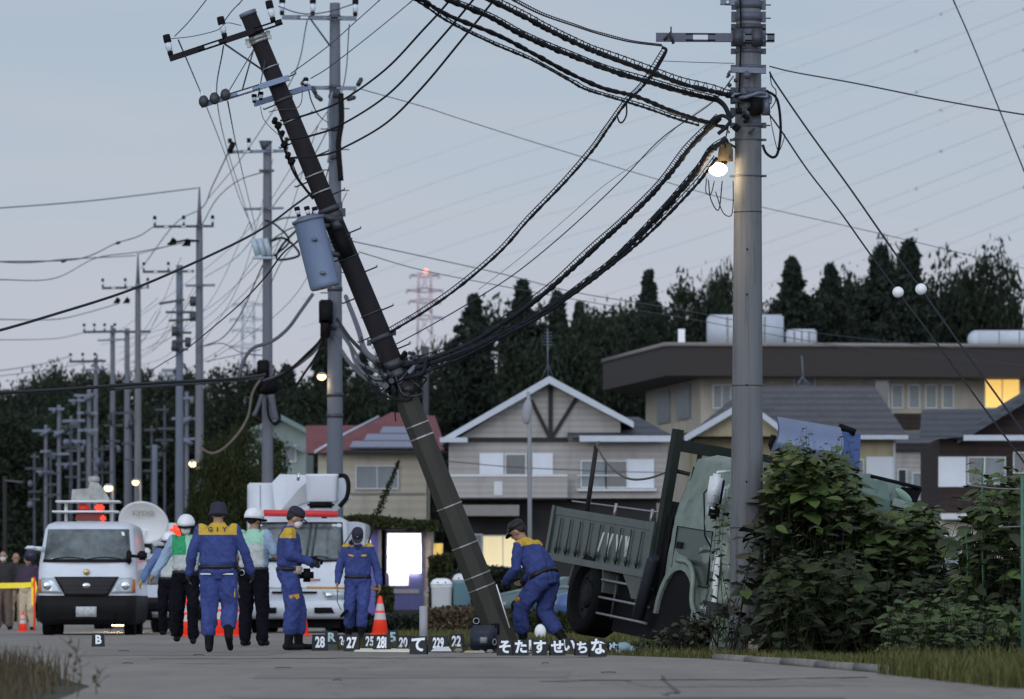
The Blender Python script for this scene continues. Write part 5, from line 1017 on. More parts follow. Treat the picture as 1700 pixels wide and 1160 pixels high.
# tall dry weed stalks near the camera
for k, (px, D, yt) in enumerate(((68, 30, 1072), (120, 31, 1060), (128, 30, 1072), (160, 31, 1110), (20, 32, 1095))):
    m = MB(); r = random.Random(k); x = X(px, D); zt = Z(yt, D); m.tube(smooth_path([(x, D, 0), (x+.01*r.gauss(0, 1), D, zt*.5), (x+.03*r.gauss(0, 1), D, zt)]), [.004]*8+[.003]*9, 5)
    for q in range(5): z = zt*r.uniform(.3, 1); m.tube([(x, D, z), (x+r.uniform(-.09, .09), D+r.uniform(-.04, .04), z+r.uniform(.02, .07))], .002, 4); leaf(m, Vector((x, D, z)), .03, Vector((.5, -1, .3)), Vector((r.choice((-1, 1)), 0, -.5)).normalized(), r)
    tag(settle(m.build('weed_stalk', dg, None, fixn=False)), ('thin dead weed stalk at the near left, leftmost but one', 'tallest dead weed stalk in front of the police van', 'bent dead weed stalk right beside the tallest one', 'short dead weed stalk at the right end of the dry grass', 'dead weed stalk at the very left corner')[k], 'weed')
# tilted leaf spear in front of cream house
m = MB(); a, b = P(622, 864, 100), P(662, 765, 100); 
for q in range(520): t = q/520; c = a.lerp(b, t); rr_ = random.Random(q); rough_leaf(m, c+Vector((rr_.gauss(0, .05)*(1-t*.8), rr_.gauss(0, .03), rr_.gauss(0, .03))), .06, rr_)
m.tube([Vector((a.x-.6, 100, 0)), a, b], [.03, .02, .006], 6); tag(settle(m.build('tall_weed', broad2, None, fixn=False)), 'slanting tall green stalk before the cream house window', 'plant')
# chain-link post at right edge
D = 48.0
fp = thing('fence_post', 'slim green post with pale wires at the right edge', 'fence post', (X(1697, D), D, 0)); gm = mat('green_post', (.05, .13, .09), .5)
m = MB(); m.tube([(X(1698, D), D, 0), P(1697, 790, D)], .017, 10); m.build('post', gm, fp)
for y0, y1 in ((806, 812), (872, 874)): m = MB(); m.tube(smooth_path([P(1610 if y0 < 850 else 1664, y0, D+3), P(1660, (y0+y1)/2+2, D+1.5), P(1700, y1, D), P(1760, y1+3, D-2)]), .006, 5); m.build('fence_wire', band_m, fp)
m = MB(); m.tube(smooth_path([P(1603, 880, 54), P(1606, 940, 54), P(1600, 1045, 54)]), .008, 6); m.tube(smooth_path([P(1632, 760, 54), P(1630, 860, 54), P(1634, 1060, 54)]), .01, 6); tag(settle(m.build('garden_stake', gm)), 'thin green stakes carrying the vines at the right', 'stake')
# ================================================================ VEHICLES
vwhite = mat('vehicle_white', (.56, .6, .66), .28, var=.04, coat=.4, scale=1.5); vblack = mat('black_body', (.009, .009, .01), .45, var=.2, spec=.25); blk_pl = mat('black_plastic', (.008, .008, .009), .65, var=.2, spec=.15)
vglass = mat('windscreen', (.08, .1, .105), .1, var=.7, scale=2.6, spec=.7); headl = mat('headlamp_glass', (.38, .43, .46), .15, .3, var=.2, scale=14); chrome = mat('chrome', (.55, .57, .6), .2, .9, var=.05)
redl = mat('red_beacon_lens', (.4, .03, .02), .25, emit=.15, emit_col=(1, .06, .03)); red_lit = mat('red_beacon_lit', (.8, .06, .03), .3, emit=.9, emit_col=(1, .07, .03)); plate_m = mat('number_plate', (.42, .44, .46), .5, var=.35, scale=22); tyre_m = mat('tyre', (.008, .008, .0085), .9, var=.2, spec=.1)
dred = mat('dark_red_box', (.2, .03, .03), .5); amber = mat('amber_lens', (.5, .12, .02), .3); gold = mat('gold_emblem', (.45, .34, .12), .35, .7); red_bar = mat('red_light_bar', (.42, .035, .04), .3, emit=.12, emit_col=(1, .05, .05))
def rrect(w, y0, y1, z, rf, rb, n=8, bulge=0):
    "plan outline of a vehicle body: half width w, front y0, back y1, front corner radius rf"
    out = []
    def arc(cx, cy, r, a0, a1): return [(cx+r*math.cos(a0+(a1-a0)*k/n), cy+r*math.sin(a0+(a1-a0)*k/n)) for k in range(n+1)]
    out += arc(w-rf, y0+rf, rf, 0, -math.pi/2) + arc(-w+rf, y0+rf, rf, -math.pi/2, -math.pi) + arc(-w+rb, y1-rb, rb, math.pi, math.pi/2) + arc(w-rb, y1-rb, rb, math.pi/2, 0)
    res = []
    for x, y in out:
        if y < y0+rf*1.01 and bulge: y -= bulge*(1-min(1, abs(x)/w)**2)
        res.append(Vector((x, y, z)))
    return res
def body(sections, n=8):
    m = MB(); m.loft([rrect(w, y0, y1, z, rf, rb, n, bl) for (z, w, y0, y1, rf, rb, bl) in sections]); return m
def front_y(secs, z, x):
    for a, b in zip(secs, secs[1:]):
        if a[0] <= z <= b[0]:
            t = (z-a[0])/(b[0]-a[0]); w, y0, rf, bl = [a[i]+(b[i]-a[i])*t for i in (1, 2, 4, 6)]
            ax = abs(x); y = y0
            if ax > w-rf: k = min(1, (ax-(w-rf))/rf); y = y0+rf*(1-math.sqrt(max(0, 1-k*k)))
            return y-bl*(1-min(1, ax/w)**2)
    return secs[-1][2]
def panel(secs, poly, proud=.012, nx_=14, nz_=8, mi=0, m=None, th=.01):
    "a patch following the front of the body; poly = function t in 0..1 (height) -> (z, xleft, xright)"
    m = m or MB(); rows = []
    for j in range(nz_+1):
        z, xl, xr = poly(j/nz_); rows.append([Vector((xl+(xr-xl)*i/nx_, front_y(secs, z, xl+(xr-xl)*i/nx_)-proud, z)) for i in range(nx_+1)])
    W = nx_+1; vs = [v for r in rows for v in r]; bk = [v+Vector((0, th, 0)) for v in vs]; N_ = len(vs)
    fs = [(j*W+i, j*W+i+1, (j+1)*W+i+1, (j+1)*W+i) for j in range(nz_) for i in range(nx_)]
    fs2 = [tuple(q+N_ for q in reversed(f)) for f in fs]; ring = list(range(W))+[(j+1)*W-1 for j in range(1, nz_+1)]+[nz_*W+i for i in range(nx_-1, -1, -1)]+[j*W for j in range(nz_-1, 0, -1)]
    fs3 = [(ring[k], ring[k]+N_, ring[(k+1) % len(ring)]+N_, ring[(k+1) % len(ring)]) for k in range(len(ring))]
    m.add(vs+bk, fs+fs2+fs3, mi, True); return m
def wheel(root, x, y, z, r, w, rimm=None, name='wheel'):
    m = MB(); prof = [(-w/2, r*.72), (-w/2, r*.93), (-w*.4, r), (w*.4, r), (w/2, r*.93), (w/2, r*.72), (w*.3, r*.62), (-w*.3, r*.62), (-w/2, r*.72)]; n = 32
    vs = [Vector((x+a, y+b*math.cos(2*math.pi*k/n), z+b*math.sin(2*math.pi*k/n))) for (a, b) in prof for k in range(n)]
    m.add(vs, [(i*n+k, i*n+(k+1) % n, (i+1)*n+(k+1) % n, (i+1)*n+k) for i in range(len(prof)-1) for k in range(n)], 0, True)
    for k in range(n*2): # tread blocks
        a = 2*math.pi*k/(n*2); c = Vector((x, y+(r+.003)*math.cos(a), z+(r+.003)*math.sin(a))); m.obox(c, (w*.76, r*.055, .014), Matrix.Rotation(a-math.pi/2, 3, 'X'))
    o = loc(m, name, tyre_m, root)
    m = MB(); m.tube([(x-w*.28, y, z), (x+w*.28, y, z)], r*.66, 24); s_ = -1 if x < 0 else 1; m.tube([(x+s_*w*.28, y, z), (x+s_*w*.34, y, z), (x+s_*w*.42, y, z)], [r*.35, r*.3, r*.2], 16)
    for k in range(6): a = 2*math.pi*k/6; m.ball((x+s_*w*.31, y+r*.45*math.cos(a), z+r*.45*math.sin(a)), .02, 0, 6, 4)
    subl(m, 'rim', rimm or steel, o); return o
def text_mesh(body_, size, bold=.0, depth=.003):
    c = bpy.data.curves.new('lettering', 'FONT'); c.body = body_; c.size = size; c.offset = bold; c.extrude = depth; c.align_x = 'CENTER'; c.align_y = 'CENTER'; c.resolution_u = 4
    o = bpy.data.objects.new('lettering', c); COL.objects.link(o); dg = bpy.context.evaluated_depsgraph_get(); me = bpy.data.meshes.new_from_object(o.evaluated_get(dg)); bpy.data.objects.remove(o); bpy.data.curves.remove(c); return me
def lettering(root, body_, size, M, m_, bold=0, name='lettering', sx=1):
    me = text_mesh(body_, size, bold); me.transform(M @ Matrix.Diagonal((sx, 1, 1, 1))); me.materials.clear(); me.materials.append(m_); o = bpy.data.objects.new(name, me); COL.objects.link(o); o.parent = root; return o
FRONT = Matrix.Rotation(math.pi/2, 4, 'X')     # text facing -y

# ---- police van (front at y=0, looks towards the camera)
D = 90.0
van = thing('police_van', 'white police van with black grille and roof rack on the left side of the road', 'van', (X(144, D)+.0, D, 0), (0, 0, math.radians(1.5)))
S_ = [(.28, .80, .12, 4.6, .18, .1, .04), (.45, .85, .0, 4.65, .22, .1, .06), (.72, .862, -.03, 4.68, .24, .12, .07), (.95, .862, -.02, 4.7, .24, .12, .07), (1.12, .86, .02, 4.7, .22, .12, .06), (1.3, .85, .14, 4.7, .2, .12, .05), (1.88, .775, .56, 4.65, .2, .14, .05), (1.97, .73, .72, 4.6, .22, .16, .04), (2.02, .62, .95, 4.45, .3, .2, .02)]
loc(body(S_), 'body', vwhite, van)
loc(panel(S_, lambda t: (1.32+t*.56, -.77+.055*t, .77-.055*t), .014), 'windscreen', vglass, van)
m = panel(S_, lambda t: (1.29+t*.05, -.78+.0*t, .78), .02); wob = loc(m, 'wiper_cowl', blk_pl, van)
m = MB()
for x0, x1 in ((-.62, -.05), (.0, .6)): m.tube([Vector((x0+(x1-x0)*k/6, front_y(S_, 1.34+.03*math.sin(k*.5), x0+(x1-x0)*k/6)-.06, 1.34+.04*math.sin(k/6*3))) for k in range(7)], .009, 5)
loc(m, 'wiper', black, van)
loc(panel(S_, lambda t: (.70+t*.335, -.38-.19*t, .38+.19*t), .016), 'grille', vblack, van)
m = MB()
for k in range(4): z = .76+k*.07; xx = .38+.17*(z-.70)/.335; m.tube([Vector((-xx+2*xx*i/8, front_y(S_, z, -xx+2*xx*i/8)-.022, z)) for i in range(9)], .006, 4)
loc(m, 'grille_bar', dsteel, van)
for s in (-1, 1):
    loc(panel(S_, lambda t, s=s: (.745+t*.27, *( sorted((s*(.43+.15*t+0), s*.80))) ), .02, 8, 6), 'headlight', headl, van)
    m = MB(); z0 = .88; m.ball((s*.68, front_y(S_, z0, s*.66)-.02, z0), (.08, .02, .08), 0, 14, 8); loc(m, 'headlight_reflector', chrome, van)
    m = panel(S_, lambda t, s=s: (.75+t*.24, *(sorted((s*.8, s*.85)))), .021, 3, 3); loc(m, 'indicator', amber, van)
    wheel(van, s*.72, .85, .31, .315, .2); wheel(van, s*.72, 3.4, .31, .315, .2)
B_ = [(.19, .78, .05, 4.6, .18, .1, .05), (.26, .85, -.04, 4.66, .2, .1, .07), (.5, .872, -.075, 4.7, .22, .1, .08), (.7, .87, -.06, 4.7, .24, .1, .075), (.725, .83, .1, 4.6, .2, .1, .0)]
loc(body(B_), 'bumper', blk_pl, van)
loc(panel(B_, lambda t: (.27+t*.13, -.52, .52), .006), 'lower_intake', black, van)
m = panel(B_, lambda t: (.33+t*.18, -.18, .18), .03, 4, 2); pl_ = loc(m, 'number_plate', plate_m, van)
m = MB(); m.ball((0, front_y(S_, 1.12, 0)-.02, 1.12), (.055, .02, .055), 0, 18, 8); loc(m, 'star_emblem', gold, van)
m = MB(); m.ball((0, front_y(S_, .88, 0)-.03, .88), (.075, .02, .05), 0, 18, 8); loc(m, 'grille_emblem', chrome, van)
# mirrors
m = MB(); m.tube([(-.78, .3, 1.52), (-.95, .22, 1.54)], [.05, .035], 8); m.obox((-1.0, .2, 1.54), (.2, .09, .08), None, 0, .03); loc(m, 'mirror', vwhite, van)
m = MB(); m.obox((-1.0, .17, 1.41), (.19, .1, .2), None, 0, .03); loc(m, 'mirror', mat('mirror_dark_blue', (.03, .03, .06), .4), van)
m = MB(); m.tube([(.72, .2, 1.42), (.8, .05, 1.4), (.95, .08, 1.39)], .03, 8); m.obox((.74, .02, 1.38), (.09, .08, .26), None, 0, .025); m.obox((.97, .08, 1.41), (.17, .1, .16), None, 0, .03); loc(m, 'mirror', blk_pl, van)
# seats and people-free interior seen as darker shapes on the glass
m = MB(); m.obox((-.42, 1.05, 1.2), (.42, .12, .52), None, 0, .08); m.obox((.42, 1.05, 1.2), (.42, .12, .52), None, 0, .08); loc(m, 'seat', blk_pl, van)
m = panel(S_, lambda t: (1.76+t*.07, .60-.02*t, .65-.02*t), .018, 4, 4); loc(m, 'windscreen_sticker', white_m, van)
# roof rack with floodlight unit
m = MB()
for z, x0, x1 in ((2.2, -.68, .5), (2.38, -.62, .52)):
    m.obox(((x0+x1)/2, 1.5, z), (x1-x0, .9, .035), None, 0, .01)
for x in (-.45, .35): m.tube([(x, 1.5, 1.95), (x, 1.5, 2.36)], .035, 8)
loc(m, 'roof_rack', white_m, van)
m = MB(); m.obox((0, 1.35, 2.0), (.54, .5, .07), None, 0, .02); loc(m, 'roof_box', headl, van)
m = MB(); rings = [[Vector((x, y, z)) for x, y in ((-hw, 1.2), (hw, 1.2), (hw, 1.55), (-hw, 1.55))] for z, hw in ((2.05, .28), (2.24, .23))]; m.loft(rings, 0, False); loc(m, 'beacon_base', dred, van)
m = MB(); m.obox((.16, 1.2, 2.27), (.17, .16, .12), None, 0, .03); m.obox((.22, 1.2, 2.08), (.1, .14, .12), None, 0, .03); loc(m, 'beacon', red_lit, van)
m = MB(); m.obox((-.12, 1.25, 2.27), (.2, .16, .12), None, 0, .03); loc(m, 'beacon', redl, van)
m = MB(); m.prism([(-.36, 1.4, 2.38), (.34, 1.4, 2.38), (.27, 1.4, 2.52), (.2, 1.4, 2.62), (.12, 1.4, 2.72), (-.02, 1.4, 2.74), (-.05, 1.4, 2.62), (-.34, 1.4, 2.6)], (0, .35, 0)); m.obox((.04, 1.5, 2.78), (.2, .2, .12), None, 0, .02); loc(m, 'folded_floodlight', mat('floodlight_grey', (.3, .31, .3), .6, var=.3, scale=6), van)

# ---- satellite dish truck behind the van
D = 112.0
sv = thing('broadcast_van', 'white broadcast van carrying a big satellite dish, half hidden behind the police van', 'van', (X(214, D), D, 0))
secs = [(.3, .8, .1, 4.6, .2, .1, .05), (.6, .86, -.02, 4.7, .25, .1, .05), (1.0, .86, .02, 4.7, .25, .1, .05), (1.15, .84, .2, 4.7, .2, .1, .05), (1.55, .78, .55, 4.7, .2, .1, .05), (1.66, .7, .8, 4.6, .2, .1, .03)]
loc(body(secs), 'body', mat('silver_body', (.4, .43, .46), .35, .2, var=.05), sv); loc(panel(secs, lambda t: (1.14+t*.4, -.76, .76), .014), 'windscreen', vglass, sv)
for s in (-1, 1): wheel(sv, s*.72, .85, .31, .32, .2); wheel(sv, s*.72, 3.4, .31, .32, .2)
m = MB(); m.obox((.1, 1.6, 1.72), (.5, .5, .16), None, 0, .03); m.tube([(.1, 1.6, 1.75), (.2, 1.5, 2.2)], .09, 10); loc(m, 'dish_mount', white_m, sv)
m = MB(); cx, cz = X(231, D)-X(214, D), Z(866, D); n = 40; R0 = Matrix.Rotation(.5, 3, 'X') @ Matrix.Rotation(-.15, 3, 'Z')
rings = []
for k in range(9):
    r_ = k/8; rings.append([Vector((cx, 1.3, cz))+R0 @ Vector((math.cos(2*math.pi*q/n)*r_*.56, .14*(1-r_*r_), math.sin(2*math.pi*q/n)*r_*.52)) for q in range(n)])
for k in range(8, -1, -1):
    r_ = k/8; rings.append([Vector((cx, 1.33, cz))+R0 @ Vector((math.cos(2*math.pi*q/n)*r_*.57, .15*(1-r_*r_)+.01, math.sin(2*math.pi*q/n)*r_*.53)) for q in range(n)])
m.loft(rings, 0, True, False); loc(m, 'satellite_dish', white_m, sv)
M_ = Matrix.Translation((cx+.02, 1.34, cz+.14)) @ Matrix.Rotation(.0, 4, 'Z') @ FRONT; lettering(sv, 'KYDO', .17, Matrix.Translation((cx, 1.2, cz+.2)) @ Matrix.Rotation(.25, 4, 'X') @ FRONT, mat('worn_gold_print', (.3, .27, .2), .7), .004)
m = MB(); m.tube([(cx-.1, 1.2, cz-.4), (cx-.3, .9, cz-.2), (cx-.32, .85, cz-.05)], .02, 6); m.obox((cx+.45, 1.7, cz-.25), (.55, .4, .5), None, 0, .03); loc(m, 'feed_arm', white_m, sv)

# ---- patrol car
D = 96.0
pc = thing('patrol_car', 'black and white patrol car with glowing red roof light, partly behind the officers', 'car', (X(268, D), D, 0), (0, 0, math.radians(-7)))
secs = [(.25, .78, .15, 4.5, .25, .2, .05), (.45, .84, -.02, 4.6, .3, .2, .08), (.68, .85, .02, 4.6, .3, .2, .08), (.84, .83, .3, 4.5, .35, .25, .06), (.92, .8, 1.0, 4.2, .3, .3, .05), (1.28, .66, 1.7, 3.7, .25, .3, .05), (1.4, .55, 2.0, 3.4, .25, .3, .02)]
m = body(secs); m.mi = [0]*len(m.mi); o = loc(m, 'body', [vwhite, vblack], pc)
for p_ in o.data.polygons:
    if p_.center.z < .62: p_.material_index = 1
loc(panel(secs, lambda t: (.93+t*.33, -.66+.06*t, .66-.06*t), .014), 'windscreen', vglass, pc)
for s in (-1, 1):
    wheel(pc, s*.74, .85, .31, .315, .2); wheel(pc, s*.74, 3.5, .31, .315, .2)
    loc(panel(secs, lambda t, s=s: (.6+t*.13, *(sorted((s*.5, s*.8)))), .015, 6, 3), 'headlight', headl, pc)
    m = MB(); m.obox((s*.93, 1.25, .98), (.2, .1, .13), None, 0, .03); loc(m, 'mirror', vwhite, pc)
loc(panel(secs, lambda t: (.42+t*.15, -.42, .42), .012), 'grille', black, pc); loc(panel(secs, lambda t: (.3+t*.11, -.17, .17), .03, 3, 2), 'number_plate', plate_m, pc)
m = MB(); m.obox((.15, 2.2, 1.5), (1.0, .3, .12), None, 0, .04); m.tube([(.15, 2.2, 1.38), (.15, 2.2, 1.5)], .06, 8); loc(m, 'light_bar', redl, pc)
m = MB(); m.obox((-.02, 1.9, 1.97), (.36, .26, .2), None, 0, .07); m.tube([(-.02, 1.95, 1.4), (-.02, 1.95, 1.9)], .04, 8); loc(m, 'beacon', red_lit, pc)

# ---- bucket truck
D = 97.0
bt = thing('bucket_truck', 'white utility bucket truck with red light bar and folded boom, behind the blue uniformed officer', 'truck', (X(492, D), D, 0), (0, 0, math.radians(-2)))
S2 = [(.42, .9, .04, 1.5, .2, .1, .05), (.5, .96, -.05, 1.6, .22, .1, .07), (.72, .985, -.08, 1.65, .24, .1, .08), (.98, .985, -.06, 1.7, .26, .1, .08), (1.3, .975, .0, 1.7, .26, .1, .08), (2.05, .93, .26, 1.7, .24, .1, .07), (2.15, .88, .36, 1.7, .25, .12, .06), (2.22, .76, .55, 1.6, .3, .15, .03)]
loc(body(S2), 'cab', vwhite, bt)
loc(panel(S2, lambda t: (1.37+t*.73, -.89+.05*t, .89-.05*t), .014, 16, 8), 'windscreen', vglass, bt)
m = MB()
for z, xx in ((1.37, .89), (2.1, .84)): m.tube([Vector((-xx+2*xx*i/14, front_y(S2, z, -xx+2*xx*i/14)-.018, z)) for i in range(15)], .014, 5)
for s in (-1, 1): m.tube([Vector((s*(.89-.05*k/6), front_y(S2, 1.37+.73*k/6, s*(.89-.05*k/6))-.018, 1.37+.73*k/6)) for k in range(7)], .014, 5)
loc(m, 'windscreen_seal', black, bt)
m = MB()
for x0, x1 in ((-.55, .0), (.1, .62)): m.tube([Vector((x0+(x1-x0)*k/6, front_y(S2, 1.4, x0)-.05, 1.39+.07*math.sin(k/6*2.6))) for k in range(7)], .01, 5)
loc(m, 'wiper', black, bt)
m = MB()
for x in (.27, .37): m.tube([(x-.08, front_y(S2, 1.42, x)-.02, 1.42), (x, front_y(S2, 2.06, x)-.02, 2.06)], .022, 5)
loc(m, 'windscreen_trim', mat('pillar_dark', (.04, .06, .06), .5), bt)
m = MB()
for s in (-1, 1): m.tube([(s*.9, .15, 1.7), (s*1.08, -.08, 1.95), (s*1.1, -.06, 1.55)], .012, 6); m.obox((s*1.1, -.06, 1.62), (.2, .07, .32), None, 0, .03)
loc(m, 'mirror', blk_pl, bt)
loc(panel(S2, lambda t: (.75+t*.045, -.45, .4), .018, 10, 2), 'grille', black, bt); loc(panel(S2, lambda t: (.86+t*.03, -.5, .5), .016, 10, 2), 'grille_trim', vwhite, bt)
m = panel(S2, lambda t: (1.0+t*.035, .17, .46), .02, 4, 2); loc(m, 'red_lettering_strip', mat('faded_red_print', (.4, .22, .25), .6), bt)
for s in (-1, 1):
    loc(panel(S2, lambda t, s=s: (.64+t*.17, *(sorted((s*(.5+.1*(1-t)), s*.95)))), .02, 8, 5), 'headlight', headl, bt)
    m = MB(); m.ball((s*.62, front_y(S2, .72, s*.68)-.02, .72), (.07, .02, .06), 0, 14, 8); loc(m, 'headlight_reflector', chrome, bt)
    wheel(bt, s*.78, .75, .38, .38, .24); wheel(bt, s*.8, 3.6, .38, .38, .3)
B2 = [(.27, .9, -.02, 1.2, .15, .1, .06), (.33, .98, -.14, 1.3, .2, .1, .08), (.58, .995, -.16, 1.3, .22, .1, .08), (.62, .97, -.12, 1.3, .22, .1, .08)]
loc(body(B2), 'bumper', vwhite, bt)
for s in (-1, 1): loc(panel(B2, lambda t, s=s: (.38+t*.11, *(sorted((s*.36, s*(.74-.06*t))))), .012, 6, 3), 'bumper_intake', black, bt)
m = MB(); m.box((-.8, .25, .1), (.8, 1.2, .36)); m.box((-.42, 1.7, .45), (.42, 6.2, .7)); loc(m, 'chassis', black, bt)
m = MB(); m.tube([(-.62, -.02, 2.28), (.78, .02, 2.26)], .065, 12); loc(m, 'light_bar', red_bar, bt); m = MB(); m.obox((.0, .2, 2.24), (.3, .1, .1), None, 0, .02); m.obox((.52, .15, 2.22), (.1, .08, .08), None); loc(m, 'bar_mount', blk_pl, bt)
# cabinets and boom
m = MB(); m.obox((-.73, 3.8, 1.85), (.75, 3.6, 2.1), None, 0, .03); m.obox((.45, 3.9, 1.5), (1.2, 3.4, 1.3), None, 0, .03); loc(m, 'cabinet', vwhite, bt)
m = MB(); m.box((-1.11, 1.985, 1.0), (-1.1, 2.0, 2.8)); m.box((-.86, 1.985, 1.0), (-.85, 1.995, 2.86)); loc(m, 'panel_joint', porch_m, bt)
bw2 = mat('boom_grey', (.35, .37, .39), .45, var=.1, scale=3)
m = MB(); m.prism([(-.52, 1.7, 2.2), (.5, 1.7, 2.25), (.9, 1.7, 2.6), (.76, 1.7, 3.02), (-.45, 1.7, 3.06), (-.6, 1.7, 2.9)], (0, .5, 0)); BM = loc(m, 'boom', vwhite, bt)
m = MB(); m.prism([(-.42, 1.64, 2.36), (.1, 1.64, 2.52), (.18, 1.64, 3.0), (-.1, 1.64, 2.75)], (0, .05, 0)); m.prism([(.1, 1.6, 2.3), (.35, 1.6, 2.7), (.3, 1.6, 2.95), (.16, 1.6, 2.6)], (0, .04, 0)); subl(m, 'boom_joint', bw2, BM)
m = MB(); rings = [[Vector((.42+q[0]*k, 1.1+q[1]*k, z)) for q in [(math.copysign(abs(math.cos(a))**.35, math.cos(a))*.31, math.copysign(abs(math.sin(a))**.35, math.sin(a))*.3) for a in [2*math.pi*i/28 for i in range(28)]]] for z, k in ((2.5, .88), (2.53, .95), (2.95, 1.0), (3.0, 1.04), (3.04, 1.04), (3.04, .93), (2.75, .9))]; m.loft(rings); BK = loc(m, 'bucket', vwhite, bt)
m = MB(); m.obox((.4, .9, 2.45), (.5, .35, .12), None, 0, .04); subl(m, 'bucket_step', black, BK)
m = MB(); m.tube(smooth_path([(.7, 1.0, 3.0), (.86, .9, 3.0), (.93, .85, 2.85), (.9, .85, 2.6), (.76, .9, 2.42)]), .045, 8); loc(m, 'hydraulic_hose', black, bt)
m = MB(); m.tube([(.0, .4, 2.9), (.02, .4, 3.05)], .03, 8); m.ball((.5, .9, 3.02), .03); loc(m, 'small_lamp', chrome, bt)

# ---- blue and grey cars parked behind the bending officer
D = 120.0
def parked(label, px, D, col, w=1.6, L=4.0, rz=-1.5, h=1.4):
    r = thing('parked_car', label, 'car', (X(px, D), D, 0), (0, 0, rz)); cm = mat('car_paint_'+label.split()[0], col, .3, var=.04, coat=.4)
    secs = [(.25, w/2*.93, .15, L-.1, .3, .3, .05), (.45, w/2, 0, L, .35, .3, .06), (.75, w/2, .05, L, .35, .3, .06), (.9, w/2*.96, .7, L-.2, .3, .3, .05), (h-.12, w/2*.8, 1.35, L-.8, .3, .3, .04), (h, w/2*.66, 1.7, L-1.1, .3, .3, .02)]
    loc(body(secs), 'body', cm, r)
    gl = [(.91, w/2*.963, .72, L-.22, .3, .3, .05), (h-.16, w/2*.83, 1.28, L-.74, .3, .3, .04)]
    loc(body(gl), 'windows', vglass, r)
    for s in (-1, 1): wheel(r, s*(w/2-.1), .75, .3, .3, .2); wheel(r, s*(w/2-.1), L-.75, .3, .3, .2)
    return r
parked('teal grey parked car seen between the leaning pole and the bending officer', 814, 121, (.06, .1, .11), h=1.2); parked('blue parked car peeking out left of the dump truck wheel', 922, 112, (.06, .12, .28), w=1.5, h=1.15)

# ---- the crashed dump truck (local: front at y=0 looking to -y, its right side at x=-1.1)
tg = mat('truck_green', (.04, .056, .047), .38, var=.12, scale=3, coat=.2); tg2 = mat('faded_truck_green', (.155, .2, .17), .5, var=.25, scale=3, coat=.2); tgd = mat('dark_truck_green', (.014, .02, .017), .5, var=.2); tgl = mat('mint_truck_green', (.18, .29, .23), .35, var=.06, coat=.3); skirt = mat('dusty_bed_skirt', (.085, .095, .085), .7, var=.25, scale=5)
M3 = Matrix.Rotation(.362, 3, 'Z') @ Matrix.Rotation(.077, 3, 'X') @ Matrix.Rotation(.148, 3, 'Y')
tr = thing('dump_truck', 'green dump truck crashed nose down into the bushes beside the upright pole', 'truck', (3.283, 60.45, -.23), M3.to_euler())
Y0, Y1 = 2.2, 5.6
m = MB(); m.box((-1.1, Y0, 1.36), (-1.02, Y1, 1.46)); m.box((-1.09, Y0, .86), (-1.035, Y1, 1.355)); m.box((-1.12, Y0, .78), (-1.0, Y1, .862)); m.box((-1.115, Y1-.07, .8), (-1.01, Y1+.02, 1.47)); m.box((-1.115, Y0-.02, .8), (-1.01, Y0+.07, 1.47))
bd = loc(m, 'bed_side', [tg], tr)
m = MB()
for k in range(1, 10): y = Y0+(Y1-Y0)*k/10; m.tube([(-1.108, y, 1.33), (-1.108, y, 1.12), (-1.114, y, .98), (-1.118, y, .93), (-1.108, y, .87)], [.008, .008, .012, .026, .008], 6)
subl(m, 'rib', tgd, bd)
m = MB(); m.box((-1.105, Y0+.15, .83), (-.98, Y1-.1, .86)); m.prism([(-1.1, Y0+.0, .78), (-1.1, Y0+.75, .78), (-1.1, Y0+.5, .62), (-1.1, Y0+.35, .5), (-1.1, Y0+.02, .5)], (.05, 0, 0)); loc(m, 'bed_skirt', skirt, tr)
SIDE = Matrix.Rotation(-math.pi/2, 4, 'Z') @ FRONT   # text facing -x
wp = mat('faded_white_letters', (.5, .56, .54), .6, var=.15)
m = MB()
for k, (dy, lean, w_) in enumerate(((0, .1, .05), (.16, -.05, .05), (.30, .12, .06), (.44, -.1, .05), (.60, .08, .05), (.74, -.08, .07), (.86, .06, .05))):
    y = Y0+1.62-dy; m.prism([(-1.0945, y, 1.24), (-1.0945, y-w_, 1.24), (-1.0945, y-w_+lean, .99), (-1.0945, y+lean, .99)], (.004, 0, 0))
subl(m, 'side_lettering', wp, bd)
m = MB(); m.box((-1.03, Y0, .9), (1.03, Y1, .96)); m.box((1.02, Y0, .8), (1.1, Y1, 1.45)); m.box((-1.02, Y1-.06, .9), (1.02, Y1, 1.45)); loc(m, 'bed_floor', tgd, tr)
m = MB(); m.obox((0, (Y0+Y1)/2, 1.18), (1.9, 3.1, .4), None, 0, .12); loc(m, 'load_cover', mat('dark_load', (.03, .03, .028), .8, var=.3), tr)
m = MB(); m.box((-1.0, Y0-.12, .7), (1.0, Y0-.03, 1.75)); m.box((-1.08, Y0-.14, .6), (-.98, Y0+.0, 2.62)); m.box((.96, Y0-.14, .6), (1.08, Y0+.0, 2.62)); m.box((-.98, Y0-.12, 2.36), (.98, Y0-.02, 2.5)); m.box((-1.0, Y0-.12, 1.62), (1.0, Y0-.05, 1.70)); 
for x in (-.7, -.35): m.tube([(x, Y0-.08, 1.7), (x, Y0-.08, 2.36)], .03, 6)
m.tube([(-.98, Y0-.08, 2.12), (.0, Y0-.08, 2.06)], .025, 6); loc(m, 'headboard', mat('headboard_dark_green', (.013, .018, .016), .6, var=.25, spec=.2), tr)
m = MB(); m.box((-1.02, Y0-.32, .42), (-.93, Y0-.05, 1.55)); m.box((-.9, Y0-.35, .4), (.9, Y0-.1, 1.6)); loc(m, 'body_gap_frame', black, tr)
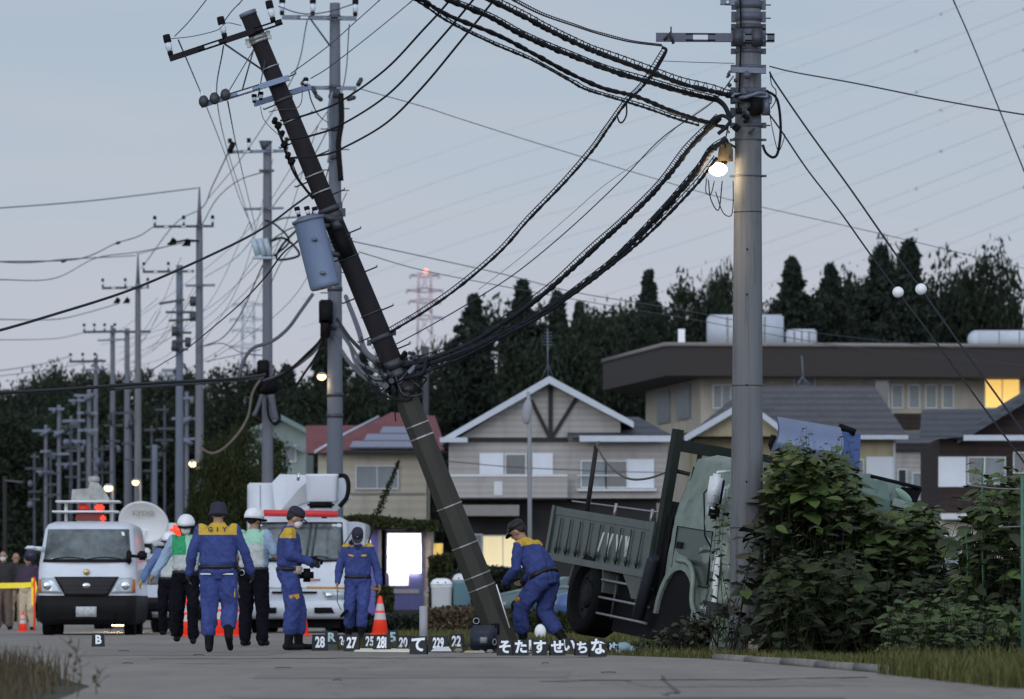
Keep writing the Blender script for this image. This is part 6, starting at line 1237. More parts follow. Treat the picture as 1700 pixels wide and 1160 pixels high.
# rear post and rope
m = MB(); m.tube([(-.98, 4.75, 1.45), (-1.0, 4.75, 2.3)], .03, 6); loc(m, 'stake_post', dark_trim, tr)
m = MB(); m.tube(smooth_path([(-1.0, 4.75, 2.3), (-1.0, 4.3, 2.1), (-1.0, 3.6, 1.95), (-1.0, 2.9, 1.98), (-1.0, Y0, 2.12)]), .014, 6); m.tube([(-1.0, 4.75, 2.3), (-.9, 4.95, 2.35)], .014, 6); loc(m, 'rope', mat('rope', (.1, .095, .085), .8), tr)
m = MB(); m.tube([(-.9, Y1-.1, 1.56), (-.85, Y0, 1.6)], .012, 6)
for y in (Y0+.5, Y0+1.7, Y0+2.6): m.tube([(-.95, y, 1.42), (-.95, y, 1.62)], .02, 6)
loc(m, 'side_rail', band_m, tr)
# cab as a lofted shell
C_ = [(.42, 1.04, .02, 1.62, .15, .06, .03), (.7, 1.08, -.03, 1.66, .18, .06, .04), (1.2, 1.09, .0, 1.68, .2, .06, .05), (1.55, 1.08, .05, 1.7, .2, .06, .05), (2.1, 1.0, .22, 1.68, .2, .08, .05), (2.3, .95, .32, 1.62, .22, .1, .04), (2.38, .82, .5, 1.45, .25, .2, .02)]
cb = body(C_, 14); dense = []
cab_o = loc(cb, 'cab', tg2, tr)
bm = bmesh.new(); bm.from_mesh(cab_o.data); bmesh.ops.triangulate(bm, faces=[f for f in bm.faces if len(f.verts) > 4]); bmesh.ops.subdivide_edges(bm, edges=[e for e in bm.edges if e.calc_length() > .12], cuts=4, use_grid_fill=True)
for v in bm.verts:
    k = max(.25, 1-v.co.y/1.1); q = v.co*2.6; n1 = noise.noise(q); n2 = noise.noise(v.co*6.5+Vector((3, 1, 7)))
    v.co.y += k*(.16*abs(n1)+.03*n2); v.co.x += .05*n1*k+.012*n2; v.co.z -= k*.1*abs(noise.noise(q+Vector((9, 2, 4))))*(1 if v.co.z > 2.0 else .3)
bm.to_mesh(cab_o.data); bm.free()
for p_ in cab_o.data.polygons: p_.use_smooth = True
stains(tg2, (1.2, 1.2, 1.2), .35, .52); stains(tg, (1.5, 1.5, 1.5), .3, .5); stains(vwhite, (.8, .8, .5), .07, .5)
loc(panel(C_, lambda t: (1.35+t*.75, -.88+.06*t, .88-.06*t), .012), 'windscreen', vglass, tr)
def side_patch(ys_z, x_off, m_, name, nm=MB):
    m = MB(); pts = []
    for y, z in ys_z:
        for a, b in zip(C_, C_[1:]):
            if a[0] <= z <= b[0]: w = a[1]+(b[1]-a[1])*(z-a[0])/(b[0]-a[0])
        pts.append(Vector((-w-x_off, y, z)))
    m.prism(pts, (.02, 0, 0)); return loc(m, name, m_, tr)
side_patch([(.4, 1.3), (.62, 1.42), (.98, 1.9), (.72, 2.1), (.6, 2.08)], .006, mat('side_glass_pale', (.2, .25, .25), .15, var=.5, scale=4, spec=.7), 'side_window'); side_patch([(.32, .8), (1.45, .8), (1.5, 1.45), (.42, 1.45)], .007, tg, 'door'); side_patch([(.1, 1.0), (.3, 1.0), (.5, 2.0), (.36, 2.05)], .009, mat('pale_grey_pillar', (.4, .44, .44), .4), 'pillar')
side_patch([(1.25, 1.2), (1.4, 1.2), (1.4, 1.28), (1.25, 1.28)], .025, black, 'door_handle')
side_patch([(.04, .55), (.16, .55), (.22, 1.2), (.1, 1.2)], .012, white_m, 'corner_panel')
m = MB()
for seam in ([(.32, .8), (1.46, .8), (1.5, 1.46), (.42, 1.46), (.32, .8)], [(.38, 1.28), (.63, 1.4), (1.0, 1.9), (.73, 2.12)], [(1.5, .8), (1.56, 2.2)]):
    pts = []
    for y, z in seam:
        for a, b in zip(C_, C_[1:]):
            if a[0] <= z <= b[0]: w = a[1]+(b[1]-a[1])*(z-a[0])/(b[0]-a[0])
        pts.append(Vector((-w-.012, y, z)))
    m.tube(pts, .009, 4)
loc(m, 'door_seam', black, tr)
# mirrors
m = MB(); m.obox((-1.3, .1, 1.95), (.16, .1, .38), None, 0, .035); m.tube([(-1.05, .3, 2.2), (-1.3, .1, 2.16)], .016, 6); m.tube([(-1.05, .3, 1.7), (-1.3, .1, 1.74)], .016, 6); loc(m, 'mirror', mat('mirror_white', (.6, .66, .7), .25), tr)
m = MB(); m.obox((-1.22, .18, 1.86), (.1, .16, .5), None, 0, .03); loc(m, 'mirror_housing', black, tr)
# front wheel arch and fender
yA = 1.08
m = MB(); outer = [(yA+.62*math.cos(a), .42+.62*math.sin(a)) for a in [math.pi*(1.02-k/12*1.04) for k in range(13)]]
for (y0, z0), (y1, z1) in zip(outer, outer[1:]): m.prism([(-1.14, y0, z0), (-1.14, y1, z1), (-1.14, yA+(y1-yA)*.86, .42+(z1-.42)*.86), (-1.14, yA+(y0-yA)*.86, .42+(z0-.42)*.86)], (.22, 0, 0))
loc(m, 'fender', tg2, tr)
m = MB(); m.prism([(-1.105, y_, z_) for y_, z_ in [(yA+.54*math.cos(a), .42+.54*math.sin(a)) for a in [math.pi*k/14 for k in range(15)]]+[(yA-.54, .15), (yA+.54, .15)]], (.05, 0, 0)); loc(m, 'wheel_well_shade', black, tr)  # black sheet painting in the shade of the arch cavity
m = MB(); m.tube(smooth_path([(-1.15, 1.2, 1.06), (-1.17, .8, 1.05), (-1.18, .58, .9), (-1.18, .48, .6), (-1.18, .25, .45), (-1.15, -.05, .42)]), .032, 8); loc(m, 'fender_trim', tg2, tr)
m = MB(); m.obox((-1.08, .12, .5), (.16, .4, .3), None, 0, .03); loc(m, 'bumper_corner', tgd, tr); m = MB(); m.obox((-1.165, .18, .55), (.02, .2, .1), None, 0, .008); loc(m, 'side_marker', headl, tr)
m = MB(); m.prism([(-1.1, -.12, .1), (-.7, -.3, .1), (-.6, -.34, .42), (-1.1, -.16, .5)], (0, .06, 0)); loc(m, 'torn_bumper', tg2, tr)
m = MB(); m.box((-1.05, .02, .3), (1.05, .12, .62)); loc(m, 'bumper', tgd, tr)
m = MB(); m.tube([(-1.19, 2.02, .28), (-1.17, 1.9, 1.0), (-1.17, 1.86, 1.05)], [.075, .08, .06], 10); loc(m, 'mud_flap', mat('slate_mudguard', (.022, .024, .034), .6, spec=.2), tr)
# crushed far corner: crumpled green roof edge with black tip, and blue reflecting screen pushed up
m = MB(); cr_ = random.Random(4); W = 9
rows = []
for j in range(5):
    rows.append([Vector((-.1+1.3*i/(W-1), .02-.12*math.sin(i*1.3+j)+j*.16, 2.3+.0*i+.12*math.sin(i*.9+j*1.4)*.5+(.16 if j in (1, 2) else 0)-.0*j-(.14*(i/(W-1))**2))) for i in range(W)])
vs = [v for r in rows for v in r]; N_ = len(vs); fs = [(j*W+i, j*W+i+1, (j+1)*W+i+1, (j+1)*W+i) for j in range(4) for i in range(W-1)]
m.add(vs+[v-Vector((0, 0, .2)) for v in vs], fs+[tuple(q+N_ for q in reversed(f)) for f in fs]+[(i, i+N_, i+1+N_, i+1) for i in range(W-1)]+[((j+1)*W-1, (j+1)*W-1+N_, (j+2)*W-1+N_, (j+2)*W-1) for j in range(4)], 0, False)
loc(m, 'crumpled_roof', mat('crumpled_green', (.09, .15, .125), .3, var=.15, coat=.3), tr)
m = MB(); m.prism([(1.12, -.05, 2.36), (1.28, -.05, 2.38), (1.24, -.05, 2.2), (1.1, -.05, 2.0), (1.12, -.05, 2.2)], (0, .25, 0)); m.tube([(.57, -.1, 2.42), (.92, -.12, 2.4), (1.24, -.08, 2.38)], .022, 6); loc(m, 'visor_tip', black, tr)
m = MB(); m.ball((1.02, -.13, 2.26), (.14, .015, .05), 0, 14, 6, Matrix.Rotation(.5, 3, 'Y')); loc(m, 'glass_shard', tgl, tr)
m = MB()
for k in range(5): a = cr_.uniform(.1, 1.2); m.obox((a, -.1-.03*k, cr_.uniform(1.95, 2.2)), (cr_.uniform(.25, .5), .03, cr_.uniform(.08, .16)), Matrix.Rotation(cr_.uniform(-.3, .4), 3, 'Y') @ Matrix.Rotation(cr_.uniform(-.5, .5), 3, 'X'))
loc(m, 'crumpled_panel', tg2, tr)
# wheels and chassis, with black boxes painting in the shade under the bed
drim = mat('dark_rim', (.014, .014, .015), .7, 0, var=.3, spec=.15)  # near-black rims for the dump truck
wheel(tr, -.93, yA, .42, .43, .26, drim); wheel(tr, .93, yA, .42, .43, .26, drim); wheel(tr, -.9, 4.15, .44, .5, .42, drim); wheel(tr, .9, 4.15, .44, .5, .42, drim)
m = MB(); m.box((-.5, .3, .5), (-.35, 5.4, .78)); m.box((.35, .3, .5), (.5, 5.4, .78)); m.box((-.85, 2.3, .3), (-.4, 3.2, .72)); m.box((.4, 2.3, .3), (.85, 3.3, .75)); m.tube([(-.9, 4.15, .44), (.9, 4.15, .44)], .08, 8); m.tube([(-.9, yA, .42), (.9, yA, .42)], .07, 8); m.box((-.9, .3, .45), (.9, 1.7, .6)); m.box((-.7, 1.7, .1), (.7, 5.2, .8)); m.box((-.9, 1.95, .05), (-.7, 3.5, .78)); loc(m, 'chassis', black, tr)
m = MB(); ar = [(4.15+.6*math.cos(a), .5+.56*math.sin(a)) for a in [math.pi*k/10 for k in range(11)]]
for (y0, z0), (y1, z1) in zip(ar, ar[1:]): m.prism([(-1.08, y0, z0), (-1.08, y1, z1), (-1.08, 4.15+(y1-4.15)*.93, .5+(z1-.5)*.93), (-1.08, 4.15+(y0-4.15)*.93, .5+(z0-.5)*.93)], (.4, 0, 0))
loc(m, 'mudguard', skirt, tr)
for z in (.66, .44, .24): m = MB(); m.tube([(-1.08, 3.62, z), (-1.08, 2.0, z)], .017, 8); loc(m, 'guard_rail', band_m, tr)
m = MB()
for y in (2.5, 3.2): m.tube([(-1.05, y, .2), (-1.05, y, .75)], .018, 6)
loc(m, 'rail_bracket', dsteel, tr)
m = MB(); m.obox((-1.08, 2.7, .68), (.03, .1, .12), None, 0, .01); loc(m, 'side_reflector', mat('orange_reflector', (.6, .12, .05), .3, emit=.05, emit_col=(1, .2, .05)), tr)
# blue reflecting deflector standing on the cab roof
defl = mat('sky_blue_screen', (.15, .19, .29), .25, .2, var=.12, scale=2)
m = MB()
def rl(px, py, D): return (M3.transposed() @ (P(px, py, D)-Vector((3.283, 60.45, -.23))))
a, b, c, d = rl(1290, 691, 60.6), rl(1395, 709, 60.8), rl(1390, 768, 60.5), rl(1281, 748, 60.3)
rows = []
for j in range(7):
    t = j/6; rows.append([a.lerp(b, i/10).lerp(d.lerp(c, i/10), t)+Vector((0, -.14*math.sin(math.pi*t), 0)) for i in range(11)])
vs = [v for r in rows for v in r]; N_ = len(vs); fs = [(j*11+i, j*11+i+1, (j+1)*11+i+1, (j+1)*11+i) for j in range(6) for i in range(10)]
m.add(vs+[v+Vector((0, .04, 0)) for v in vs], fs+[tuple(q+N_ for q in reversed(f)) for f in fs]+[(i, i+N_, i+1+N_, i+1) for i in range(10)], 0, True)
loc(m, 'roof_deflector', defl, tr)
m = MB(); a, b, c, d = rl(1399, 716, 60.9), rl(1429, 721, 61.1), rl(1427, 776, 60.9), rl(1398, 768, 60.7); m.prism([a, b, c, d], (0, .08, 0)); loc(m, 'roof_deflector', mat('deeper_blue_screen', (.05, .09, .24), .25, .2, var=.1), tr)
m = MB(); m.tube([rl(1392, 708, 61), rl(1404, 712, 61), rl(1420, 718, 61)], .045, 8); m.prism([rl(1396, 768, 60.8), rl(1427, 777, 60.9), rl(1424, 792, 60.9), rl(1398, 786, 60.8)], (0, .1, 0)); m.tube([rl(1284, 722, 60.4), rl(1279, 738, 60.4), rl(1283, 748, 60.4)], .03, 6); loc(m, 'deflector_bracket', black, tr)
bush('leafy sprigs reaching up before the blue roof deflector', [(1310, 762), (1330, 706), (1345, 715), (1372, 742), (1388, 722), (1405, 716), (1418, 745)], 59.2, 59.8, 22, .1, [grn, big], 'undergrowth', seed=31)
# ================================================================ PEOPLE
skin = mat('skin', (.32, .19, .13), .6, var=.06); navy_u = mat('blue_uniform', (.046, .066, .205), .92, var=.26, scale=7, bump=.3, spec=.12); yellow_u = mat('yellow_cloth', (.52, .34, .04), .8, var=.1); black_boot = mat('black_boots', (.006, .006, .007), .7, var=.2, spec=.15); cap_m = mat('dark_navy_cap', (.022, .02, .04), .8, var=.15); hair_m = mat('black_hair', (.012, .01, .01), .6)
mask_m = mat('white_face_mask', (.62, .62, .63), .8, var=.03); lightblue = mat('light_blue_shirt', (.26, .36, .5), .8, var=.08, scale=7); green_v = mat('green_vest', (.02, .3, .12), .6, var=.1); mint_v = mat('mint_reflective', (.3, .55, .42), .5, var=.1); grey_v = mat('silver_vest', (.42, .46, .46), .5, var=.08); dark_trs = mat('dark_trousers', (.008, .008, .012), .95, var=.25, bump=.3, spec=.05); helm = mat('white_helmet', (.72, .74, .78), .22, var=.03, coat=.5); glove_m = mat('dark_glove', (.018, .018, .03), .7); white_g = mat('white_glove', (.6, .6, .58), .7); belt_m = mat('black_belt', (.012, .012, .014), .4); denim = mat('blue_sleeve', (.09, .15, .3), .8, var=.1)
def V3(*a): return Vector(a)
def fused(shapes, voxel, name, mats, parent, matfn=None, smooth_it=3, folds=0):
    "union of closed shapes as ONE continuous smooth surface"
    mb = MB(); 
    for sh in shapes: sh(mb)
    me = bpy.data.meshes.new('tmp'); me.from_pydata([tuple(v) for v in mb.v], [], mb.f)
    bm = bmesh.new(); bm.from_mesh(me); bmesh.ops.recalc_face_normals(bm, faces=bm.faces); bm.to_mesh(me); bm.free()
    o = bpy.data.objects.new('tmp', me); COL.objects.link(o); md = o.modifiers.new('r', 'REMESH'); md.mode = 'VOXEL'; md.voxel_size = voxel; sm = o.modifiers.new('s', 'SMOOTH'); sm.iterations = smooth_it; sm.factor = .6
    dg = bpy.context.evaluated_depsgraph_get(); m2 = bpy.data.meshes.new_from_object(o.evaluated_get(dg)); bpy.data.objects.remove(o); bpy.data.meshes.remove(me)
    if folds:
        sd_ = len(m2.vertices) % 97; co = [v.co.copy() for v in m2.vertices]; no = [v.normal.copy() for v in m2.vertices]
        for v, c, n_ in zip(m2.vertices, co, no):
            q = Vector((c.x*9+sd_, c.y*9, c.z*6+c.x*7)); f = 1-abs(noise.noise(q))*2.6; g = noise.noise(Vector((c.x*22, c.y*22+sd_, c.z*30+c.x*14)))
            v.co = c+n_*folds*(f*.8+g*.55)
    m2.name = name; m2.materials.clear()
    for q in (mats if isinstance(mats, (list, tuple)) else [mats]): m2.materials.append(q)
    m2.polygons.foreach_set('use_smooth', [True]*len(m2.polygons))
    if matfn: m2.polygons.foreach_set('material_index', [matfn(p.center, p.normal) for p in m2.polygons])
    r = bpy.data.objects.new(name, m2); COL.objects.link(r); r.parent = parent; return r
def cap(a, b, r0, r1, n=14):
    a = Vector(a); b = Vector(b)
    def f(mb):
        d = b-a; L0 = max(1e-4, d.length); d = d/L0; pts = []; rs = []
        for k in range(5): t = math.pi/2*(1-k/4); pts.append(a-d*r0*math.sin(t)*.98); rs.append(max(.002, r0*math.cos(t)))
        for k in range(5): t = math.pi/2*k/4; pts.append(b+d*r1*math.sin(t)*.98); rs.append(max(.002, r1*math.cos(t)))
        mb.tube(pts, rs, n)
    return f
def ell(c, r, M=None): return lambda mb: mb.ball(c, r, 0, 20, 12, M)
def torso(rows):
    "rows: (centre, half width vector, half depth)"
    def f(mb):
        rings = []; n = 24
        for c, wv, dp in rows:
            c = Vector(c); wv = Vector(wv); rings.append([c+wv*math.copysign(abs(math.cos(a))**.8, math.cos(a))+Vector(dp)*math.copysign(abs(math.sin(a))**.8, math.sin(a)) for a in [2*math.pi*k/n for k in range(n)]])
        mb.loft(rings)
    return f
BASE = dict(pel=V3(0, 0, .93), waist=V3(0, .0, 1.06), chest=V3(0, .0, 1.28), neck=V3(0, -.01, 1.46), head=V3(0, .025, 1.585), look=V3(0, 1, 0), hipL=V3(-.09, 0, .9), hipR=V3(.09, 0, .9), kL=V3(-.11, .03, .5), kR=V3(.11, .03, .5), aL=V3(-.12, -.02, .09), aR=V3(.12, -.02, .09), fL=V3(-.05, 1, 0), fR=V3(.05, 1, 0),
  sL=V3(-.185, -.01, 1.40), sR=V3(.185, -.01, 1.40), eL=V3(-.25, -.04, 1.13), eR=V3(.25, -.04, 1.13), wL=V3(-.27, .05, .90), wR=V3(.27, .05, .90), latc=V3(1, 0, 0), latp=V3(1, 0, 0))
def hand(w, d, side, palm_n, curl=.5, sc=1.0):
    "palm, five fingers; w wrist, d hand direction, side = thumb side vector, palm_n = direction fingers curl to"
    d = d.normalized(); palm_n = (palm_n-d*palm_n.dot(d)).normalized(); side = d.cross(palm_n)*(1 if d.cross(palm_n).dot(side) > 0 else -1); out = []
    pc = w+d*.05; out.append(lambda mb: mb.obox(pc, (.078*sc, .09*sc, .03*sc), Matrix((side, d, palm_n)).transposed(), 0, .01)); out.append(cap(w-d*.02, w+d*.02, .026, .027))
    for k, L0 in enumerate((.075, .085, .08, .062)):
        b = w+d*.09*sc+side*(.03-.02*k)*sc; q = curl*(1+.12*k); d1 = (d*math.cos(q*.6)+palm_n*math.sin(q*.6)); d2 = (d*math.cos(q*1.5)+palm_n*math.sin(q*1.5)); j1 = b+d1*L0*.5; j2 = j1+d2*L0*.5
        out += [cap(b-d*.02, j1, .0095, .009, 8), cap(j1, j2, .009, .0075, 8)]
    t0 = w+d*.03+side*.036; t1 = t0+(d*.7+side*.6+palm_n*.4).normalized()*.035; t2 = t1+(d*.9+side*.1+palm_n*.5).normalized()*.03
    out += [cap(t0-side*.01, t1, .0115, .011, 8), cap(t1, t2, .0105, .0085, 8)]; return out
def person(label, pose, outfit, x, D, rz, S=1.0, voxel=.011, group=None, curl=(.5, .5), extra=None):
    J = {k: v.copy() for k, v in BASE.items()}
    for k, v in pose.items(): J[k] = V3(*v)
    root = thing('person', label, 'person', (x, D, 0), (0, 0, rz)); root.scale = (S, S, S)
    lc, lp = J['latc'].normalized(), J['latp'].normalized()
    up = (J['neck']-J['chest']).normalized(); dpc = up.cross(lc).normalized(); upp = (J['waist']-J['pel']).normalized(); dpp = upp.cross(lp).normalized()
    hd = J['head']; look = J['look'].normalized(); side = look.cross(V3(0, 0, 1)).normalized(); hu = side.cross(look).normalized(); HM = Matrix((side, look, hu)).transposed()
    Hh = lambda a, b, c: hd+HM @ V3(a, b, c)
    palms = {}
    for s in 'LR':
        sg = -1 if s == 'L' else 1; d = (J['w'+s]-J['e'+s]).normalized(); palms[s] = (d, -lc*sg*.9+look*.1)
    # skin body: head with face, neck, slim core, arms, legs, hands
    sh = [ell(Hh(0, -.008, .02), (.077, .097, .1), HM), ell(Hh(0, .03, -.045), (.055, .062, .07), HM), cap(J['neck']-up*.05, hd-hu*.04, .058, .055), ell(Hh(0, .098, -.012), (.013, .02, .024), HM), ell(Hh(.077, -.005, -.01), (.012, .022, .032), HM), ell(Hh(-.077, -.005, -.01), (.012, .022, .032), HM), ell(Hh(0, .083, -.06), (.026, .012, .01), HM), ell(Hh(0, .075, .03), (.06, .025, .012), HM),
          cap(J['pel'], J['chest'], .09, .11), cap(J['chest'], J['neck']-up*.05, .1, .06), cap(J['sL'], J['sR'], .05, .05)]
    for s in 'LR':
        sh += [cap(J['s'+s], J['e'+s], .043, .036), cap(J['e'+s], J['w'+s], .037, .025), cap(J['hip'+s], J['k'+s], .065, .045), cap(J['k'+s], J['a'+s], .045, .032), cap(J['chest'], J['s'+s], .07, .045), cap(J['a'+s], J['a'+s]+J['f'+s].normalized()*.07-V3(0, 0, .04), .028, .022)]
        sh += hand(J['w'+s], palms[s][0], look, palms[s][1], curl[0 if s == 'L' else 1])
    bodyo = fused(sh, .0075, 'body', skin, root, None, 2)
    m = MB(); m.ball(Hh(.03, .083, .008), (.013, .008, .008), 0, 10, 6, HM); m.ball(Hh(-.03, .083, .008), (.013, .008, .008), 0, 10, 6, HM); subl(m, 'eyes', black, bodyo)
    fused([ell(Hh(0, -.022, .032), (.082, .093, .096), HM), ell(Hh(0, -.05, -.005), (.07, .058, .055), HM)], .009, 'hair', hair_m, root)
    fo = outfit.get('forensic'); bag = outfit.get('baggy', 1.0)
    # jacket / shirt
    sl = outfit.get('sleeve', 1.0); hem = J['waist']-upp*.10
    tr_ = [(hem+upp*.03, lp*.158*bag, dpp*.11*bag), (J['waist']-upp*.03, lp*.176*bag, dpp*.124*bag), (J['waist']+upp*.03, lp*.17*bag, dpp*.118*bag), (J['waist'].lerp(J['chest'], .55), lp.lerp(lc, .5)*.178*bag, dpp.lerp(dpc, .5)*.122*bag), (J['chest']+up*.02, lc*.198, dpc*.128), (J['chest']+up*.09, lc*.192, dpc*.115), (J['neck']-up*.045, lc*.115, dpc*.085), (J['neck']+up*.015, lc*.066, dpc*.064)]
    js = [torso(tr_)]
    for s in 'LR':
        sg = -1 if s == 'L' else 1; js += [cap(J['s'+s]-lc*sg*.02, J['e'+s], .073, .058), ell(J['s'+s]-lc*sg*.015-up*.012, (.075, .072, .07)), cap(J['e'+s], J['e'+s].lerp(J['w'+s], sl if sl > .35 else .01), .059, .046 if sl > .35 else .056)]
        if sl > .9: js.append(cap(J['e'+s].lerp(J['w'+s], .93), J['w'+s], .043, .04))
        if sl <= .35: js = js[:-1]+[]  # short sleeves end above the elbow
        if sl <= .35: js[-2 if False else -1] = js[-1]
    if sl <= .35:
        js = [torso(tr_)]
        for s in 'LR': sg = -1 if s == 'L' else 1; js += [cap(J['s'+s]-lc*sg*.02, J['s'+s].lerp(J['e'+s], .78), .072, .064), ell(J['s'+s]-lc*sg*.015-up*.012, (.074, .07, .068))]
    top = outfit['top']; fused(js, voxel, 'jacket', top[0], root, top[1], 2, .013)
    # trousers
    ts = [torso([(J['pel']-upp*.09, lp*.13, dpp*.11), (J['pel'], lp*.17*bag, dpp*.128*bag), (J['waist']-upp*.06, lp*.158*bag, dpp*.112*bag)])]
    for s in 'LR': ts += [cap(J['hip'+s], J['k'+s], .1*bag, .078*bag), cap(J['k'+s], J['k'+s].lerp(J['a'+s], outfit.get('cuff', .58)), .078*bag, .07*bag)]
    fused(ts, voxel, 'trousers', outfit['legs'][0], root, outfit['legs'][1] if len(outfit['legs']) > 1 else None, 2, .015)
    for s in 'LR':
        a_ = J['a'+s]; k_ = J['k'+s]; fd = J['f'+s].normalized(); top_ = k_.lerp(a_, outfit.get('boot', .46)); sd_ = (a_-k_).normalized(); ud = -sd_; tz = -.055
        fused([cap(top_, a_, .064, .05), ell(a_+fd*.02-V3(0, 0, .03) if fd.z > -.3 else a_+fd*.05, (.045, .055, .05)), cap(a_+fd*-.03+V3(0, 0, tz+.02), a_+fd*.15+V3(0, 0, tz+.015)+V3(0, 0, 0), .042, .036)] , .009, 'boot', black_boot, root)
    # belt
    m = MB(); bz = J['waist']-upp*outfit.get('beltdrop', .085); rings = [[bz+upp*dz+lp*(.188*bag)*math.cos(a)+dpp*(.14*bag)*math.sin(a) for a in [2*math.pi*k/28 for k in range(28)]] for dz in (-.022, .022)]; m.loft(rings); loc(m, 'belt', belt_m, root)
    if outfit.get('glove'):
        for s in 'LR':
            if s in outfit['glove']: fused(hand(J['w'+s]-palms[s][0]*.005, palms[s][0], look, palms[s][1], curl[0 if s == 'L' else 1], 1.12)+[cap(J['w'+s]-palms[s][0]*.05, J['w'+s], .036, .033), cap(J['w'+s]+palms[s][0]*.02, J['w'+s]+palms[s][0]*.07, .026, .03)], .0075, 'glove', outfit.get('glovem', glove_m), root)
    if outfit.get('mask'):
        fused([ell(Hh(0, .045, -.045), (.064, .062, .06), HM), ell(Hh(0, .074, -.018), (.038, .038, .036), HM)], .008, 'face_mask', mask_m, root)
    hat = outfit.get('hat')
    if hat == 'bucket':
        m = MB(); n = 28; rings = [[Hh(rx*math.cos(a), -.01+ry*math.sin(a), z) for a in [2*math.pi*k/n for k in range(n)]] for z, rx, ry in ((-.035, .122, .138), (.0, .104, .12), (.03, .096, .112), (.09, .09, .103), (.118, .074, .085), (.124, .03, .04))]; m.loft(rings); loc(m, 'hat', cap_m, root)
    elif hat == 'cap':
        m = MB(); n = 28; rings = [[Hh(rx*math.cos(a), -.01+ry*math.sin(a), z) for a in [2*math.pi*k/n for k in range(n)]] for z, rx, ry in ((.035, .088, .104), (.07, .089, .105), (.11, .08, .095), (.135, .055, .068), (.145, .02, .025))]; m.loft(rings)
        br = [Hh(.075*math.sin(a)*1.0, .08+.09*math.cos(a), .035-.02*math.cos(a)) for a in [-math.pi/2+math.pi*k/12 for k in range(13)]]; m.prism(br, HM @ V3(0, 0, .012)); h_ = loc(m, 'cap', outfit.get('capm', cap_m), root)
        m = MB(); m.tube([Hh(.078*math.sin(a), .083+.09*math.cos(a), .042-.02*math.cos(a)) for a in [-math.pi/2+math.pi*k/12 for k in range(13)]], .004, 4); m.ball(Hh(0, .095, .085), (.018, .01, .014), 0, 10, 6, HM); subl(m, 'cap_piping', band_m, h_)
    elif hat == 'helmet':
        m = MB(); n = 32; rings = [[Hh(rx*math.cos(a), -.012+ry*math.sin(a), z) for a in [2*math.pi*k/n for k in range(n)]] for z, rx, ry in ((.015, .118, .136), (.05, .12, .138), (.1, .105, .122), (.14, .075, .088), (.16, .03, .035))]; m.loft(rings); h_ = loc(m, 'helmet', helm, root)
        m = MB(); rings = [[Hh(rx*math.cos(a), -.012+ry*math.sin(a), z) for a in [2*math.pi*k/n for k in range(n)]] for z, rx, ry in ((-.012, .112, .126), (.014, .116, .134))]; m.loft(rings, 0, True, False); br = [Hh(.1*math.sin(a), .1+.075*math.cos(a), .02-.015*math.cos(a)) for a in [-math.pi/2+math.pi*k/12 for k in range(13)]]; m.prism(br, HM @ V3(0, 0, -.01)); m.tube([Hh(.085, .01, -.02), Hh(.05, .05, -.11), Hh(-.05, .05, -.11), Hh(-.085, .01, -.02)], .007, 5); subl(m, 'helmet_rim', black, h_)
    if extra: extra(root, J, Hh, HM, lc, lp, up, dpc)
    return root
# outfits: material chosen per face from its place on the garment
def fz(zy, back=True): # yellow yoke over shoulders
    return lambda c, n: 1 if (c.z > zy and abs(c.x) < .24) else 0
navy_top = ([navy_u, yellow_u], fz(1.37))
P1_top = ([navy_u, yellow_u], lambda c, n: 1 if (c.z > 1.335-(.0 if abs(c.x) < .17 else .0) and abs(c.x) < .215 and c.z < 1.49) else 0)
nl = ([navy_u, yellow_u], lambda c, n: 0)
# 1. man walking away, bucket hat
def ex1(root, J, Hh, HM, lc, lp, up, dpc):
    for i, ch in enumerate('GIY'): lettering(root, ch, .07, Matrix.Translation((-.08+.08*i, -.128, 1.395)) @ Matrix.Rotation(-.2, 4, 'X') @ FRONT, mat('dark_print', (.05, .04, .05), .7), .003, 'back_lettering', 1)
    m = MB(); m.obox((-.13, -.135, .895), (.12, .006, .016)); m.obox((.12, -.135, .895), (.12, .006, .016)); loc(m, 'pocket_trim', mask_m, root)
    m = MB(); m.obox((.19, -.02, .68), (.012, .05, .09)); m.obox((-.18, .0, .68), (.012, .05, .07)); loc(m, 'leg_patch', yellow_u, root)
person('man in blue uniform with yellow shoulders and dark bucket hat, walking away, nearest the camera', dict(kR=(.12, .06, .52), aR=(.13, -.2, .2), fR=(.1, .75, -.65), kL=(-.1, .02, .5), aL=(-.1, .0, .09), wL=(-.33, .08, .92), eL=(-.29, -.02, 1.14), eR=(.3, -.03, 1.15), wR=(.36, .08, .94), look=(-.05, 1, -.25), head=(0, .045, 1.575), sL=(-.2, -.01, 1.39), sR=(.2, -.01, 1.39)),
  dict(top=P1_top, legs=([navy_u],), hat='bucket', glove='LR', baggy=1.2), X(362, 57.5), 57.5, 0.0, .995, extra=ex1)
# 2. traffic officer approaching with mask
vest2 = ([lightblue, green_v, grey_v, mint_v], lambda c, n: (1 if c.z > 1.2 and c.x > .0 else (3 if c.z > 1.22 else 2)) if abs(c.x) < .185 else 0)
person('helmeted traffic officer in green and silver vest and white mask, walking towards the camera', dict(kL=(-.1, .14, .52), aL=(-.1, .1, .1), kR=(.1, .03, .5), aR=(.13, -.18, .13), eL=(-.27, .0, 1.14), wL=(-.2, .18, 1.02), eR=(.3, -.02, 1.14), wR=(.42, .05, .95), look=(.05, 1, -.15)),
  dict(top=vest2, legs=([dark_trs],), hat='helmet', mask=True, glove='L', glovem=glove_m, cuff=.9, boot=.8), X(309, 68), 68.0, math.pi, 1.0)
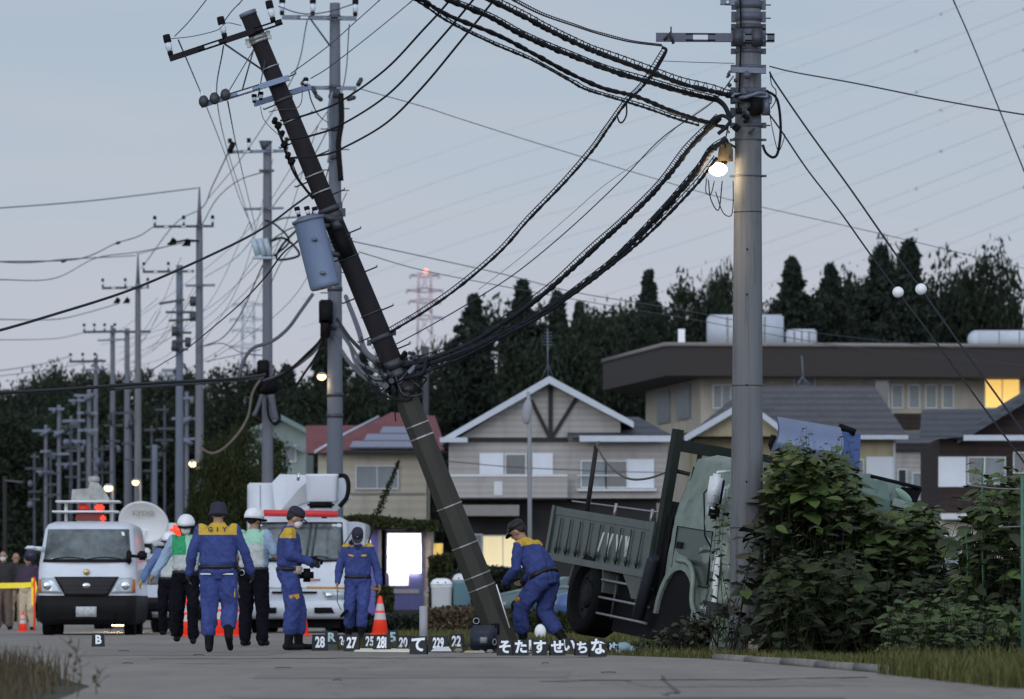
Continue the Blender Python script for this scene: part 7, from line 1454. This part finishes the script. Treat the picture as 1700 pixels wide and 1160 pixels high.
# 3. officer behind him
vest3 = ([denim, grey_v, mint_v], lambda c, n: (2 if c.z > 1.3 else 1) if abs(c.x) < .12 else 0)
person('helmeted officer with blue sleeves and yellow glove, mostly hidden behind the masked traffic officer', dict(kL=(-.1, .12, .5), aL=(-.1, .12, .1), aR=(.12, -.15, .12), eR=(.33, .05, 1.15), wR=(.42, .15, .95), look=(.2, 1, -.1)),
  dict(top=vest3, legs=([dark_trs],), hat='helmet', glove='R', glovem=yellow_u, cuff=.9, boot=.8), X(281, 84), 84.0, math.pi*.96, 1.0, .014)
# 4. officer seen from behind, right half
vest4 = ([lightblue, mint_v, grey_v], lambda c, n: (1 if c.z > 1.28 else 2) if (abs(c.x) < .165) else 0)
def ex4(root, J, Hh, HM, lc, lp, up, dpc):
    m = MB(); m.tube([V3(-.1, -.14, .93)+V3(.035*math.cos(a), 0, .035*math.sin(a)) for a in [2*math.pi*k/16 for k in range(17)]], .006, 6); loc(m, 'key_ring', chrome, root); m = MB(); m.obox((-.14, -.135, .93), (.1, .05, .08), None, 0, .015); loc(m, 'belt_pouch', black, root)
    m = MB(); w = J['wR']; m.obox(w+V3(-.02, .1, .04), (.12, .14, .2), None, 0, .03); loc(m, 'held_case', black, root)
    m = MB(); m.ball(V3(.235, -.03, 1.33), (.012, .03, .035), 0, 12, 8); loc(m, 'arm_patch', mat('patch_blue', (.05, .1, .25), .7), root)
person('helmeted traffic officer with short pale blue sleeves seen from behind, arm reaching forward', dict(eR=(.29, .04, 1.14), wR=(.34, .24, 1.02), eL=(-.24, .02, 1.13), wL=(-.2, .2, 1.0), look=(.35, 1, -.1), head=(0, .035, 1.59)),
  dict(top=vest4, legs=([dark_trs],), hat='helmet', sleeve=.2, cuff=.93, boot=.8, baggy=1.05), X(421, 66), 66.0, -.35, 1.03, extra=ex4)
# 5. forensic man in profile facing right
def ex5(root, J, Hh, HM, lc, lp, up, dpc):
    m = MB(); m.obox((.18, .08, .96), (.03, .11, .1), None, 0, .01); loc(m, 'belt_pouch', mat('beige_pouch', (.4, .34, .28), .8), root)
    m = MB(); m.obox((.12, .2, .9), (.14, .16, .16), None, 0, .04); loc(m, 'camera_bag', black, root)
    m = MB(); m.obox((.0, .3, 1.08), (.12, .1, .08), None, 0, .02); m.tube([(0, .34, 1.07), (0, .4, 1.05)], .03, 12); loc(m, 'camera', black, root)
    m = MB(); m.ball((.252, -.01, 1.27), (.008, .04, .035), 0, 12, 8); loc(m, 'arm_patch', mat('patch_orange', (.5, .18, .1), .7), root)
    m = MB(); m.prism([(.185, -.02, .66), (.185, .1, .68), (.185, .11, .63), (.185, .05, .6), (.185, -.01, .63)], (.012, 0, 0)); loc(m, 'leg_patch', mat('orange_cloth', (.5, .26, .03), .8), root)
person('man in blue uniform and dark cap standing in profile, masked, holding a camera', dict(eR=(.24, -.02, 1.14), wR=(.16, .22, 1.06), eL=(-.22, .02, 1.14), wL=(-.06, .26, 1.06), look=(0, 1, -.5), head=(0, .07, 1.57), aL=(-.12, .12, .09), kL=(-.11, .12, .5)),
  dict(top=([navy_u, yellow_u], lambda c, n: 1 if c.z > 1.335 and abs(c.x) > .08 and c.z < 1.46 and c.y < .07 else 0), legs=([navy_u],), hat='cap', mask=True, glove='LR', baggy=1.14), X(480, 60), 60.0, -math.pi/2+.12, .99, extra=ex5)
# 6. forensic man facing camera, head down
def ex6(root, J, Hh, HM, lc, lp, up, dpc):
    for s in (-1, 1): m = MB(); m.ball((s*.095, .132, 1.29), (.048, .014, .018), 0, 14, 8, Matrix.Rotation(-.25 if s > 0 else .05, 3, 'Y')); loc(m, 'chest_patch', yellow_u, root)
    m = MB(); m.ball((-.16, .1, .7), (.02, .03, .045), 0, 12, 8); loc(m, 'leg_patch', yellow_u, root)
    m = MB(); m.prism([(-.05, .1, 1.46), (.05, .1, 1.46), (0, .14, 1.3)], (0, -.03, 0)); loc(m, 'undershirt', mat('dark_blue_shirt', (.012, .02, .07), .8), root)
    m = MB(); w = J['wR']; m.tube([w+V3(0, .02, -.06), w+V3(.0, .06, -.3), w+V3(-.06, .1, -.42)], .007, 6); m.obox(w+V3(-.1, .1, -.47), (.16, .05, .05), Matrix.Rotation(.8, 3, 'Y'), 0, .015); loc(m, 'hand_tool', black, root)
person('man in blue uniform walking towards the camera with bowed head and yellow chest patches', dict(look=(0, 1, -.95), head=(0, .08, 1.57), neck=(0, .02, 1.44), kL=(-.08, .14, .52), aL=(-.05, .12, .1), kR=(.12, .06, .5), aR=(.14, -.1, .12), eR=(.27, -.02, 1.13), wR=(.3, .08, .9), eL=(-.28, -.02, 1.12), wL=(-.32, .06, .88)),
  dict(top=([navy_u, yellow_u], lambda c, n: 1 if c.z > 1.425 and abs(c.x) > .07 else 0), legs=([navy_u],), hat='cap', mask=True, baggy=1.08), X(594, 74), 74.0, math.pi, .97, extra=ex6)
# 7. forensic man bending at the truck
def ex7(root, J, Hh, HM, lc, lp, up, dpc):
    for s in 'LR': fused([cap(J['k'+s]+V3(0, .03, .04), J['k'+s]+V3(0, .02, -.06), .078, .07)], .01, 'knee_pad', black, root)
    m = MB(); kk = J['hipL'].lerp(J['kL'], .72); m.obox(kk+V3(-.075, .03, .03), (.03, .14, .06), Matrix.Rotation(-.5, 3, 'X'), 0, .01); loc(m, 'leg_patch', mat('orange_cloth', (.5, .26, .03), .8), root)
def y7(c, n):
    u = V3(0, .42, .9).normalized(); t = (c-V3(0, .12, 1.1)).dot(u); return 1 if t > .1 and t < .27 and c.z > 1.13 and n.dot(V3(0, -.3, .9)) > -.25 and abs(c.x) < .24 else 0
person('man in blue uniform and black cap bending forward between leaning pole and dump truck', dict(pel=(0, -.08, .82), waist=(0, -.01, .95), chest=(0, .11, 1.12), neck=(0, .22, 1.28), head=(0, .30, 1.39), look=(-.1, 1, -.7), hipL=(-.09, -.06, .8), hipR=(.09, -.08, .8), kL=(-.13, .2, .48), aL=(-.13, .14, .09), kR=(.13, .02, .44), aR=(.12, -.26, .12), fL=(-.2, 1, 0), fR=(0, .9, -.2), sL=(-.2, .17, 1.22), sR=(.2, .17, 1.22), eL=(-.28, .16, .96), wL=(-.2, .34, .80), eR=(.27, .1, .98), wR=(.2, .3, .84)),
  dict(top=([navy_u, yellow_u], y7), legs=([navy_u],), hat='cap', capm=mat('black_cap', (.012, .012, .012), .5), mask=False, glove='LR', baggy=1.2), X(896, 62), 62.0, math.radians(58), 1.03, extra=ex7)
# dim bystanders behind the tape at the far left
coat1 = mat('dark_coat', (.03, .028, .03), .9, var=.2); tan_t = mat('tan_trousers', (.3, .24, .17), .9, var=.1); coat2 = mat('plum_coat', (.05, .035, .06), .9); tan2 = mat('brown_trousers', (.14, .1, .08), .9)
person('bystander in black with pale mask behind the yellow tape, leftmost', dict(look=(.2, 1, 0)), dict(top=([coat1], None), legs=([tan2],), mask=True, baggy=1.1, cuff=.9), X(6, 108), 108.0, math.pi, .98, .016)
person('bystander in dark plum coat and cream trousers right beside the police van', dict(look=(-.3, 1, 0), kL=(-.1, .1, .5)), dict(top=([coat2], None), legs=([mat('cream_trousers', (.5, .42, .3), .9)],), hat='cap', baggy=1.15, cuff=.95), X(47, 107), 107.0, math.pi*.9, .93, .016)
person('bystander in dark coat and brown trousers between the other two', dict(look=(.1, 1, 0)), dict(top=([coat1], None), legs=([tan_t],), baggy=1.05, cuff=.9), X(26, 110), 110.0, math.pi*1.1, .97, .016)
# ================================================================ SMALL THINGS
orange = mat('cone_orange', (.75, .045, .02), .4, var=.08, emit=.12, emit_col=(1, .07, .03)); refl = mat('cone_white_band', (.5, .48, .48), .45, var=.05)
def cone(label, px, D, h=.7):
    r = thing('traffic_cone', label, 'traffic cone', (X(px, D), D, 0), group='orange traffic cones'); 
    m = MB(); n = 28
    def R0(z): return .155-(.155-.03)*z/.7
    m.loft([[V3(rr*math.cos(a), rr*math.sin(a), z) for a in [2*math.pi*k/n for k in range(n)]] for z, rr in ((.03, R0(0.03)), (.36, R0(.36)), (.66, R0(.66)), (.7, R0(.7)*.8), (.7, .012))]); loc(m, 'body', orange, r)
    for z0, z1 in ((.28, .395), (.44, .56)): m = MB(); m.loft([[V3((R0(z)+.003)*math.cos(a), (R0(z)+.003)*math.sin(a), z) for a in [2*math.pi*k/n for k in range(n)]] for z in (z0, z1)], 0, True, False); loc(m, 'reflective_band', refl, r)
    m = MB(); m.obox((0, 0, .018), (.36, .36, .034), None, 0, .01); loc(m, 'base', orange, r); r.scale = (h/.7,)*3; return r
cone('orange and white cone standing alone right of the bucket truck', 631, 91); cone('orange and white cone between the camera holder and the bucket truck', 498, 88, .74); cone('orange cone half hidden behind the man walking away, on his right', 389, 87, .74); cone('orange cone behind the legs of the man walking away', 367, 89, .74); cone('small far orange cone beside the taped off bystanders', 38, 102, .42); cone('orange cone between the legs of the masked traffic officer', 312, 86, .66)
m = MB(); m.tube([(X(510, 89.5), 89.5, Z(975, 89.5)), (X(560, 89.8), 89.8, Z(976, 89.8)), (X(631, 90.6), 90.6, Z(978, 90.6))], .022, 8); tag(settle(m.build('cone_bar', mat('amber_bar', (.5, .25, .03), .5))), 'yellow orange bar laid between two cones before the bucket truck', 'barrier bar')
yt = thing('barrier_tape', 'bright yellow barrier tape before the bystanders at the far left', 'tape', (X(20, 104), 104, 0)); m = MB(); D = 104.0; m.prism([P(-30, 968, D), P(40, 967, D), P(58, 966, D), P(58, 974, D), P(40, 976, D), P(-30, 977, D)], (0, .004, 0)); m.prism([P(52, 960, D), P(58, 958, D), P(62, 975, D), P(55, 1005, D), P(52, 1004, D)], (0, .01, 0)); m.build('tape', mat('yellow_tape', (.75, .6, .03), .5, emit=.15, emit_col=(1, .85, .05)), yt); m = MB(); m.cyl((X(57, D), D, 0), P(57, 958, D), .02); m.build('post', orange, yt)

sign_b = mat('black_marker_board', (.008, .009, .011), .6, var=.2); sign_w = mat('marker_white', (.72, .76, .8), .5, var=.03); sign_p = mat('marker_pale_blue', (.35, .48, .52), .5)
def marker(txt, px, py_bot, w_px, h_px, tilt=0, tm=None, size=None, sx=1.0, dx=0, dy=0, label=''):
    D = EYE*FPX/(py_bot-HOR); s = D/FPX; w, h = w_px*s, h_px*s
    r = thing('number_marker', label, 'evidence marker', (X(px, D), D, .006), (0, 0, tilt), 'black evidence markers on the road edge')
    m = MB(); t = .012; dp = .06; m.prism([(-w/2, -dp, 0), (w/2, -dp, 0), (w/2*.92, 0, h), (-w/2*.92, 0, h)], (0, t, 0)); m.prism([(-w/2, dp, 0), (w/2, dp, 0), (w/2*.92, t+.0005, h), (-w/2*.92, t+.0005, h)], (0, t, 0)); loc(m, 'board', sign_b, r)
    a = math.atan2(dp, h); M = Matrix.Translation((dx*w, -dp*.5+(-.5*dy)*.0-.003+dp*(dy*.5), h*.5+dy*h*.5)) @ Matrix.Rotation(-a, 4, 'X') @ FRONT
    lettering(r, txt, size or h*.95, M, tm or sign_w, (size or h)*.034, 'character', sx); return r
MK = [('B', 163, 1074, 22, 22, 'marker with letter B alone in front of the police van'), ('28', 531, 1081, 27, 27, 'leftmost near marker of the row, reading 28'), ('24', 570, 1076, 20, 22, 'marker reading 24 between 28 and 27'), ('27', 584, 1082, 26, 27, 'near marker reading 27 left of the 25'), ('25', 614, 1078, 24, 24, 'marker reading 25, half covered by the next one'), ('28i', 634, 1082, 30, 28, 'marker in front of the cone, reading 28i'), ('20', 670, 1080, 24, 24, 'marker reading 20 left of the grey post'), ('て', 695, 1087, 29, 30, 'marker with a hooked kana, right in front of the grey post'), ('229', 728, 1082, 34, 26, 'wide marker reading 229'), ('22', 758, 1079, 26, 26, 'marker reading 22 beside the dark instrument case'),
  ('そ', 838, 1089, 26, 26, 'kana marker nearest the foot of the leaning pole'), ('た', 864, 1089, 26, 26, 'kana marker second right of the leaning pole'), ('す', 896, 1089, 25, 26, 'kana marker below the bending officer knee'), ('せ', 925, 1089, 25, 26, 'kana marker left of the truck rear wheel'), ('ち', 966, 1089, 24, 24, 'kana marker before the truck rear wheel'), ('な', 992, 1091, 28, 30, 'brownish kana marker right of the rear wheel')]
for i, (t, px, yb, w, h, lb) in enumerate(MK): marker(t, px, yb, w, h, (rnd.uniform(-.15, .15)), None, None, .62 if len(t) == 2 else (.5 if len(t) == 3 else .9), label=lb)
marker('R', 550, 1070, 22, 22, 0, sign_p, label='far marker with pale blue letter R behind 28'); marker('5', 652, 1071, 20, 24, 0, sign_p, label='far marker with pale blue 5 behind the row'); marker('1', 880, 1084, 14, 24, 0, None, label='narrow marker with a single stroke between two kana'); marker('い', 944, 1086, 22, 26, 0, None, label='kana marker tilted beside the rear wheel'); marker('ぬ', 1018, 1086, 18, 20, .3, sign_p, label='small dull marker in the weeds right of the brownish one')
# dark instrument case with two tubes
D = 58.5
ic = thing('instrument_case', 'dark instrument with two upright tubes and grey label on the road edge', 'instrument', (X(803, D), D, 0)); s = D/FPX; cn = mat('case_navy', (.022, .028, .042), .4, var=.2)
m = MB(); m.obox((0, .05, .16), (.31, .2, .3), None, 0, .03); m.obox((-.01, -.06, .13), (.22, .08, .18), None, 0, .03); loc(m, 'body', cn, ic)
for x, h in ((-.1, .34), (.13, .33)): m = MB(); m.cyl((x, .06, .2), (x, .06, h), .05, .055, 18); loc(m, 'tube', black, ic)
m = MB(); m.tube([V3(-.085+.033*math.cos(a), .0, .36+.033*math.sin(a)) for a in [2*math.pi*k/20 for k in range(21)]], .006, 6); m.cyl((-.085, .03, .36), (-.085, .1, .36), .03, .03, 16); loc(m, 'lens', band_m, ic); m = MB(); m.cyl((-.085, .0, .36), (-.085, .004, .36), .029, .029, 16); loc(m, 'lens_glass', black, ic)
m = MB(); m.obox((-.0, -.103, .14), (.08, .006, .07), None, 0, .002); loc(m, 'label_plate', mat('grey_label', (.2, .22, .23), .6, var=.3, scale=40), ic)
m = MB(); m.tube([V3(.125+.02*math.cos(a), -.07, .12+.035*math.sin(a)) for a in [2*math.pi*k/16 for k in range(17)]], .005, 6); loc(m, 'buckle', band_m, ic)
# yellow crescent, light pool sheet and planks on the ground
m = MB(); D = 57.2; c = P(742, 1089, D); m.tube(smooth_path([c+V3(-.28, 0, .03), c+V3(-.15, -.02, -.02), c+V3(0, -.03, -.03), c+V3(.18, -.02, -.015), c+V3(.3, .02, .02)]), [.012]*8+[.02]*16+[.012]*9, 8); tag(settle(m.build('yellow_rope', yellow_u)), 'curved yellow rope lying under the 229 marker', 'rope')
m = MB(); m.prism([(X(588, 58.6), 58.6, .02), (X(688, 58.0), 58.0, .02), (X(692, 59.4), 59.4, .035), (X(596, 60), 60, .035)], (0, 0, -.012)); tag(settle(m.build('light_pool_sheet', mat('light_pool_cream', (.75, .7, .6), .6))), 'pale flat sheet standing in for the warm light pool in front of the number markers', 'board')  # warm light pooled on the road, put in as a pale sheet
m = MB(); m.prism([(X(715, 57.8), 57.8, .02), (X(750, 57.8), 57.8, .02), (X(745, 58.2), 58.2, .07), (X(722, 58.2), 58.2, .06)], (0, .012, 0)); tag(settle(m.build('crumpled_paper', white_m)), 'crumpled white paper under the 229 marker', 'paper')
m = MB(); m.prism([(X(770, 56.9), 56.9, .02), (X(805, 56.9), 56.9, .02), (X(803, 57.6), 57.6, .03), (X(774, 57.6), 57.6, .03)], (0, 0, -.01)); tag(settle(m.build('plank', mat('beige_plank', (.4, .34, .27), .8))), 'thin beige plank before the instrument case', 'plank')
m = MB(); m.prism([(X(845, 57), 57, .02), (X(915, 56.6), 56.6, .02), (X(915, 57.0), 57.0, .03), (X(845, 57.4), 57.4, .03)], (0, 0, -.01)); tag(settle(m.build('plank', mat('beige_plank', (.4, .34, .27), .8))), 'thin beige plank before the kana markers', 'plank')
# rubble along the edge
for i in range(26):
    rr = random.Random(i+50); px = rr.uniform(700, 1230); D = {0: 56.3, 1: 57.2, 2: 58.2}[i % 3]; m = MB(); m.ball((0, 0, 0), (rr.uniform(.02, .06), rr.uniform(.02, .05), rr.uniform(.012, .035)), 0, 7, 5); 
    for k in range(len(m.v)): m.v[k] = m.v[k]*rr.uniform(.8, 1.2)
    o = m.build('stone', kerb_m); o.location = (max(X(px, D), lerp_edge(R_edge, D)-.1+rr.uniform(0, .4)), D, .02); tag(o, 'small loose stone among the debris at the road edge', 'stone', 'loose stones at the road edge')
m = MB(); m.obox((0, 0, .06), (.19, .18, .14), Matrix.Rotation(.3, 3, 'Y') @ Matrix.Rotation(.3, 3, 'Z'), 0, .025); o = m.build('concrete_block', mat('tan_concrete', (.3, .26, .2), .85, var=.15, bump=.3)); o.location = (X(1257, 57.3), 57.3, .01); tag(o, 'tan broken concrete block at the foot of the upright pole', 'concrete block')
m = MB(); m.ball((0, 0, .1), (.09, .07, .12), 0, 14, 10); o = m.build('plastic_bag', white_m); o.location = (X(897, 80), 80, .02); tag(o, 'small pale bag on the ground seen between the bending officer legs', 'bag')
m = MB(); m.ball((0, 0, .06), (.1, .07, .07), 0, 12, 8); m.ball((.08, 0, .04), (.06, .05, .05)); o = m.build('cloth_bundle', mat('pale_blue_cloth', (.2, .32, .36), .8)); o.location = (X(1035, 57), 57, .0); tag(o, 'crumpled pale blue cloth in the weeds before the truck', 'cloth')
# headlight glow of the van behind the police van, from an added lamp
wl = thing('added_headlight', 'added lamp in place of the headlight of the van hidden behind the police van', 'lamp', (X(196, 100), 100, 0)); m = MB(); m.obox((0, .05, .22), (.3, .12, .24), None, 0, .02); loc(m, 'housing', blk_pl, wl); m = MB(); m.obox((0, -.02, .22), (.24, .02, .18), None, 0, .005); loc(m, 'lens', mat('added_headlight_lens', (1, .8, .55), emit=9, emit_col=(1, .72, .42)), wl); m = MB(); m.tube([(-.15, .05, 0), (-.15, .05, .2)], .012, 6); m.tube([(.15, .05, 0), (.15, .05, .2)], .012, 6); loc(m, 'stand', blk_pl, wl)
l_ = bpy.data.lights.new('added_headlight_glow', 'POINT'); l_.energy = 60; l_.color = (1, .75, .5); l_.shadow_soft_size = .1; o = bpy.data.objects.new('added_headlight_glow', l_); COL.objects.link(o); o.parent = wl; o.location = (0, -.15, .3)

# scattered twigs on the asphalt
for i, (px, yb) in enumerate(((205, 1083), (212, 1104), (470, 1112), (905, 1104), (330, 1090), (1010, 1120), (560, 1133))):
    D = EYE*FPX/(yb-HOR); rr = random.Random(i+900); m = MB(); L0 = rr.uniform(.03, .07); m.tube(smooth_path([(-L0, 0, .01), (0, rr.uniform(-.03, .03), .014), (L0, rr.uniform(-.03, .03), .01)]), .004, 5)
    o = m.build('twig', mat('dark_debris', (.05, .045, .04), .9)); o.location = (X(px, D), D, .008); tag(o, 'small dark twig lying on the open asphalt', 'twig', 'twigs on the asphalt')
